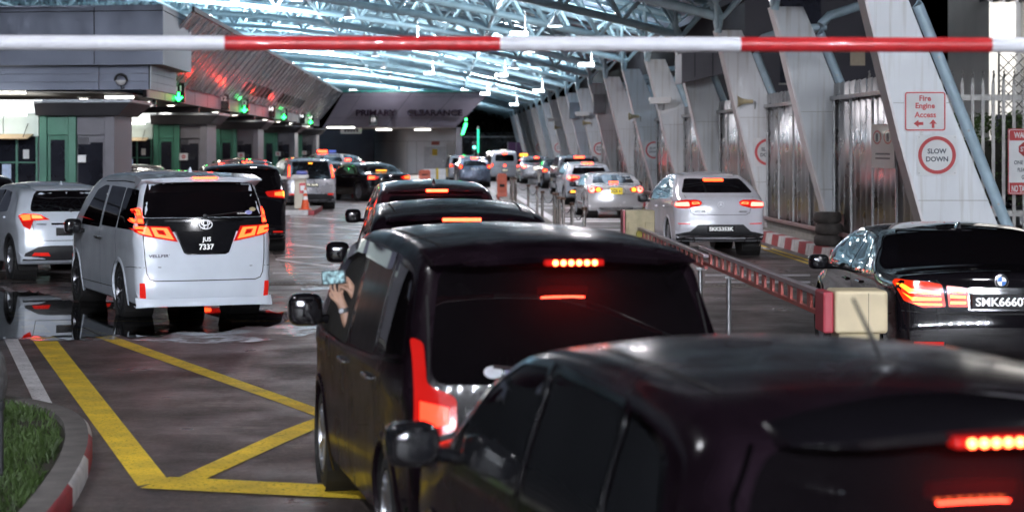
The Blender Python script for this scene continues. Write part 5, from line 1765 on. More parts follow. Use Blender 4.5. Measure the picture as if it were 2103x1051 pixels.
def canopy():
    cv = empty('checkpoint_canopy', (-7.4, 55, 0), 0, 'grey checkpoint canopy with panelled front and ribbed silver sloping side', 'canopy')
    ox, oy = -7.4, 55.0

    def L(x, y, z): return (x - ox, y - oy, z)

    def fy(x): return 55.0 + (-7.4 - x) * .16   # the front face is turned a little
    zt, zm = 6.05, 4.44
    cuts = [-7.40, -9.31, -14.0, -19.0, -24.0]
    for a, b in zip(cuts, cuts[1:]):
        for z0, z1 in ((zm, 5.88), (5.90, zt)):
            MB().hexa([L(a - .012, fy(a), z0), L(b + .012, fy(b), z0), L(b + .012, fy(b) + .25, z0), L(a - .012, fy(a) + .25, z0)],
                      [L(a - .012, fy(a), z1), L(b + .012, fy(b), z1), L(b + .012, fy(b) + .25, z1), L(a - .012, fy(a) + .25, z1)]).build('fascia_panel', PANEL, cv, bevel=.008)
    MB().hexa([L(-7.42, 55.03, zm + .02), L(-24, fy(-24) + .03, zm + .02), L(-24, fy(-24) + .2, zm + .02), L(-7.42, 55.2, zm + .02)],
              [L(-7.42, 55.03, zt - .02), L(-24, fy(-24) + .03, zt - .02), L(-24, fy(-24) + .2, zt - .02), L(-7.42, 55.2, zt - .02)]).build('fascia_backing', SEAM, cv)
    # return face along the lane
    MB().box(-.02, .0, .02, 6.3, zm, zt - .17).build('return_panel', PANEL2, cv)
    MB().box(-.03, .004, .0, 6.3, zt - .15, zt).build('return_cap', PANEL2, cv)
    MB().hexa([L(-7.42, 55.1, zm), L(-24, fy(-24), zm), L(-24, 61, zm), L(-7.42, 61.3, zm)], [L(-7.42, 55.1, zm + .02), L(-24, fy(-24), zm + .02), L(-24, 61, zm + .02), L(-7.42, 61.3, zm + .02)]).build('upper_soffit', SOFFIT, cv)
    # lower tier
    z0 = 3.78
    cuts = [-7.80, -9.25, -14, -19, -24]
    for a, b in zip(cuts, cuts[1:]):
        for q in range(3):
            za, zb_ = z0 + q * .22 + .005, z0 + q * .22 + .217
            MB().hexa([L(a - .01, fy(a) + .45, za), L(b + .01, fy(b) + .45, za), L(b + .01, fy(b) + .6, za), L(a - .01, fy(a) + .6, za)],
                      [L(a - .01, fy(a) + .45, zb_), L(b + .01, fy(b) + .45, zb_), L(b + .01, fy(b) + .6, zb_), L(a - .01, fy(a) + .6, zb_)]).build('lower_fascia_panel', PANEL, cv)
    for q in range(3):
        for j in range(4):
            MB().box(-.42, -.40, .47 + j * 1.36, .47 + j * 1.36 + 1.35, z0 + q * .22 + .005, z0 + q * .22 + .217).build('return_tile', PANEL2, cv)
    MB().box(-.46, -.421, .5, 5.9, z0, zm).build('return_backing', SEAM, cv)
    # ribbed sloping side
    lo, hi = (-8.62, 4.22), (-7.06, 6.12)
    ya, yb = 58.6, 149.5
    n = int((yb - ya) / .5)
    vs = []
    for i in range(n + 1):
        y = ya + (yb - ya) * i / n
        d = .035 if i % 2 else 0
        for q in range(5):
            t = q / 4
            vs.append(L(lo[0] + (hi[0] - lo[0]) * t + d * .77, y, lo[1] + (hi[1] - lo[1]) * t - d * .63))
    fs = [(i * 5 + q, (i + 1) * 5 + q, (i + 1) * 5 + q + 1, i * 5 + q + 1) for i in range(n) for q in range(4)]
    MB().add(vs, fs).build('ribbed_slope', SLOPE, cv)
    MB().hexa([L(-7.05, ya, 6.10), L(-6.98, ya, 6.10), L(-6.98, yb, 6.10), L(-7.05, yb, 6.10)], [L(-7.05, ya, 6.24), L(-6.98, ya, 6.24), L(-6.98, yb, 6.24), L(-7.05, yb, 6.24)]).build('top_gutter', DARKP, cv)
    for i in range(46):
        y = ya + i * 2
        MB().hexa([L(-8.60, y, 4.20), L(-8.56, y, 4.17), L(-8.56, y + .06, 4.17), L(-8.60, y + .06, 4.20)], [L(-7.08, y, 6.06), L(-7.03, y, 6.03), L(-7.03, y + .06, 6.03), L(-7.08, y + .06, 6.06)]).build('standing_seam', PANEL2, cv)
    for y_, n_, dy in ((86.5, 6, 2.3), (106, 8, 2.2)):
        for i in range(n_):
            y = y_ + i * dy
            t0, t1 = .17, .40
            a = [lo[0] + (hi[0] - lo[0]) * t + .05 for t in (t0, t1)]
            z = [lo[1] + (hi[1] - lo[1]) * t - .04 for t in (t0, t1)]
            MB().hexa([L(a[0], y, z[0]), L(a[0] - .05, y, z[0] + .04), L(a[0] - .05, y + .9, z[0] + .04), L(a[0], y + .9, z[0])],
                      [L(a[1], y, z[1]), L(a[1] - .05, y, z[1] + .04), L(a[1] - .05, y + .9, z[1] + .04), L(a[1], y + .9, z[1])]).build('vent_slot', SEAM, cv)
    # vertical strip below the slope, soffit, roof
    MB().box(-1.42, -1.30, 6.0, yb - oy, 3.70, 4.22).build('edge_beam', GREYP, cv)
    for i in range(22):
        MB().box(-1.299, -1.294, 6.1 + i * 4, 6.12 + i * 4, 3.7, 4.2).build('beam_joint', SEAM, cv)
    MB().box(-17, -1.42, 1.2, yb - oy, 3.71, 3.75).build('soffit', SOFFIT, cv)
    MB().box(-17, -.40, 6.3, yb - oy, 6.12, 6.2).build('roof_slab', PANEL, cv)
    MB().box(-17, -.05, .3, 6.3, 6.0, 6.04).build('roof_slab', PANEL, cv)
    # dark ceiling beams
    for i in range(8):
        MB().box(-17, -1.45, 9 + i * 11.5, 9.35 + i * 11.5, 3.48, 3.70).build('soffit_beam', DARKP, cv)
    # far front with raised lettering
    fr = empty('clearance_front', (-7.5, 150, 0), 0, 'long grey fascia with dark PRIMARY CLEARANCE lettering across the lanes', 'fascia')
    A = [(-8.6, 152, 3.62), (1.25, 152, 3.62), (3.70, 150, 6.10), (-7.0, 150, 6.10)]
    cutx = [0, .13, .47, .77, 1.0]

    def at(u, v):
        b = Vector(A[0]).lerp(Vector(A[1]), u)
        t = Vector(A[3]).lerp(Vector(A[2]), u)
        p = b.lerp(t, v)
        return Vector((p.x + 7.5, p.y - 150, p.z))
    for a, b in zip(cutx, cutx[1:]):
        for v0, v1 in ((0, .28), (.285, .9), (.905, 1)):
            w = (b - a) * .006
            MB().hexa([at(a + w, v0), at(b - w, v0), at(b - w, v0) + Vector((0, .2, 0)), at(a + w, v0) + Vector((0, .2, 0))],
                      [at(a + w, v1), at(b - w, v1), at(b - w, v1) + Vector((0, .2, 0)), at(a + w, v1) + Vector((0, .2, 0))]).build('fascia_panel', FRONTM, fr)
    MB().hexa([at(0.01, 0) + Vector((0, .1, 0)), at(.99, 0) + Vector((0, .1, 0)), at(.99, 0) + Vector((0, .3, 0)), at(.01, 0) + Vector((0, .3, 0))],
              [at(0.01, 1) + Vector((0, .1, 0)), at(.99, 1) + Vector((0, .1, 0)), at(.99, 1) + Vector((0, .3, 0)), at(.01, 1) + Vector((0, .3, 0))]).build('fascia_backing', SEAM, fr)
    MB().hexa([at(0, 0), at(1, 0), at(1, 0) + Vector((0, 16, 0)), at(0, 0) + Vector((0, 16, 0))], [at(0, 0) + Vector((0, 0, .05)), at(1, 0) + Vector((0, 0, .05)), at(1, 0) + Vector((0, 16, .05)), at(0, 0) + Vector((0, 16, .05))]).build('soffit', SOFFIT, fr)
    MB().hexa([at(0, 1), at(1, 1), at(1, 1) + Vector((0, 18, 0)), at(0, 1) + Vector((0, 18, 0))], [at(0, 1) + Vector((0, 0, .12)), at(1, 1) + Vector((0, 0, .12)), at(1, 1) + Vector((0, 18, .12)), at(0, 1) + Vector((0, 18, .12))]).build('roof_slab', DARKP, fr)
    MB().box(.5, 10.0, .02, .1, 6.22, 6.32).build('green_edge_trim', mat('teal_edge_paint', (.02, .32, .27), .4, 0, .1), fr)
    MB().hexa([at(1, 0), at(1, 0) + Vector((.03, 0, 0)), at(1, 0) + Vector((.03, 16, 0)), at(1, 0) + Vector((0, 16, 0))], [at(1, 1), at(1, 1) + Vector((.03, 0, 0)), at(1, 1) + Vector((.03, 18, 0)), at(1, 1) + Vector((0, 18, 0))]).build('end_panel', FRONTM, fr)
    for t, c0, c1 in (('PRIMARY', 731, 814), ('CLEARANCE', 836, 950)):
        mb = MB()
        Yl = 151.0
        a, b = P(c0, 232, Yl), P(c1, 232, Yl)
        put_text(mb, t, (a.x + b.x) / 2 + 7.5, 1.05 - .18, a.z, .46, b.x - a.x, .035, .12)
        mb.build('lettering', mat('dark_violet_letters_' + t.lower(), (.010, .005, .012), .6, 0, .1, spec=.1), fr)
    MB().box(2.4, 3.05, .9, 1.1, 3.75, 4.45).build('lane_number_box', PLATE_K, fr)
    mb = MB()
    put_text(mb, '18', 2.72, .89, 4.2, .3, None, .03, .01)
    mb.build('lane_number', WTXT_DIM, fr)
    return cv


def lane_signs():
    for px, dy in ((367, 3.0), (460, 0), (502, 4.5), (557, 0)):
        Y = 8.58 * F / (900 - px) + dy
        point_light('slope_red_fill', (-7.6, Y - .8, 4.0), 34, .12, (1, .03, .015))  # red fill lights added to redden the slope; no lamp stands here
    for n_, px, on, bright in ((11, 367, 1, 0), (12, 460, 0, 0), (13, 502, 1, 0), (14, 557, 0, 1), (15, 583, 1, 0), (16, 620, 0, 1), (17, 638, 1, 1)):
        Y = 8.58 * F / (900 - px)
        o = empty('lane_sign', (-8.58, Y, 3.68), 0, f'hanging black lane sign numbered {n_} ' + ('with a lit green arrow' if on else 'with its arrow unlit'), 'lane sign', 'lane number signs under the canopy')
        MB().box(-.19, .19, 0, .16, 0, .64).build('housing', PLATE_K, o, bevel=.012)
        mb = MB()
        put_text(mb, str(n_), 0, -.006, .47, .19, None, .03, .01)
        mb.build('number', WTXT_ON if bright else WTXT_DIM, o)
        MB().prism([(x, -.004, z) for x, z in [(0, .03), (-.15, .17), (-.10, .22), (-.04, .16), (-.04, .34), (.04, .34), (.04, .16), (.10, .22), (.15, .17)]], (0, -.006, 0)).build('arrow', GRN_ON if on else mat('unlit_arrow_%d' % n_, (.04, .06, .05), .4, 0, .1), o)
        MB().box(-.02, .02, .04, .12, .64, .80).build('hanger', STEEL, o)
        if on:
            MB().box(-.58, -.24, .06, .2, .08, .40).build('side_lens', GRN_DIM, o, bevel=.02)
            point_light('green_arrow_light', (-8.2, Y - .5, 3.9), 7, .1, (.05, 1, .2))


def booths():
    W = ['first', 'second', 'third', 'fourth', 'fifth']
    px = [235, 425, 530, 605, 650]
    proto = None
    for k in range(5):
        Y = 8.87 * F / (900 - px[k])
        lab = f'green and grey inspection booth under the canopy, {W[k]} counted from the camera'
        if proto is None:
            b = proto = empty('inspection_booth', (-8.87, Y, 0))
            MB().box(-9, .35, -.5, 4.0, 0, .18).build('island_base', CONC, b, bevel=.02)
            MB().box(-9, 0, .3, 3.2, .18, 3.1).build('booth_wall', GREYP, b)
            MB().hexa([(-2.12, -.25, 3.08), (.15, -.25, 3.08), (.15, 3.4, 3.08), (-2.12, 3.4, 3.08)], [(-2.12, -.5, 3.42), (.48, -.5, 3.42), (.48, 3.6, 3.42), (-2.12, 3.6, 3.42)]).build('canopy_slab', DARKP, b, bevel=.01)
            MB().box(-2.12, .52, -.52, 3.6, 3.425, 3.52).build('canopy_cap', PANEL2, b, bevel=.01)
            MB().hexa([(-6.5, -.30, 3.16), (-2.13, -.30, 3.16), (-2.13, 3.4, 3.16), (-6.5, 3.4, 3.16)], [(-6.5, -.55, 3.50), (-1.86, -.55, 3.50), (-1.86, -.5, 3.50), (-6.5, -.5, 3.50)]).build('self_glow_canopy_panel', PANEL_GLOW, b)
            MB().box(-.27, 0, .0, .3, .18, 3.08).build('corner_pillar', GREYP, b, bevel=.01)
            MB().box(-1.05, -.275, .14, .3, 2.55, 3.08).build('upper_panel', GREYP, b, bevel=.01)
            MB().box(-1.05, -.75, .2, .3, .2, 2.5).build('side_panel', DARKP, b)
            d = MB().box(-.74, -.30, .22, .3, .2, 2.5).build('door', GREYP, b)
            MB().box(-.69, -.35, .20, .225, .55, 2.35).build('door_glass', BGLASS, d)
            w = MB().box(-1.02, -.62, .18, .2, .5, 2.3).build('dark_window', BGLASS, b)
            for x0, x1 in ((-1.27, -1.06), (-2.06, -1.86)):
                MB().box(x0, x1, .02, .3, .18, 3.08).build('green_pillar', GREEN, b, bevel=.012)
            MB().box(-1.85, -1.28, .06, .3, 2.55, 3.05).build('green_panel', GREEN, b, bevel=.008)
            d = MB().box(-1.85, -1.28, .08, .3, .18, 2.535).build('green_door', GREEN, b, bevel=.008)
            MB().box(-1.76, -1.37, .06, .085, .4, 2.42).build('door_glass', BGLASS, d)
            MB().tube([(-1.36, .03, 1.0), (-1.36, .03, 1.35)], .012, 8).build('handle', CHROME, d)
            # service window side
            for i in range(5):
                MB().box(-2.10 - .98 * (i + 1) + .01, -2.10 - .98 * i - .01, .16, .3, 2.52, 3.14).build('pale_panel', PALEG, b)
            for i in range(8):
                MB().box(-2.16 - .55 * (i + 1), -2.16 - .55 * i - .02, .22, .3, .95, 2.5).build('window_pane', BGLASS, b)
                MB().box(-2.19 - .55 * i, -2.13 - .55 * i, .15, .3, .2, 2.5).build('window_post', GREEN, b)
            for i in (1, 4):
                MB().box(-2.16 - .55 * (i + .75), -2.16 - .55 * (i + .3), .205, .215, 1.35, 1.75).build('window_glow_panel', mat('added_window_glow_%d' % i, (.2, .25, .35), .3, 0, .3, 12, es=.35, ec=(.55, .7, 1)), b)  # made-up glowing panels that brighten the booth windows
            for i in (0, 2, 3):
                MB().box(-2.16 - .55 * (i + .7), -2.16 - .55 * (i + .4), .206, .214, 1.9, 2.15).build('paper_notice', SIGNW, b)
            for i in range(8):
                MB().box(-2.16 - .55 * (i + 1), -2.16 - .55 * i - .02, .19, .3, 1.78, 1.82).build('window_rail', GREEN, b)
            MB().box(-6.6, -2.2, .13, .3, .88, .95).build('window_sill', SIGNW, b)
            MB().hexa([(-5.6, -.65, 2.44), (-2.25, -.65, 2.44), (-2.25, .15, 2.54), (-5.6, .15, 2.54)], [(-5.6, -.65, 2.47), (-2.25, -.65, 2.47), (-2.25, .15, 2.58), (-5.6, .15, 2.58)]).build('awning', mat('tan_awning', (.45, .33, .2), .6, 0, .1, 4), b)
            for x in (-2.4, -3.3, -4.2):
                MB().tube([(x, -.55, 2.47), (x, .15, 2.86)], .012, 6).build('awning_rod', PLASTIC, b)
            MB().tube([(-5.5, -.5, 3.10), (-2.3, -.5, 3.10)], .025, 8).build('fluorescent_tube', TUBE_ON, b)
        else:
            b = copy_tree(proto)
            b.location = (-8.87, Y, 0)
        tag(b, lab, 'booth', 'inspection booths under the canopy')
        area_light('booth_tube_light', (-8.87 - 3.6, Y - 1.2, 3.3), 30, 2.2, (1, .97, .9), None, (R(25), 0, 0), .3)
    # no-entry notices on booths two to five
    for i, (x, y, Y, lab) in enumerate(((377, 322, 77.5, 'second'), (495, 319, 99.5, 'third'), (571, 316, 125, 'fourth'), (625, 314, 147, 'fifth'))):
        c = P(x, y, Y)
        o = empty('notice', (c.x, Y, c.z), 0, f'small white notice with a red disc on the {lab} green booth', 'notice')
        MB().box(-.16, .16, 0, .02, -.13, .13).build('board', SIGNW, o)
        MB().prism([(.075 * math.cos(R(a)), -.004, .075 * math.sin(R(a))) for a in range(0, 360, 20)], (0, .003, 0)).build('red_disc', SIGNR, o)
        MB().box(-.05, .05, -.007, -.004, -.014, .014).build('white_bar', SIGNW, o)
    c = P(168, 326, 55.9)
    o = empty('notice', (c.x, 55.9, c.z), 0, 'plain pale paper notice on the door glass of the first booth', 'notice')
    MB().box(-.11, .11, 0, .01, -.1, .1).build('paper', SIGNW, o)
    # round dome camera on the lower fascia
    c = P(247, 165, 55.2)
    o = empty('dome_camera', (c.x, 55.3, c.z), 0, 'black and white dome camera on an arm on the canopy front', 'camera')
    MB().lathe([(.001, -.14), (.08, -.12), (.14, -.05), (.15, .0), (.001, .0)], 18).build('dome', SIGNW, o, smooth=40)
    MB().tube([(.16 * math.cos(R(a)), 0, .0 + .16 * math.sin(R(a))) for a in range(-10, 200, 15)], .035, 8).build('arm', PLASTIC, o, smooth=40)
    MB().tube([(0, 0, -.13), (.02, -.02, -.24), (.1, 0, -.2)], .02, 8).build('cable', PLASTIC, o)
    # ceiling lights under the canopy soffit
    rt = [(-9.15, 3.70, [64, 70, 77, 84, 92, 100, 108, 117, 126, 135, 144]), (-10.4, 3.70, [60, 68, 78, 90, 104, 120, 138])]
    pr = None
    cnt = 0
    for x, z, ys in rt:
        for y in ys:
            if pr is None:
                o = pr = empty('ceiling_light', (x, y, z))
                MB().lathe([(.20, 0), (.20, -.05), (.17, -.07), (.16, -.05)], 18).build('rim', SIGNW, o, smooth=40)
                MB().lathe([(.001, -.085), (.10, -.08), (.165, -.05), (.001, -.045)], 18).build('diffuser', DOWN_ON, o, smooth=40)
            else:
                o = copy_tree(pr)
                o.location = (x, y, z)
            cnt += 1
            tag(o, 'round warm ceiling light in a row under the checkpoint canopy soffit', 'ceiling light', 'round ceiling lights under the canopy')
        for y in ys[::2]:
            area_light('ceiling_light_beam', (x, y, z - .15), 22, .4, (1, .93, .82))
    for i, (px_, py_, Y, L_, lab) in enumerate(((5, 190, 56.5, 1.3, 'at the left picture edge'), (700, 262, 148, 2.0, 'under the far fascia'), (245, 200, 57.5, .8, 'above the first booth'))):
        c = P(px_, py_, Y)
        o = empty('tube_light', (c.x, Y, c.z), 0, f'bright white fluorescent tube light {lab}', 'tube light')
        MB().box(-L_ / 2, L_ / 2, -.06, .06, .03, .09).build('housing', SIGNW, o)
        MB().tube([(-L_ / 2, 0, 0), (L_ / 2, 0, 0)], .04, 10).build('tube', TUBE_ON, o)
        area_light('tube_light_beam', (c.x, Y - .1, c.z - .12), 30, L_, (1, .96, .88), None, (R(20), 0, 0), .1)
    # low hanging white placard behind the far tube
    o = empty('placard', (P(721, 268, 153).x, 153, P(721, 268, 153).z), 0, 'white hanging placard with faint lettering under the far fascia', 'sign')
    MB().box(-.8, .8, 0, .03, -.25, .25).build('board', SIGNW, o)
    for i in range(5): MB().box(-.5 + i * .22, -.36 + i * .22, -.006, 0, -.12, .12).build('letter_block', SIGNK, o)


# ------------------------------------------------------------------ office and the far end
OFFICE = mat('pale_office_cladding', (.50, .50, .53), .35, .4, .06, 1)


def far_end():
    of = empty('office', (-2, 165, 0), 0, 'pale curved metal office with a grey door under the far fascia', 'office')
    plan = [(-5.35, 176), (-5.30, 170), (-5.05, 167.6), (-4.4, 166), (-3.5, 165.2), (-2.6, 165), (-1.35, 165), (1.40, 165), (1.4, 176)]
    pl = spline(plan[:7], .4) + [Vector(p) for p in plan[7:]]
    n = len(pl)
    for nm, z0, z1, m in (('lower_wall', .0, 2.62, OFFICE), ('upper_wall', 2.64, 3.6, OFFICE)):
        MB().add([(p.x + 2, p.y - 165, z) for z in (z0, z1) for p in pl], [(i, i + 1, n + i + 1, n + i) for i in range(n - 1)]).build(nm, m, of, smooth=40)
    MB().add([(p.x + 2, p.y - 165 + .02, z) for z in (.0, 3.6) for p in pl], [(i, i + 1, n + i + 1, n + i) for i in range(n - 1)]).build('wall_backing', SEAM, of, smooth=40)
    for x in (-3.4, -2.5, -1.75): MB().box(x + 2 - .012, x + 2 + .012, -.02 + (.25 if x < -3 else 0), .3, 0, 2.6).build('wall_joint', SEAM, of)
    d = MB().box(.86, 2.64, -.06, .0, .05, 2.2).build('door', GALV, of, bevel=.01)
    MB().ball((2.42, -.1, 1.05), .05, 6).build('handle', SIGNW, d)
    MB().box(1.5, 1.92, -.075, -.06, 1.5, 2.0).build('yellow_notice', mat('yellow_notice_paint', (.75, .52, .03), .5, 0, .1), d)
    MB().box(1.45, 2.1, -.12, -.0, 2.32, 2.62).build('exit_box', mat('red_exit_panel', (.45, .08, .06), .4, 0, .1), of)
    MB().box(2.68, 3.38, -.08, -.0, .0, 2.55).build('white_panel', SIGNW, of)
    o = MB().box(-.22, .22, -.3, .3, 0, 3.62).build('front_pillar', GREYP, None, bevel=.02)
    o.location = (1.55, 152.6, 0)
    tag(o, 'dark grey square pillar under the right end of the PRIMARY CLEARANCE fascia', 'pillar')
    bw = MB().box(-13, 0, 0, .3, 0, 3.6).build('back_wall', mat('dark_violet_wall', (.12, .10, .125), .6, 0, .15, 1), None)
    bw.location = (-5.4, 172, 0)
    tag(bw, 'dark wall at the back of the lanes between the booths and the curved office', 'wall')
    # concrete barriers, plastic barriers, posts
    for i, (px, Y, w, m, nm, lab, h) in enumerate(((900, 138, 2.0, SIGNW, 'concrete_barrier', 'low white concrete barrier in front of the office door', .7),)):
        X = (px - VX) / F * Y
        MBb = MB().prism([(-w / 2, -.3, 0), (-w / 2, -.1, .3), (-w / 2, -.08, h), (-w / 2, .08, h), (-w / 2, .1, .3), (-w / 2, .3, 0)], (w, 0, 0))
        o = MBb.build(nm, m, None, bevel=.02)
        o.location = (X, Y, 0)
        tag(o, lab, 'barrier')
    ORG = mat('orange_red_plastic', (.48, .10, .055), .5, 0, .2, 4)
    for px, Y, w, h, lab in ((872, 136, .78, .62, 'orange plastic water barrier beside the white concrete barrier'), (1031, 86, .42, 1.05, 'orange plastic barrier end beside the steel posts')):
        o = empty('plastic_barrier', ((px - VX) / F * Y, Y, 0), 0, lab, 'plastic barrier')
        w2 = w / 2
        MB().prism([(-w2, -.22, 0), (-w2, -.2, .12), (-w2, -.1, .3), (-w2, -.09, h), (-w2, .09, h), (-w2, .1, .3), (-w2, .2, .12), (-w2, .22, 0)], (w, 0, 0)).build('body', ORG, o, bevel=.03)
        MB().box(-w2 * .5, w2 * .5, -.105, -.08, h * .5, h * .62).build('slot', SEAM, o)
        MB().box(-w2 * .8, w2 * .8, -.03, .03, h, h + .05).build('lug', ORG, o)
    for px, Y in ((898, 134), (921, 132)):
        o = empty('post', ((px - VX) / F * Y, Y, 0), 0, 'short yellow post in front of the white concrete barrier', 'post', 'yellow posts by the office')
        MB().tube([(0, 0, 0), (0, 0, .8)], .08, 12).build('tube', mat('yellow_post_paint%d' % px, (.65, .45, .04), .5, 0, .15), o)
        MB().tube([(0, 0, .8), (0, 0, .82)], .085, 12).build('cap', PLASTIC, o)
    for x in (-4.2, -1.2):
        o = empty('tube_light', (x, 158, 3.5), 0, 'white tube light on the ceiling before the curved office, ' + ('left one' if x < -3 else 'right one'), 'tube light')
        MB().box(-.6, .6, -.06, .06, .03, .1).build('housing', SIGNW, o)
        MB().tube([(-.6, 0, 0), (.6, 0, 0)], .035, 10).build('tube', TUBE_ON, o)
        area_light('tube_light_beam', (x, 158.2, 3.4), 330, 1.2, (1, .95, .92), None, (R(-25), 0, 0), .3)
    # green lane signal on the fascia's right end, lit green pole
    c = P(952, 257, 149)
    o = empty('lane_signal', (c.x, 149, c.z - .4), 0, 'slanted bright green lane signal at the right end of the far fascia', 'lane signal')
    MB().prism([(-.22, 0, -.35), (.05, 0, -.35), (.30, 0, .5), (.30, 0, 1.0), (.06, 0, 1.0), (.06, 0, .5)], (0, .15, 0)).build('housing', PLATE_K, o)
    MB().prism([(-.18, -.01, -.3), (.02, -.01, -.3), (.26, -.01, .42), (.26, -.01, .55), (.08, -.01, .55)], (0, -.02, 0)).build('arrow', GRN_ON, o)
    MB().lathe([(.09, 0), (.09, .03)], 14, Matrix.Translation((.18, -.01, .8)) @ Matrix.Rotation(R(90), 4, 'X')).build('lamp', GRN_ON, o)
    c = P(982, 312, 152)
    o = empty('signal_pole', (c.x, 152, 0), 0, 'tall pole with a glowing green strip by the spiked gate', 'pole')
    MB().tube([(0, 0, 0), (0, 0, 3.7)], .07, 10).build('pole', STEEL, o)
    MB().box(-.07, .07, -.14, -.07, 1.75, 3.5).build('light_strip', mat('green_strip_lit', (.02, .6, .35), .4, 0, 0, es=1.1, ec=(.02, 1, .5)), o)
    c = P(974, 302, 150)
    o = empty('traffic_light', (c.x, 150, 0), 0, 'small traffic light glowing blue green beside the green strip pole', 'traffic light')
    MB().tube([(0, 0, 0), (0, 0, 1.9)], .05, 8).build('pole', STEEL, o)
    MB().box(-.16, .16, -.1, .1, 1.85, 2.6).build('housing', PLATE_K, o, bevel=.02)
    MB().lathe([(.11, 0), (.11, .03)], 14, Matrix.Translation((0, -.1, 2.15)) @ Matrix.Rotation(R(90), 4, 'X')).build('lens', mat('cyan_lamp_lit', (.1, .7, .6), .4, 0, 0, es=6, ec=(.15, 1, .8)), o)
    # spiked gate across the far end, purple hoarding
    fe = empty('palisade_gate', (2.4, 200, 0), 0, 'distant grey spiked gate across the end of the lanes', 'gate')
    for i in range(34):
        x = i * .155
        MB().tube([(x, 0, .1), (x, 0, 3.5), (x, -.05, 3.62)], .025, 5, r1=.018).build('bar', STEEL, fe)
    for z in (.6, 3.1): MB().box(0, 5.2, .03, .08, z, z + .08).build('rail', STEEL, fe)
    h = empty('hoarding', (6.5, 192, 0), 0, 'dull purple corrugated hoarding at the far end of the white columns', 'hoarding')
    MB().box(0, 1.6, 0, .05, .1, 2.6).build('panel', mat('purple_hoarding', (.13, .05, .13), .6, 0, .15, 3), h)
    for x in (.02, .8, 1.54): MB().box(x, x + .05, -.05, 0, .0, 2.65).build('post', STEEL, h)
    # dark trees in the night behind
    BARK = mat('dark_bark', (.04, .03, .025), .9, 0, .3, 6)
    LEAF = mat('night_foliage', (.05, .035, .025), .7, 0, .5, .8)
    rg = random.Random(11)
    for i, (x, y, h_, w_) in enumerate(((2.6, 214, 7.5, 3.2), (5.8, 218, 8.5, 3.4), (9.2, 216, 7.8, 3.0))):
        t = empty('tree', (x, y, 0), 0, ('dark bushy tree behind the spiked gate, left of the others', 'tallest dark tree behind the spiked gate, middle of the three', 'dark tree behind the spiked gate next to the columns')[i], 'tree', 'dark trees at the far end')
        tr = MB().tube([(0, 0, 0), (.1, 0, 1.6), (0, .1, 3), (.2, 0, h_ * .75)], .24, 8, r1=.05)
        for q in range(6):
            a = q * 1.05
            tr.tube([(0, .05, 2 + q * .4), (math.cos(a) * w_ * .4, math.sin(a) * w_ * .4, 3 + q * .5), (math.cos(a) * w_ * .7, math.sin(a) * w_ * .7, 3.4 + q * .6)], .08, 6, r1=.02)
        tr.build('trunk', BARK, t, smooth=50)
        lf = MB()
        cl = [(rg.gauss(0, w_ * .42), rg.gauss(0, w_ * .42), rg.uniform(2.0, h_)) for _ in range(26)]
        for q in range(3200):
            c = cl[rg.randrange(len(cl))]
            p = Vector((c[0] + rg.gauss(0, .55), c[1] + rg.gauss(0, .55), c[2] + rg.gauss(0, .45)))
            a = Vector((rg.uniform(-1, 1), rg.uniform(-1, 1), rg.uniform(-1, 1))).normalized() * rg.uniform(.08, .2)
            b = Vector((rg.uniform(-1, 1), rg.uniform(-1, 1), rg.uniform(-1, 1))).normalized() * .08
            lf.add([p - a, p + b, p + a, p - b], [(0, 1, 2, 3)])
        lf.build('crown', LEAF, t)


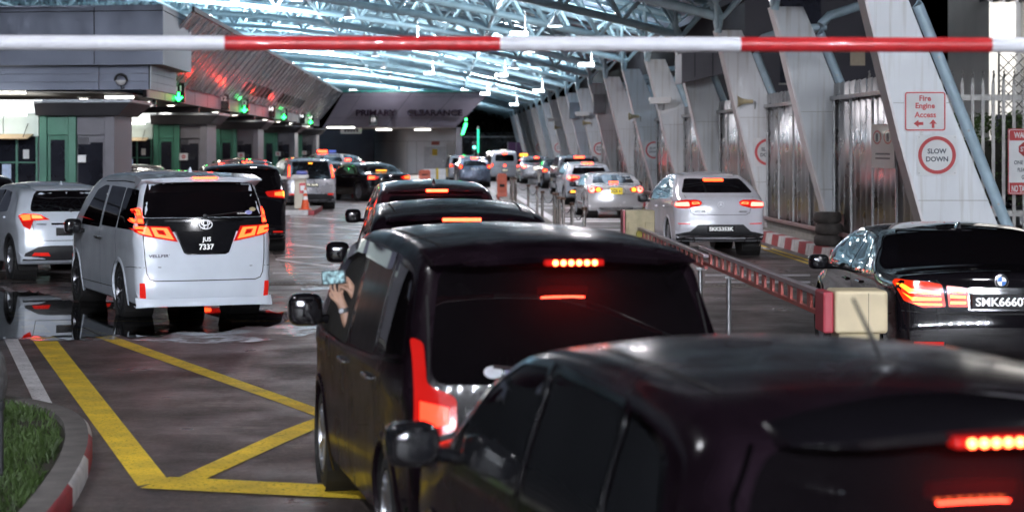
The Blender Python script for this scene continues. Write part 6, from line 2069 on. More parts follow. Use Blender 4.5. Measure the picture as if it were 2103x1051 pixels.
# ------------------------------------------------------------------ right background beyond the wall
def right_back():
    PAL = mat('weathered_palisade_steel', (.34, .33, .32), .45, .5, .2, 6)
    fe = empty('palisade_fence', (9.3, 45, 0), 0, 'tall grey palisade fence with curled spike tops beside the nearest column', 'fence')
    proto = None
    for i in range(28):
        x = .18 + i * .228
        b = MB().box(x - .035, x + .035, 0, .03, .2, 3.62)
        b.hexa([(x - .035, 0, 3.62), (x + .035, 0, 3.62), (x + .035, .03, 3.62), (x - .035, .03, 3.62)], [(x - .012, -.02, 3.76), (x + .012, -.02, 3.76), (x + .012, .01, 3.76), (x - .012, .01, 3.76)])
        b.tube([(x, -.02, 3.75), (x, -.06, 3.83), (x, -.03, 3.89), (x, .03, 3.87)], .03, 6, r1=.02)
        b.build('pale', PAL, fe, smooth=40)
    for z in (.7, 3.25): MB().box(0, 6.6, .04, .1, z, z + .13).build('rail', PAL, fe, bevel=.005)
    c = P(2109, 332, 44.7)
    w, h = .42, .72
    s_ = empty('warning_sign', (c.x + .02, 44.75, c.z), 0, 'red and white WARNING STOP sign wired to the palisade fence', 'sign')
    MB().prism([(p[0], 0, p[1]) for p in rnd(rect(-w, w, -h, h), .03)], (0, .015, 0)).build('board', SIGNR, s_)
    MB().prism([(p[0], -.003, p[1]) for p in rnd(rect(-w + .03, w - .03, -.46, .46), .01)], (0, .002, 0)).build('white_field', SIGNW, s_)
    ring(s_, 'border', SIGNW, rnd(rect(-w + .02, w - .02, -h + .02, h - .02), .04), .012, -.004)
    t1 = MB()
    put_text(t1, 'WARNING', 0, -.006, .58, .13, .58, .03, .004)
    t1.build('white_lettering', SIGNW, s_)
    t1 = MB()
    put_text(t1, 'NO TAILGATING', 0, -.006, -.59, .15, .68, .03, .004)
    t1.build('white_lettering', SIGNW, s_)
    MB().prism([(-.0 + .2 * math.cos(R(22.5 + 45 * i)), -.006, .27 + .17 * math.sin(R(22.5 + 45 * i))) for i in range(8)], (0, .003, 0)).build('stop_octagon', SIGNR, s_)
    t1 = MB()
    put_text(t1, 'STOP', 0, -.010, .27, .11, .30, .03, .004)
    t1.build('stop_lettering', SIGNW, s_)
    t1 = MB()
    put_text(t1, 'ONE VEHICLE', 0, -.006, -.02, .085, .58, .02, .004)
    put_text(t1, 'PLEASE WAIT', 0, -.006, -.18, .085, .42, .02, .004)
    put_text(t1, 'GATE', 0, -.006, -.34, .085, .25, .02, .004)
    t1.build('dark_lettering', SIGNK, s_)
    # lit white building corner with a diamond grille
    b = empty('gate_house', (16.7, 62, 0), 0, 'white lit building corner with black roof brackets behind the palisade fence', 'building')
    MB().box(0, 6, 0, 5, 0, 9).build('wall', mat('white_render', (.66, .65, .63), .7, 0, .06, 1), b)
    MB().box(.95, 1.35, -.5, 0, 0, 9).build('round_pilaster', mat('white_render_pale', (.62, .60, .58), .7, 0, .08, 1), b, bevel=.15)
    for i in range(9): MB().box(-.3 + i * .4, -.2 + i * .4, -.8, 0, 6.6, 6.85).build('roof_bracket', PLASTIC, b)
    MB().box(-.3, 3.5, -.8, -.7, 6.85, 7.0).build('roof_edge', PLASTIC, b)
    MB().box(.2, 2.3, -.03, 0, 2.2, 3.2).build('window', BGLASS, b)
    MB().box(.1, 2.4, -.05, -.03, 2.1, 2.18).build('window_sill', CONC, b)
    g = empty('diamond_grille', (16.2, 59, 2.9), 0, 'black diamond lattice grille in front of the white building corner', 'grille')
    q = MB()
    for i in range(-5, 12):
        q.tube([(max(0, i * .3), 0, max(0, -i * .3)), (min(2.4, i * .3 + 2.0), 0, min(2.0, 2.4 - i * .3))], .018, 5)
        q.tube([(max(0, i * .3), 0, 2.0 - max(0, -i * .3)), (min(2.4, i * .3 + 2.0), 0, 2.0 - min(2.0, 2.4 - i * .3))], .018, 5)
    q.build('lattice', PLASTIC, g)
    MB().box(-.05, 0, -.03, .03, -.1, 2.1).build('frame', PLASTIC, g)
    MB().box(-.05, 2.4, -.03, .03, -.15, -.05).build('frame', PLASTIC, g)
    MB().box(.02, .06, .0, .04, -2.9, -.1).build('leg', PLASTIC, g)
    MB().box(2.3, 2.34, .0, .04, -2.9, -.1).build('leg', PLASTIC, g)
    area_light('gate_house_wall_lamp', (19.0, 58.5, 6.4), 480, .6, (1, .95, .88), None, (R(48), 0, 0))
    # clipped hedge, motorcycles, dark building behind the wall
    rg = random.Random(4)
    hb = empty('hedge', (13.4, 54, 0), 0, 'clipped green hedge behind the palisade fence', 'hedge')
    lf = MB()
    for i in range(5200):
        p = Vector((rg.uniform(-1.2, 4.5), rg.uniform(0, .9), 0))
        p.z = rg.choice((rg.uniform(2.55, 3.05), rg.uniform(.2, 3.0))) + .12 * math.sin(p.x * 7)
        a = Vector((rg.uniform(-1, 1), rg.uniform(-1, 1), rg.uniform(-.2, 1))).normalized() * rg.uniform(.05, .11)
        c_ = Vector((rg.uniform(-1, 1), rg.uniform(-1, 1), rg.uniform(-1, 1))).normalized() * .04
        lf.add([p - a * .2, p + a * .4 + c_, p + a, p + a * .4 - c_], [(0, 1, 2, 3)])
    lf.build('foliage', mat('hedge_leaf', (.045, .085, .015), .6, 0, .5, 3), hb)
    MB().box(-1.1, 4.4, .3, .6, 0, 2.4).build('inner_twigs', mat('hedge_dark_twigs', (.02, .018, .012), .9, 0, .3), hb)
    for i, (x, y, lab) in enumerate(((13.0, 49.5, 'parked dark motorcycle behind the palisade fence, nearer the column'), (13.9, 49.2, 'parked dark motorcycle behind the palisade fence under the warning sign'))):
        m = empty('motorcycle', (x, y, 0), R(8 + i * 9), lab, 'motorcycle')
        for yy in (-.62, .62):
            w_ = MB().lathe([(.22, -.05), (.29, -.05), (.30, 0), (.29, .05), (.22, .05)], 22, Matrix.Translation((0, yy, .3)) @ Matrix.Rotation(R(90), 4, 'Y'), close=True).build('wheel', RUBBER, m, smooth=40)
            MB().lathe([(.02, -.03), (.22, -.02), (.22, .02), (.02, .03)], 16, Matrix.Translation((0, yy, .3)) @ Matrix.Rotation(R(90), 4, 'Y'), close=True).build('rim', ALLOY, w_)
        MB().hexa([(-.1, -.35, .35), (.1, -.35, .35), (.1, .3, .35), (-.1, .3, .35)], [(-.13, -.3, .72), (.13, -.3, .72), (.1, .35, .75), (-.1, .35, .75)]).build('engine', STEEL, m, bevel=.04)
        MB().hexa([(-.13, -.75, .72), (.13, -.75, .72), (.14, .0, .74), (-.14, .0, .74)], [(-.1, -.8, .86), (.1, -.8, .86), (.12, .0, .80), (-.12, .0, .80)]).build('seat', PLASTIC, m, bevel=.03)
        MB().ball((0, .22, .82), .17, 8, (.8, 1.3, .8)).build('fuel_tank', BLACK_P, m, smooth=50)
        MB().tube([(0, .62, .3), (0, .45, .9), (0, .4, 1.02)], .03, 8).build('fork', CHROME, m)
        MB().tube([(-.35, .32, 1.03), (-.1, .42, 1.05), (.1, .42, 1.05), (.35, .32, 1.03)], .018, 8).build('handlebar', CHROME, m)
        MB().lathe([(.05, 0), (.05, .02)], 12, Matrix.Translation((0, -.83, .78)) @ Matrix.Rotation(R(90), 4, 'X')).build('tail_lamp', RED_OFF, m)
    db = empty('dark_building', (10.5, 70, 0), 0, 'dark unlit building rising behind the corrugated wall', 'building')
    MB().box(0, 6, 0, 90, 0, 11).build('wall', mat('dark_render', (.028, .026, .034), .8, 0, .15, .6), db)
    for i, (y, z) in enumerate(((-.02, 4.4), (-.02, 6.2))):
        f = MB().box(1.2, 2.6, y, 0.0, z, z + 1.1).build('window', BGLASS, db)
        MB().box(1.15, 2.65, y - .03, y, z - .06, z).build('window_sill', CONC, f)
    MB().box(3.6, 4.1, -.05, 0, 5.0, 5.9).build('wall_plate', mat('beige_plate', (.35, .28, .2), .6, 0, .1), db)
# ------------------------------------------------------------------ barriers, posts, machines
def boom():
    o = empty('height_bar', (-3.6, 9.4, 0), 0, 'red and white striped overhead bar crossing the picture close to the camera', 'bar')
    fd = F / 9.4
    ws = [-10.0, 0, 462, 1027, 1520, 2035, 2600]
    WB = mat('white_bar_paint', (.80, .80, .86), .35, 0, .05, 6)
    RB = mat('red_bar_paint', (.62, .03, .035), .3, 0, .1, 14, coat=.3)

    def pt(px):
        X = (px - VX) / fd
        py = 88 + (px - 0) * 5 / 2103
        return (X + 3.6, 0, CAMH - (py - HY) / fd)
    edges = [-620, 462, 1027, 1520, 2035, 2520]
    for i, (a, b) in enumerate(zip(edges, edges[1:])):
        MB().tube([pt(a), pt(b)], .034, 16).build('white_section' if i % 2 == 0 else 'red_section', WB if i % 2 == 0 else RB, o, smooth=50)
    for e in (-620, 2520):
        p = pt(e)
        MB().box(p[0] - .07, p[0] + .07, -.07, .07, 0, p[2] + .12).build('side_post', STEEL, o, bevel=.01)


def barrier_gate():
    ARMR = mat('red_barrier_paint', (.45, .10, .085), .4, .1, .2, 6)
    ARMT = mat('barrier_top_rail', (.40, .33, .36), .35, .4, .15, 6)
    for i, (Y0, d, x, z0, zt, lab, W_) in enumerate(((16.9, 1, 3.30, .82, 1.03, 'near cream barrier gate box with its red lattice arm pointing away from the camera', .42),
                                                (32.3, -1, 3.12, .79, .97, 'far cream barrier gate box with its red lattice arm pointing towards the camera', .5))):
        o = empty('barrier_gate', (x, Y0, 0), 0, lab, 'barrier gate')
        zt_ = 1.055 if i == 0 else 1.235
        if i == 0:
            b = MB().box(-.02, .42, 0, .42, .70, zt_).build('housing', CREAM, o, bevel=.03, seg=3)
            MB().box(-.115, -.025, .02, .40, .70, zt_ - .01).build('red_side', RSIDE, o, bevel=.02)
            MB().box(.255, .258, -.003, .42, .72, zt_ - .02).build('housing_seam', SEAM, b)
            MB().box(.02, .36, .05, .38, 0, .70).build('pedestal', CREAMD, o, bevel=.01)
        else:
            b = MB().box(-.16, .30, 0, .5, .18, zt_).build('housing', CREAMD, o, bevel=.02)
            MB().box(-.20, -.165, .02, .48, .2, zt_).build('red_side', RSIDE, o)
            for x0, x1 in ((-.13, .03), (.15, .29)):
                MB().box(x0, x1, -.03, -.0, .7, 1.06).build('front_lug', CREAMD, o, bevel=.01)
            MB().box(-.18, .32, -.05, .52, .0, .18).build('base', SIGNW, o)
            MB().box(.12, .30, -.055, -.05, .02, .16).build('yellow_plate', PLATE_Y, o)
            MB().lathe([(.07, 0), (.07, .12)], 14, Matrix.Translation((.06, -.1, .86)) @ Matrix.Rotation(R(90), 4, 'X')).build('hinge', mat('yellow_hinge', (.5, .42, .05), .5, 0, .2), o)
        # arm
        L_ = 7.9 if i == 0 else 8.0
        ax = -.07 if i == 0 else .06
        y0 = .3 if i == 0 else -.02
        am = MB()
        h = zt - z0
        n = int(L_ / .125)
        sg = d

        def bx(ya, yb, za, zb_, xa=-.02, xb=.02):
            y1, y2 = sorted((y0 + sg * ya, y0 + sg * yb))
            am.box(ax + xa, ax + xb, y1, y2, za, zb_)
        bx(0, L_, z0, z0 + .035)
        for q in range(int(L_ / .5)):
            bx(q * .5, q * .5 + .15, z0 + .035, zt - .045, -.012, .012)
        arm = am.build('arm', ARMR, o)
        tr = MB()
        y1, y2 = sorted((y0, y0 + sg * L_))
        tr.box(ax - .035, ax + .035, y1, y2, zt - .045, zt)
        tr.build('top_rail', ARMT, arm, bevel=.006)
        for yy in ([5.4] if i == 0 else [7.6]):
            y = y0 + sg * yy
            st_ = MB().tube([(ax - .02, y, 0), (ax - .02, y, z0)], .028, 10).build('support_post', STEEL, o, smooth=50)
            MB().box(ax - .07, ax + .05, y - .05, y + .05, z0 - .03, z0 - .002).build('post_cap', STEEL, st_)
            MB().lathe([(.1, 0), (.1, .02)], 14, Matrix.Translation((ax - .02, y, 0))).build('foot_plate', STEEL, st_)


def posts_island():
    ki = empty('traffic_island', (3.0, 36, 0), 0, 'narrow raised traffic island with white painted kerb carrying the steel posts', 'island')
    MB().box(-.45, .45, 0, 54, 0, .13).build('kerb_body', CONC, ki, bevel=.03)
    for i in range(27):
        for sx in (-1, 1):
            MB().box(sx * .46 - .012, sx * .46 + .012, .1 + i * 2, 1.98 + i * 2, .004, .118).build('painted_block', KWHITE if i % 3 else KRED, ki)
    MB().box(.18, .44, .1, 53.8, .131, .136).build('white_top_band', WHT, ki)
    pr = None
    pos = [(2.80, 79), (2.94, 78.6), (2.78, 76.6), (2.9, 76.4), (2.80, 63.6), (2.95, 61), (2.78, 54.6), (2.98, 52.6), (3.04, 52.3), (2.86, 48.3), (2.93, 47.9), (2.84, 43.4), (2.87, 40.2)]
    w = ['farthest', 'second farthest', 'third farthest', 'fourth farthest', 'fifth farthest', 'sixth farthest', 'middle', 'seventh nearest' if False else 'sixth nearest', 'fifth nearest', 'fourth nearest', 'third nearest', 'second nearest', 'nearest']
    for i, (x, y) in enumerate(pos):
        if pr is None:
            o = pr = empty('steel_post', (x, y, .13))
            MB().tube([(0, 0, 0), (0, 0, .86)], .038, 14).build('tube', POLISH, o, smooth=50)
            MB().lathe([(.04, .86), (.06, .865), (.06, .90), (.05, .925), (.001, .93)], 16).build('cap', mat('dark_bronze_cap', (.10, .06, .045), .35, .6, .1), o, smooth=40)
            MB().lathe([(.10, 0), (.10, .012), (.05, .03)], 16).build('base', STEEL, o, smooth=40)
        else:
            o = copy_tree(pr)
            o.location = (x, y, .13)
        tag(o, f'polished steel queue post on the narrow island, {w[i]} of the row', 'post', 'steel posts on the island')
    pr = None
    run = [p for i, p in enumerate(pos) if i in (1, 4, 5, 6, 7, 9, 11, 12)]
    for i, (a, b) in enumerate(zip(run, run[1:])):
        pts = []
        for k in range(11):
            t = k / 10
            pts.append((a[0] + (b[0] - a[0]) * t, a[1] + (b[1] - a[1]) * t, 1.0 - .42 * 4 * t * (1 - t) * .6))
        o = MB().tube(pts, .012, 6).build('chain', PLASTIC, None, smooth=60)
        tag(o, f'dark chain drooping between two steel queue posts, span {["one", "two", "three", "four", "five", "six", "seven"][i]} from the far end', 'chain', 'chains between the steel posts')


def ticket_island():
    # island with machine, cone and painted kerb
    isl = empty('kerb_island', (-4.6, 66.5, 0), 0, 'low island with black and white kerb under the ticket machine', 'island')
    MB().box(-2.2, .55, 0, 5, 0, .17).build('kerb_body', CONC, isl, bevel=.04)
    for x0, x1, m in ((-2.2, -1.3, KBLACK), (-1.29, -.42, KBLACK), (-.41, .36, KWHITE), (.37, .56, KRED)):
        MB().box(x0, x1, -.014, .004, .004, .165).build('painted_block', m, isl)
    MB().box(.551, .565, .01, 4.9, .004, .16).build('painted_block', KRED, isl)
    i2 = empty('kerb_island', (-4.3, 88, 0), 0, 'small far island with a white and red kerb end by the pale sedan', 'island')
    MB().box(-1.8, .62, 0, 5, 0, .2).build('kerb_body', CONC, i2, bevel=.04)
    MB().box(-.3, .55, -.014, .004, .004, .195).build('painted_block', KWHITE, i2)
    MB().box(.56, .635, -.014, .3, .004, .195).build('painted_block', KRED, i2)
    m = empty('ticket_machine', (-4.75, 68.4, .17), 0, 'cream ticket machine with blue hood and short barrier arm', 'ticket machine')
    MB().box(-.05, .33, -.2, .3, .0, 1.02).build('cabinet', CREAMD if False else mat('pale_cream_cabinet', (.58, .52, .42), .5, 0, .1, 3), m, bevel=.02)
    MB().box(-.12, .40, -.28, .36, 1.0, 1.12).build('hood', mat('white_hood', (.6, .58, .56), .4, 0, .06), m, bevel=.02)
    MB().box(-.0, .38, -.2, .3, 1.12, 1.25).build('blue_lamp', mat('blue_lamp_cover', (.08, .10, .38), .3, 0, .1, coat=.4), m, bevel=.05)
    MB().box(-1.4, .1, -.30, -.24, .98, 1.07).build('arm', mat('pale_arm', (.55, .5, .48), .4, 0, .1), m)
    for x in (-1.3, -.8, -.3): MB().box(x, x + .14, -.306, -.30, .985, 1.065).build('red_stripe', SIGNR, m)
    MB().box(.12, .33, -.215, -.2, .5, .85).build('notice_plate', SIGNR, m)
    MB().box(.15, .30, -.22, -.215, .60, .76).build('notice_field', SIGNW, m)
    m2 = empty('ticket_machine', (-4.0, 88.5, .2), 0, 'second pale ticket machine with a red notice on the small far island', 'ticket machine')
    MB().box(-.18, .18, -.2, .3, .0, 1.3).build('cabinet', SIGNW, m2, bevel=.03)
    MB().box(-.13, .13, -.215, -.2, .6, 1.1).build('notice_plate', SIGNR, m2)
    MB().box(-.22, .22, -.24, .34, 1.3, 1.38).build('hood', SIGNW, m2, bevel=.02)
    c = empty('traffic_cone', (-4.36, 67.0, .172), 0, 'orange traffic cone with two white bands on the kerb island', 'cone')
    OR = mat('orange_cone_plastic', (.70, .09, .02), .45, 0, .1, 8)
    MB().box(-.2, .2, -.2, .2, 0, .03).build('base', OR, c, bevel=.01)
    MB().lathe([(.14, .03), (.03, .70), (.001, .705)], 20).build('body', OR, c, smooth=40)
    for z0, z1 in ((.32, .44), (.53, .64)):
        MB().lathe([(.14 - .11 * (z0 - .03) / .67 + .003, z0), (.14 - .11 * (z1 - .03) / .67 + .003, z1)], 20).build('white_band', SIGNW, c, smooth=40)


# ------------------------------------------------------------------ the person with the phone
def person():
    Y = 12.28
    root = empty('person', (-.12, 12.42, .62), 0, 'person leaning from the people carrier window, holding a phone up with both hands', 'person')
    o0 = Vector(root.location)
    V, E, Rr = [], [], []

    def v(p, r, par=None):
        V.append(tuple(Vector(p) - o0))
        Rr.append(r)
        if par is not None: E.append((par, len(V) - 1))
        return len(V) - 1
    pel = v((-.12, 12.42, .70), .13)
    ch = v((-.16, 12.40, .98), .14, pel)
    sh = v((-.18, 12.38, 1.12), .10, ch)
    nk = v((-.19, 12.37, 1.22), .055, sh)
    hd = v((-.20, 12.38, 1.33), .085, nk)
    h2 = v((-.20, 12.38, 1.41), .075, hd)

    def hand(wr, kn, dirs, tip, r0, thumb, par):
        """palm from wrist to knuckles, four fingers along dirs, thumb off the side"""
        w_ = v(wr, .026, par)
        k = v(kn, .030, w_)
        wv = Vector(kn) - Vector(wr)
        for (off, lens, d1, d2) in dirs:
            a = v(Vector(kn) + off, .0095, k)
            b = v(Vector(kn) + off + d1 * lens, .009, a)
            c = v(Vector(kn) + off + d1 * lens + d2 * lens * .8, .0075, b)
        t0 = Vector(wr) + wv * .45 + thumb[0]
        a = v(t0, .011, w_)
        b = v(t0 + thumb[1], .010, a)
        v(t0 + thumb[1] + thumb[2], .0085, b)
    # left hand supports the phone from below
    sL = v((-.30, 12.36, 1.10), .065, sh)
    eL = v((-.505, 12.30, 1.125), .045, sL)
    f1 = v(P(712, 655, Y), .040, eL)
    f2 = v(P(708, 638, Y), .032, f1)
    X = Vector((1, 0, 0))
    Z = Vector((0, 0, 1))
    D = Vector((0, 1, 0))
    kn = P(693, 603, Y)
    hand(P(704, 626, Y), kn, [(X * -.024 + D * .01, .035, (Z * .8 - X * .5 + D * .2).normalized(), (Z + D * .4).normalized()), (X * -.008 + D * .018, .038, (Z - X * .3 + D * .3).normalized(), (Z + D * .2).normalized()),
         (X * .010 + D * .02, .036, (Z + D * .4).normalized(), (Z + D * .1).normalized()), (X * .026 + D * .015, .030, (Z + X * .2 + D * .3).normalized(), (Z + D * .2).normalized())], None, 0,
         (X * -.03 - D * .015, (Z * .7 - X * .8).normalized() * .034 - D * .008, (Z - X * .2).normalized() * .03), f2)
    # right hand grips the right end
    sR = v((-.06, 12.34, 1.12), .065, sh)
    eR = v((-.30, 12.24, 1.16), .045, sR)
    g1 = v((-.435, 12.25, 1.27), .036, eR)
    kn = P(717, 583, Y - .01)
    hand(P(727, 606, Y - .01), kn, [(Z * .026 + D * .012, .034, (-X + Z * .6 + D * .3).normalized(), (-X - Z * .1 + D * .2).normalized()), (Z * .010 + D * .02, .036, (-X + Z * .3 + D * .4).normalized(), (-X + D * .1).normalized()),
         (Z * -.006 + D * .022, .034, (-X + D * .4).normalized(), (-X + D * .1).normalized()), (Z * -.020 + D * .02, .028, (-X - Z * .2 + D * .3).normalized(), (-X).normalized())], None, 0,
         (Z * .0 - D * .02 - X * .02, (-X * .8 + Z * .5).normalized() * .032, (-X + Z * .2).normalized() * .026), g1)
    me = bpy.data.meshes.new('body')
    me.from_pydata(V, E, [])
    ob = bpy.data.objects.new('body', me)
    COL.objects.link(ob)
    ob.parent = root
    me.materials.append(mat('skin', (.46, .27, .19), .5, 0, .12, 14))
    bpy.context.view_layer.objects.active = ob
    sk = ob.modifiers.new('skin', 'SKIN')
    sk.use_smooth_shade = True
    dat = me.skin_vertices[0].data
    for i, r in enumerate(Rr): dat[i].radius = (r, r)
    dat[pel].use_root = True
    ss = ob.modifiers.new('sub', 'SUBSURF')
    ss.levels = ss.render_levels = 2
    # hair cap and watch
    MB().ball(Vector((-.20, 12.385, 1.40)) - o0, .095, 8, (1, 1.05, .95)).build('hair', mat('black_hair', (.012, .01, .01), .6, 0, .2), root, smooth=60)
    w = MB()
    a, b = P(709, 641, Y) - o0, P(706.5, 632, Y) - o0
    w.tube([a, b], .036, 16)
    wo = w.build('wristwatch', PLASTIC, root, smooth=40)
    MB().lathe([(.018, 0), (.018, .012), (.015, .014)], 14, Matrix.Translation((a + b) / 2 + Vector((-.018, -.034, 0))) @ Matrix.Rotation(R(90), 4, 'X')).build('watch_face', CHROME, wo)
    # the phone is a thing of its own
    c = P(685, 569, Y)
    ph = empty('phone', tuple(c), 0, 'dark phone held sideways with its screen lit pale blue', 'phone')
    ph.rotation_euler = (0, R(-4), R(-8))
    MB().prism([(p[0], 0, p[1]) for p in rnd(rect(-.074, .074, -.042, .042), .012)], (0, .010, 0)).build('case', PLASTIC, ph)
    m = bpy.data.materials.new('lit_phone_screen')
    m.use_nodes = True
    nt = m.node_tree
    bs = nt.nodes['Principled BSDF']
    tc = nt.nodes.new('ShaderNodeTexCoord')
    n = nt.nodes.new('ShaderNodeTexNoise')
    n.inputs['Scale'].default_value = 38
    n.inputs['Detail'].default_value = 4
    nt.links.new(tc.outputs['Object'], n.inputs['Vector'])
    r = nt.nodes.new('ShaderNodeValToRGB')
    r.color_ramp.elements[0].position, r.color_ramp.elements[1].position = .38, .62
    r.color_ramp.elements[0].color = (.02, .06, .09, 1)
    r.color_ramp.elements[1].color = (.45, .75, .85, 1)
    nt.links.new(n.outputs['Fac'], r.inputs['Fac'])
    nt.links.new(r.outputs['Color'], bs.inputs['Emission Color'])
    bs.inputs['Emission Strength'].default_value = 1.0
    bs.inputs['Base Color'].default_value = (.01, .01, .01, 1)
    MB().prism([(p[0], -.0012, p[1]) for p in rnd(rect(-.066, .066, -.037, .037), .008)], (0, .001, 0)).build('screen', m, ph)


# ------------------------------------------------------------------ lights, world, camera
def lights():
    cool = (.93, .97, 1.0)
    # lane downlights hung under the trusses
    pr = None
    spots = [(x, y) for y in (46, 63, 80, 97, 114, 131, 148, 182) for x in (-3.5, 3.6)]
    for i, (x, y) in enumerate(spots):
        z = zb(x) - .35
        if pr is None:
            o = pr = empty('high_bay_light', (x, y, z))
            MB().lathe([(.05, .32), (.10, .22), (.26, .02), (.27, 0), (.24, 0), (.09, .2)], 20).build('reflector', SIGNW, o, smooth=40)
            MB().lathe([(.001, .015), (.235, .015), (.235, .03)], 20).build('lamp', LED_ON, o)
            MB().tube([(0, 0, .3), (0, 0, .5)], .02, 6).build('rod', STEEL, o)
        else:
            o = copy_tree(pr)
            o.location = (x, y, z)
        tag(o, 'white bell shaped lamp hanging under the roof trusses', 'lamp', 'bell lamps under the roof')
        area_light('high_bay_beam', (x, y, z - .05), 290, .5, (1, .93, .97))
    # floodlights on the canopy roof and on the far fascia, tilted up at the trusses
    for i, (x, y, z, p, lab) in enumerate(((-7.6, 66, 6.45, 1500, 'first'), (-7.6, 84, 6.45, 2200, 'second'), (-7.6, 104, 6.45, 3000, 'third'), (-7.6, 126, 6.45, 4000, 'fourth'), (-6.5, 156, 6.5, 5000, 'fifth'), (-2.5, 156, 6.5, 5000, 'sixth'), (2.0, 156, 6.5, 5000, 'seventh'), (-7.6, 186, 4.5, 4000, 'eighth'), (0, 186, 4.5, 4000, 'ninth'))):
        o = empty('uplight', (x, y, z), 0, f'black floodlight aimed up at the trusses, {lab} from the near end', 'floodlight', 'floodlights aimed at the roof')
        MB().box(-.3, .3, -.2, .2, -.12, 0).build('housing', PLASTIC, o, bevel=.02)
        MB().box(-.27, .27, -.17, .17, .001, .012).build('lens', LED_ON, o)
        MB().box(-.05, .05, -.05, .05, -.3, -.12).build('foot', PLASTIC, o)
        area_light('uplight_beam', (x, y, z + .05), p * .75, .5, (.70, .89, 1.0), None, (R(180), R(-8), 0))
    for i, (x, y, p) in enumerate(((2.5, 63.5, 900), (-1.0, 80.5, 1500), (3.0, 97.5, 3000), (-.5, 114.7, 4000), (3.0, 131.8, 4500), (5.2, 72.0, 1200), (5.2, 106, 2200), (5.2, 140.4, 3000))):
        z = zb(x) - .75
        o = empty('truss_lamp', (x, y, z), 0, f'bright white lamp fixed under a roof truss, {["first", "third", "fourth", "sixth", "seventh", "second", "fifth", "eighth"][i]} from the camera', 'lamp', 'bright lamps under the trusses')
        MB().box(-.3, .3, -.15, .15, -.12, 0).build('housing', SIGNW, o, bevel=.02)
        MB().box(-.27, .27, -.12, .12, .001, .012).build('lens', LED_ON, o)
        MB().box(-.27, .27, -.156, -.15, -.1, -.02).build('front_lens', LED_ON, o)
        MB().tube([(.2, 0, 0), (.2, 0, .7)], .02, 6).build('rod', STEEL, o)
        area_light('truss_lamp_beam', (x, y, z + .05), p * .6, .5, (.78, .92, 1.0), None, (R(180), 0, 0))
    # two unseen lamp grids added behind the camera for frontal light and reflections
    for nm, yg, zg, n_, rws, sp, rad, tl, lab in (('unseen_light_grid', -52, 20, 8, 3, 4.2, .21, 66, 'unseen tall mast grid of floodlights added behind the camera for front light'), ('unseen_light_grid', -95, 11, 9, 2, 5.5, .21, 78, 'unseen lower mast grid of floodlights added farther behind the camera for front light')):
        o = empty(nm, (0, yg, zg), 0, lab, 'light grid')
        hw = sp * (n_ - 1) / 2
        for a in range(rws):
            MB().box(-hw - .6, hw + .6, -.06, .06, a * 1.5 + .3, a * 1.5 + .42).build('bar', STEEL, o)
            for b in range(n_):
                M = Matrix.Translation((-hw + b * sp + (a % 2) * .9, 0, a * 1.5)) @ Matrix.Rotation(R(tl), 4, 'X')
                h = MB().lathe([(rad + .02, .0), (rad + .05, .1), (.1, .3)], 14, M).build('lamp_housing', PLASTIC, o)
                MB().lathe([(.001, -.006), (rad, -.006)], 14, M).build('led', LED_FLOOD, h)
        for x in (-hw - .4, hw + .4):
            MB().box(x - .15, x + .15, -.1, .1, -zg, .3 + rws * 1.5).build('mast', STEEL, o)
    pr = None
    for i, x in enumerate((-6.5, 6.5)):  # unseen lamps added overhead to brighten the near road
        if pr is None:
            o = pr = empty('forecourt_fill_lamp', (x, 11, 0))
            MB().tube([(-2.5, 0, 0), (-2.5, 0, 8.6), (-1.5, 0, 9.2), (-.5, 0, 9.25)], .08, 10).build('pole', STEEL, o, smooth=50)
            MB().box(-.6, .6, -.2, .2, 9.15, 9.3).build('lamp_head', PLASTIC, o, bevel=.03)
            MB().box(-.5, .5, -.15, .15, 9.13, 9.148).build('lens', LED_ON, o)
        else:
            o = copy_tree(pr)
            o.location = (x, 11, 0)
            o.rotation_euler = (0, 0, R(180))
        tag(o, 'unseen grey lamp added to brighten the forecourt', 'street lamp', 'added lamps over the forecourt')
        area_light('forecourt_fill_beam', (x, 11, 9.1), 420, .8, (.95, .95, 1.0))


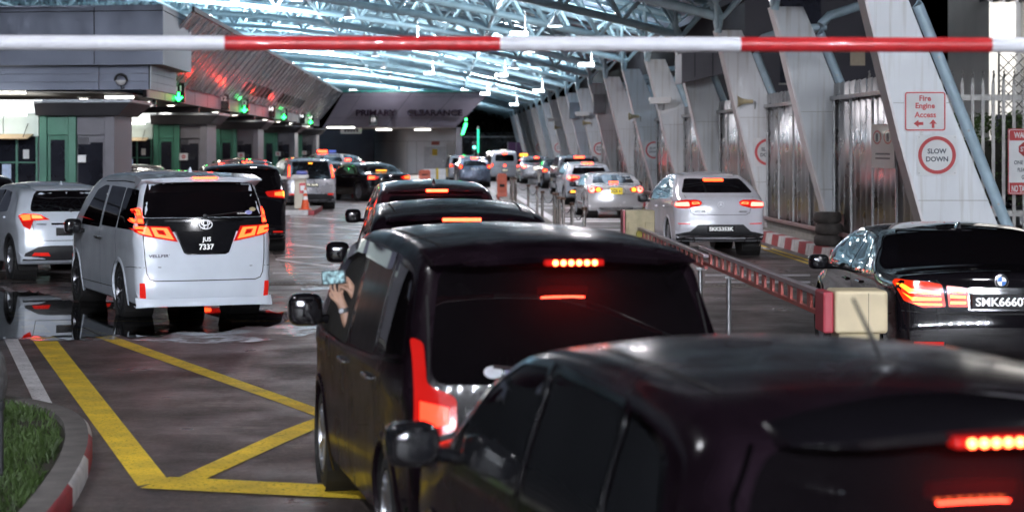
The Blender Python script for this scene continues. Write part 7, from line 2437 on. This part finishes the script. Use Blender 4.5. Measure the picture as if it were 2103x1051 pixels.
def reflection_panels():  # unseen panels added so the near rear glass shows bright reflections
    for i, (x, y, w) in enumerate(((1.15, .3, .5), (2.15, .1, .9))):
        o = empty('reflection_panel', (x, y, 6.3), 0, 'unseen glowing panel added to reflect in the nearest rear glass, ' + ('smaller one' if i == 0 else 'larger one'), 'panel light')
        MB().box(-w / 2 - .03, w / 2 + .03, -.33, .33, .01, .09).build('housing', STEEL, o, bevel=.01)
        MB().box(-w / 2, w / 2, -.3, .3, .0, .012).build('diffuser', PANEL_COOL, o)
        for s_ in (-1, 1): MB().tube([(s_ * w * .4, 0, .09), (s_ * w * .4, 0, 2.2)], .015, 6).build('rod', STEEL, o)


PANEL_COOL = mat('reflection_panel_glow', (.9, .95, 1), .4, 0, 0, es=14, ec=(.75, .88, 1))
LED_FLOOD = mat('flood_led_disc', (.9, .95, 1), .4, 0, 0, es=9600, ec=(.86, .91, 1))


def world_camera():
    w = bpy.data.worlds.new('World')
    SC.world = w
    w.use_nodes = True
    nt = w.node_tree
    bg = nt.nodes['Background']
    sky = nt.nodes.new('ShaderNodeTexSky')
    sky.sky_type = 'NISHITA'
    sky.sun_disc = False
    sky.sun_elevation = R(-4)
    sky.sun_rotation = R(200)
    nt.links.new(sky.outputs[0], bg.inputs['Color'])
    bg.inputs['Strength'].default_value = .012
    cam = bpy.data.cameras.new('camera')
    o = bpy.data.objects.new('camera', cam)
    COL.objects.link(o)
    o.location = (0, 0, CAMH)
    o.rotation_euler = (R(90), 0, 0)
    cam.sensor_width = 36
    cam.lens = 36 * F / 2103
    cam.shift_x = (1051.5 - VX) / 2103
    cam.shift_y = -(525.5 - HY) / 2103
    cam.clip_end = 1000
    cam.clip_start = .1
    cam.dof.use_dof = True
    cam.dof.focus_distance = 22.5
    cam.dof.aperture_fstop = 2.7
    SC.camera = o
    SC.view_settings.view_transform = 'Standard'
    SC.view_settings.look = 'None'
    SC.view_settings.exposure = 0
    SC.view_settings.gamma = 1
    SC.cycles.use_denoising = True
    SC.cycles.max_bounces = 6
    SC.cycles.diffuse_bounces = 3
    SC.cycles.glossy_bounces = 4
    SC.cycles.transparent_max_bounces = 8
    SC.cycles.sample_clamp_indirect = 6
    SC.cycles.caustics_reflective = False
    SC.cycles.caustics_refractive = False


ground(); island(); roof(); columns(); canopy(); lane_signs(); booths(); far_end(); right_back()
boom(); barrier_gate(); posts_island(); ticket_island()
white_minivan(); white_crossover(); coupe_suv(); silver_sedan(); black_saloon(); near_carrier(); near_hatch(); others()
reflection_panels(); person(); lights(); world_camera()
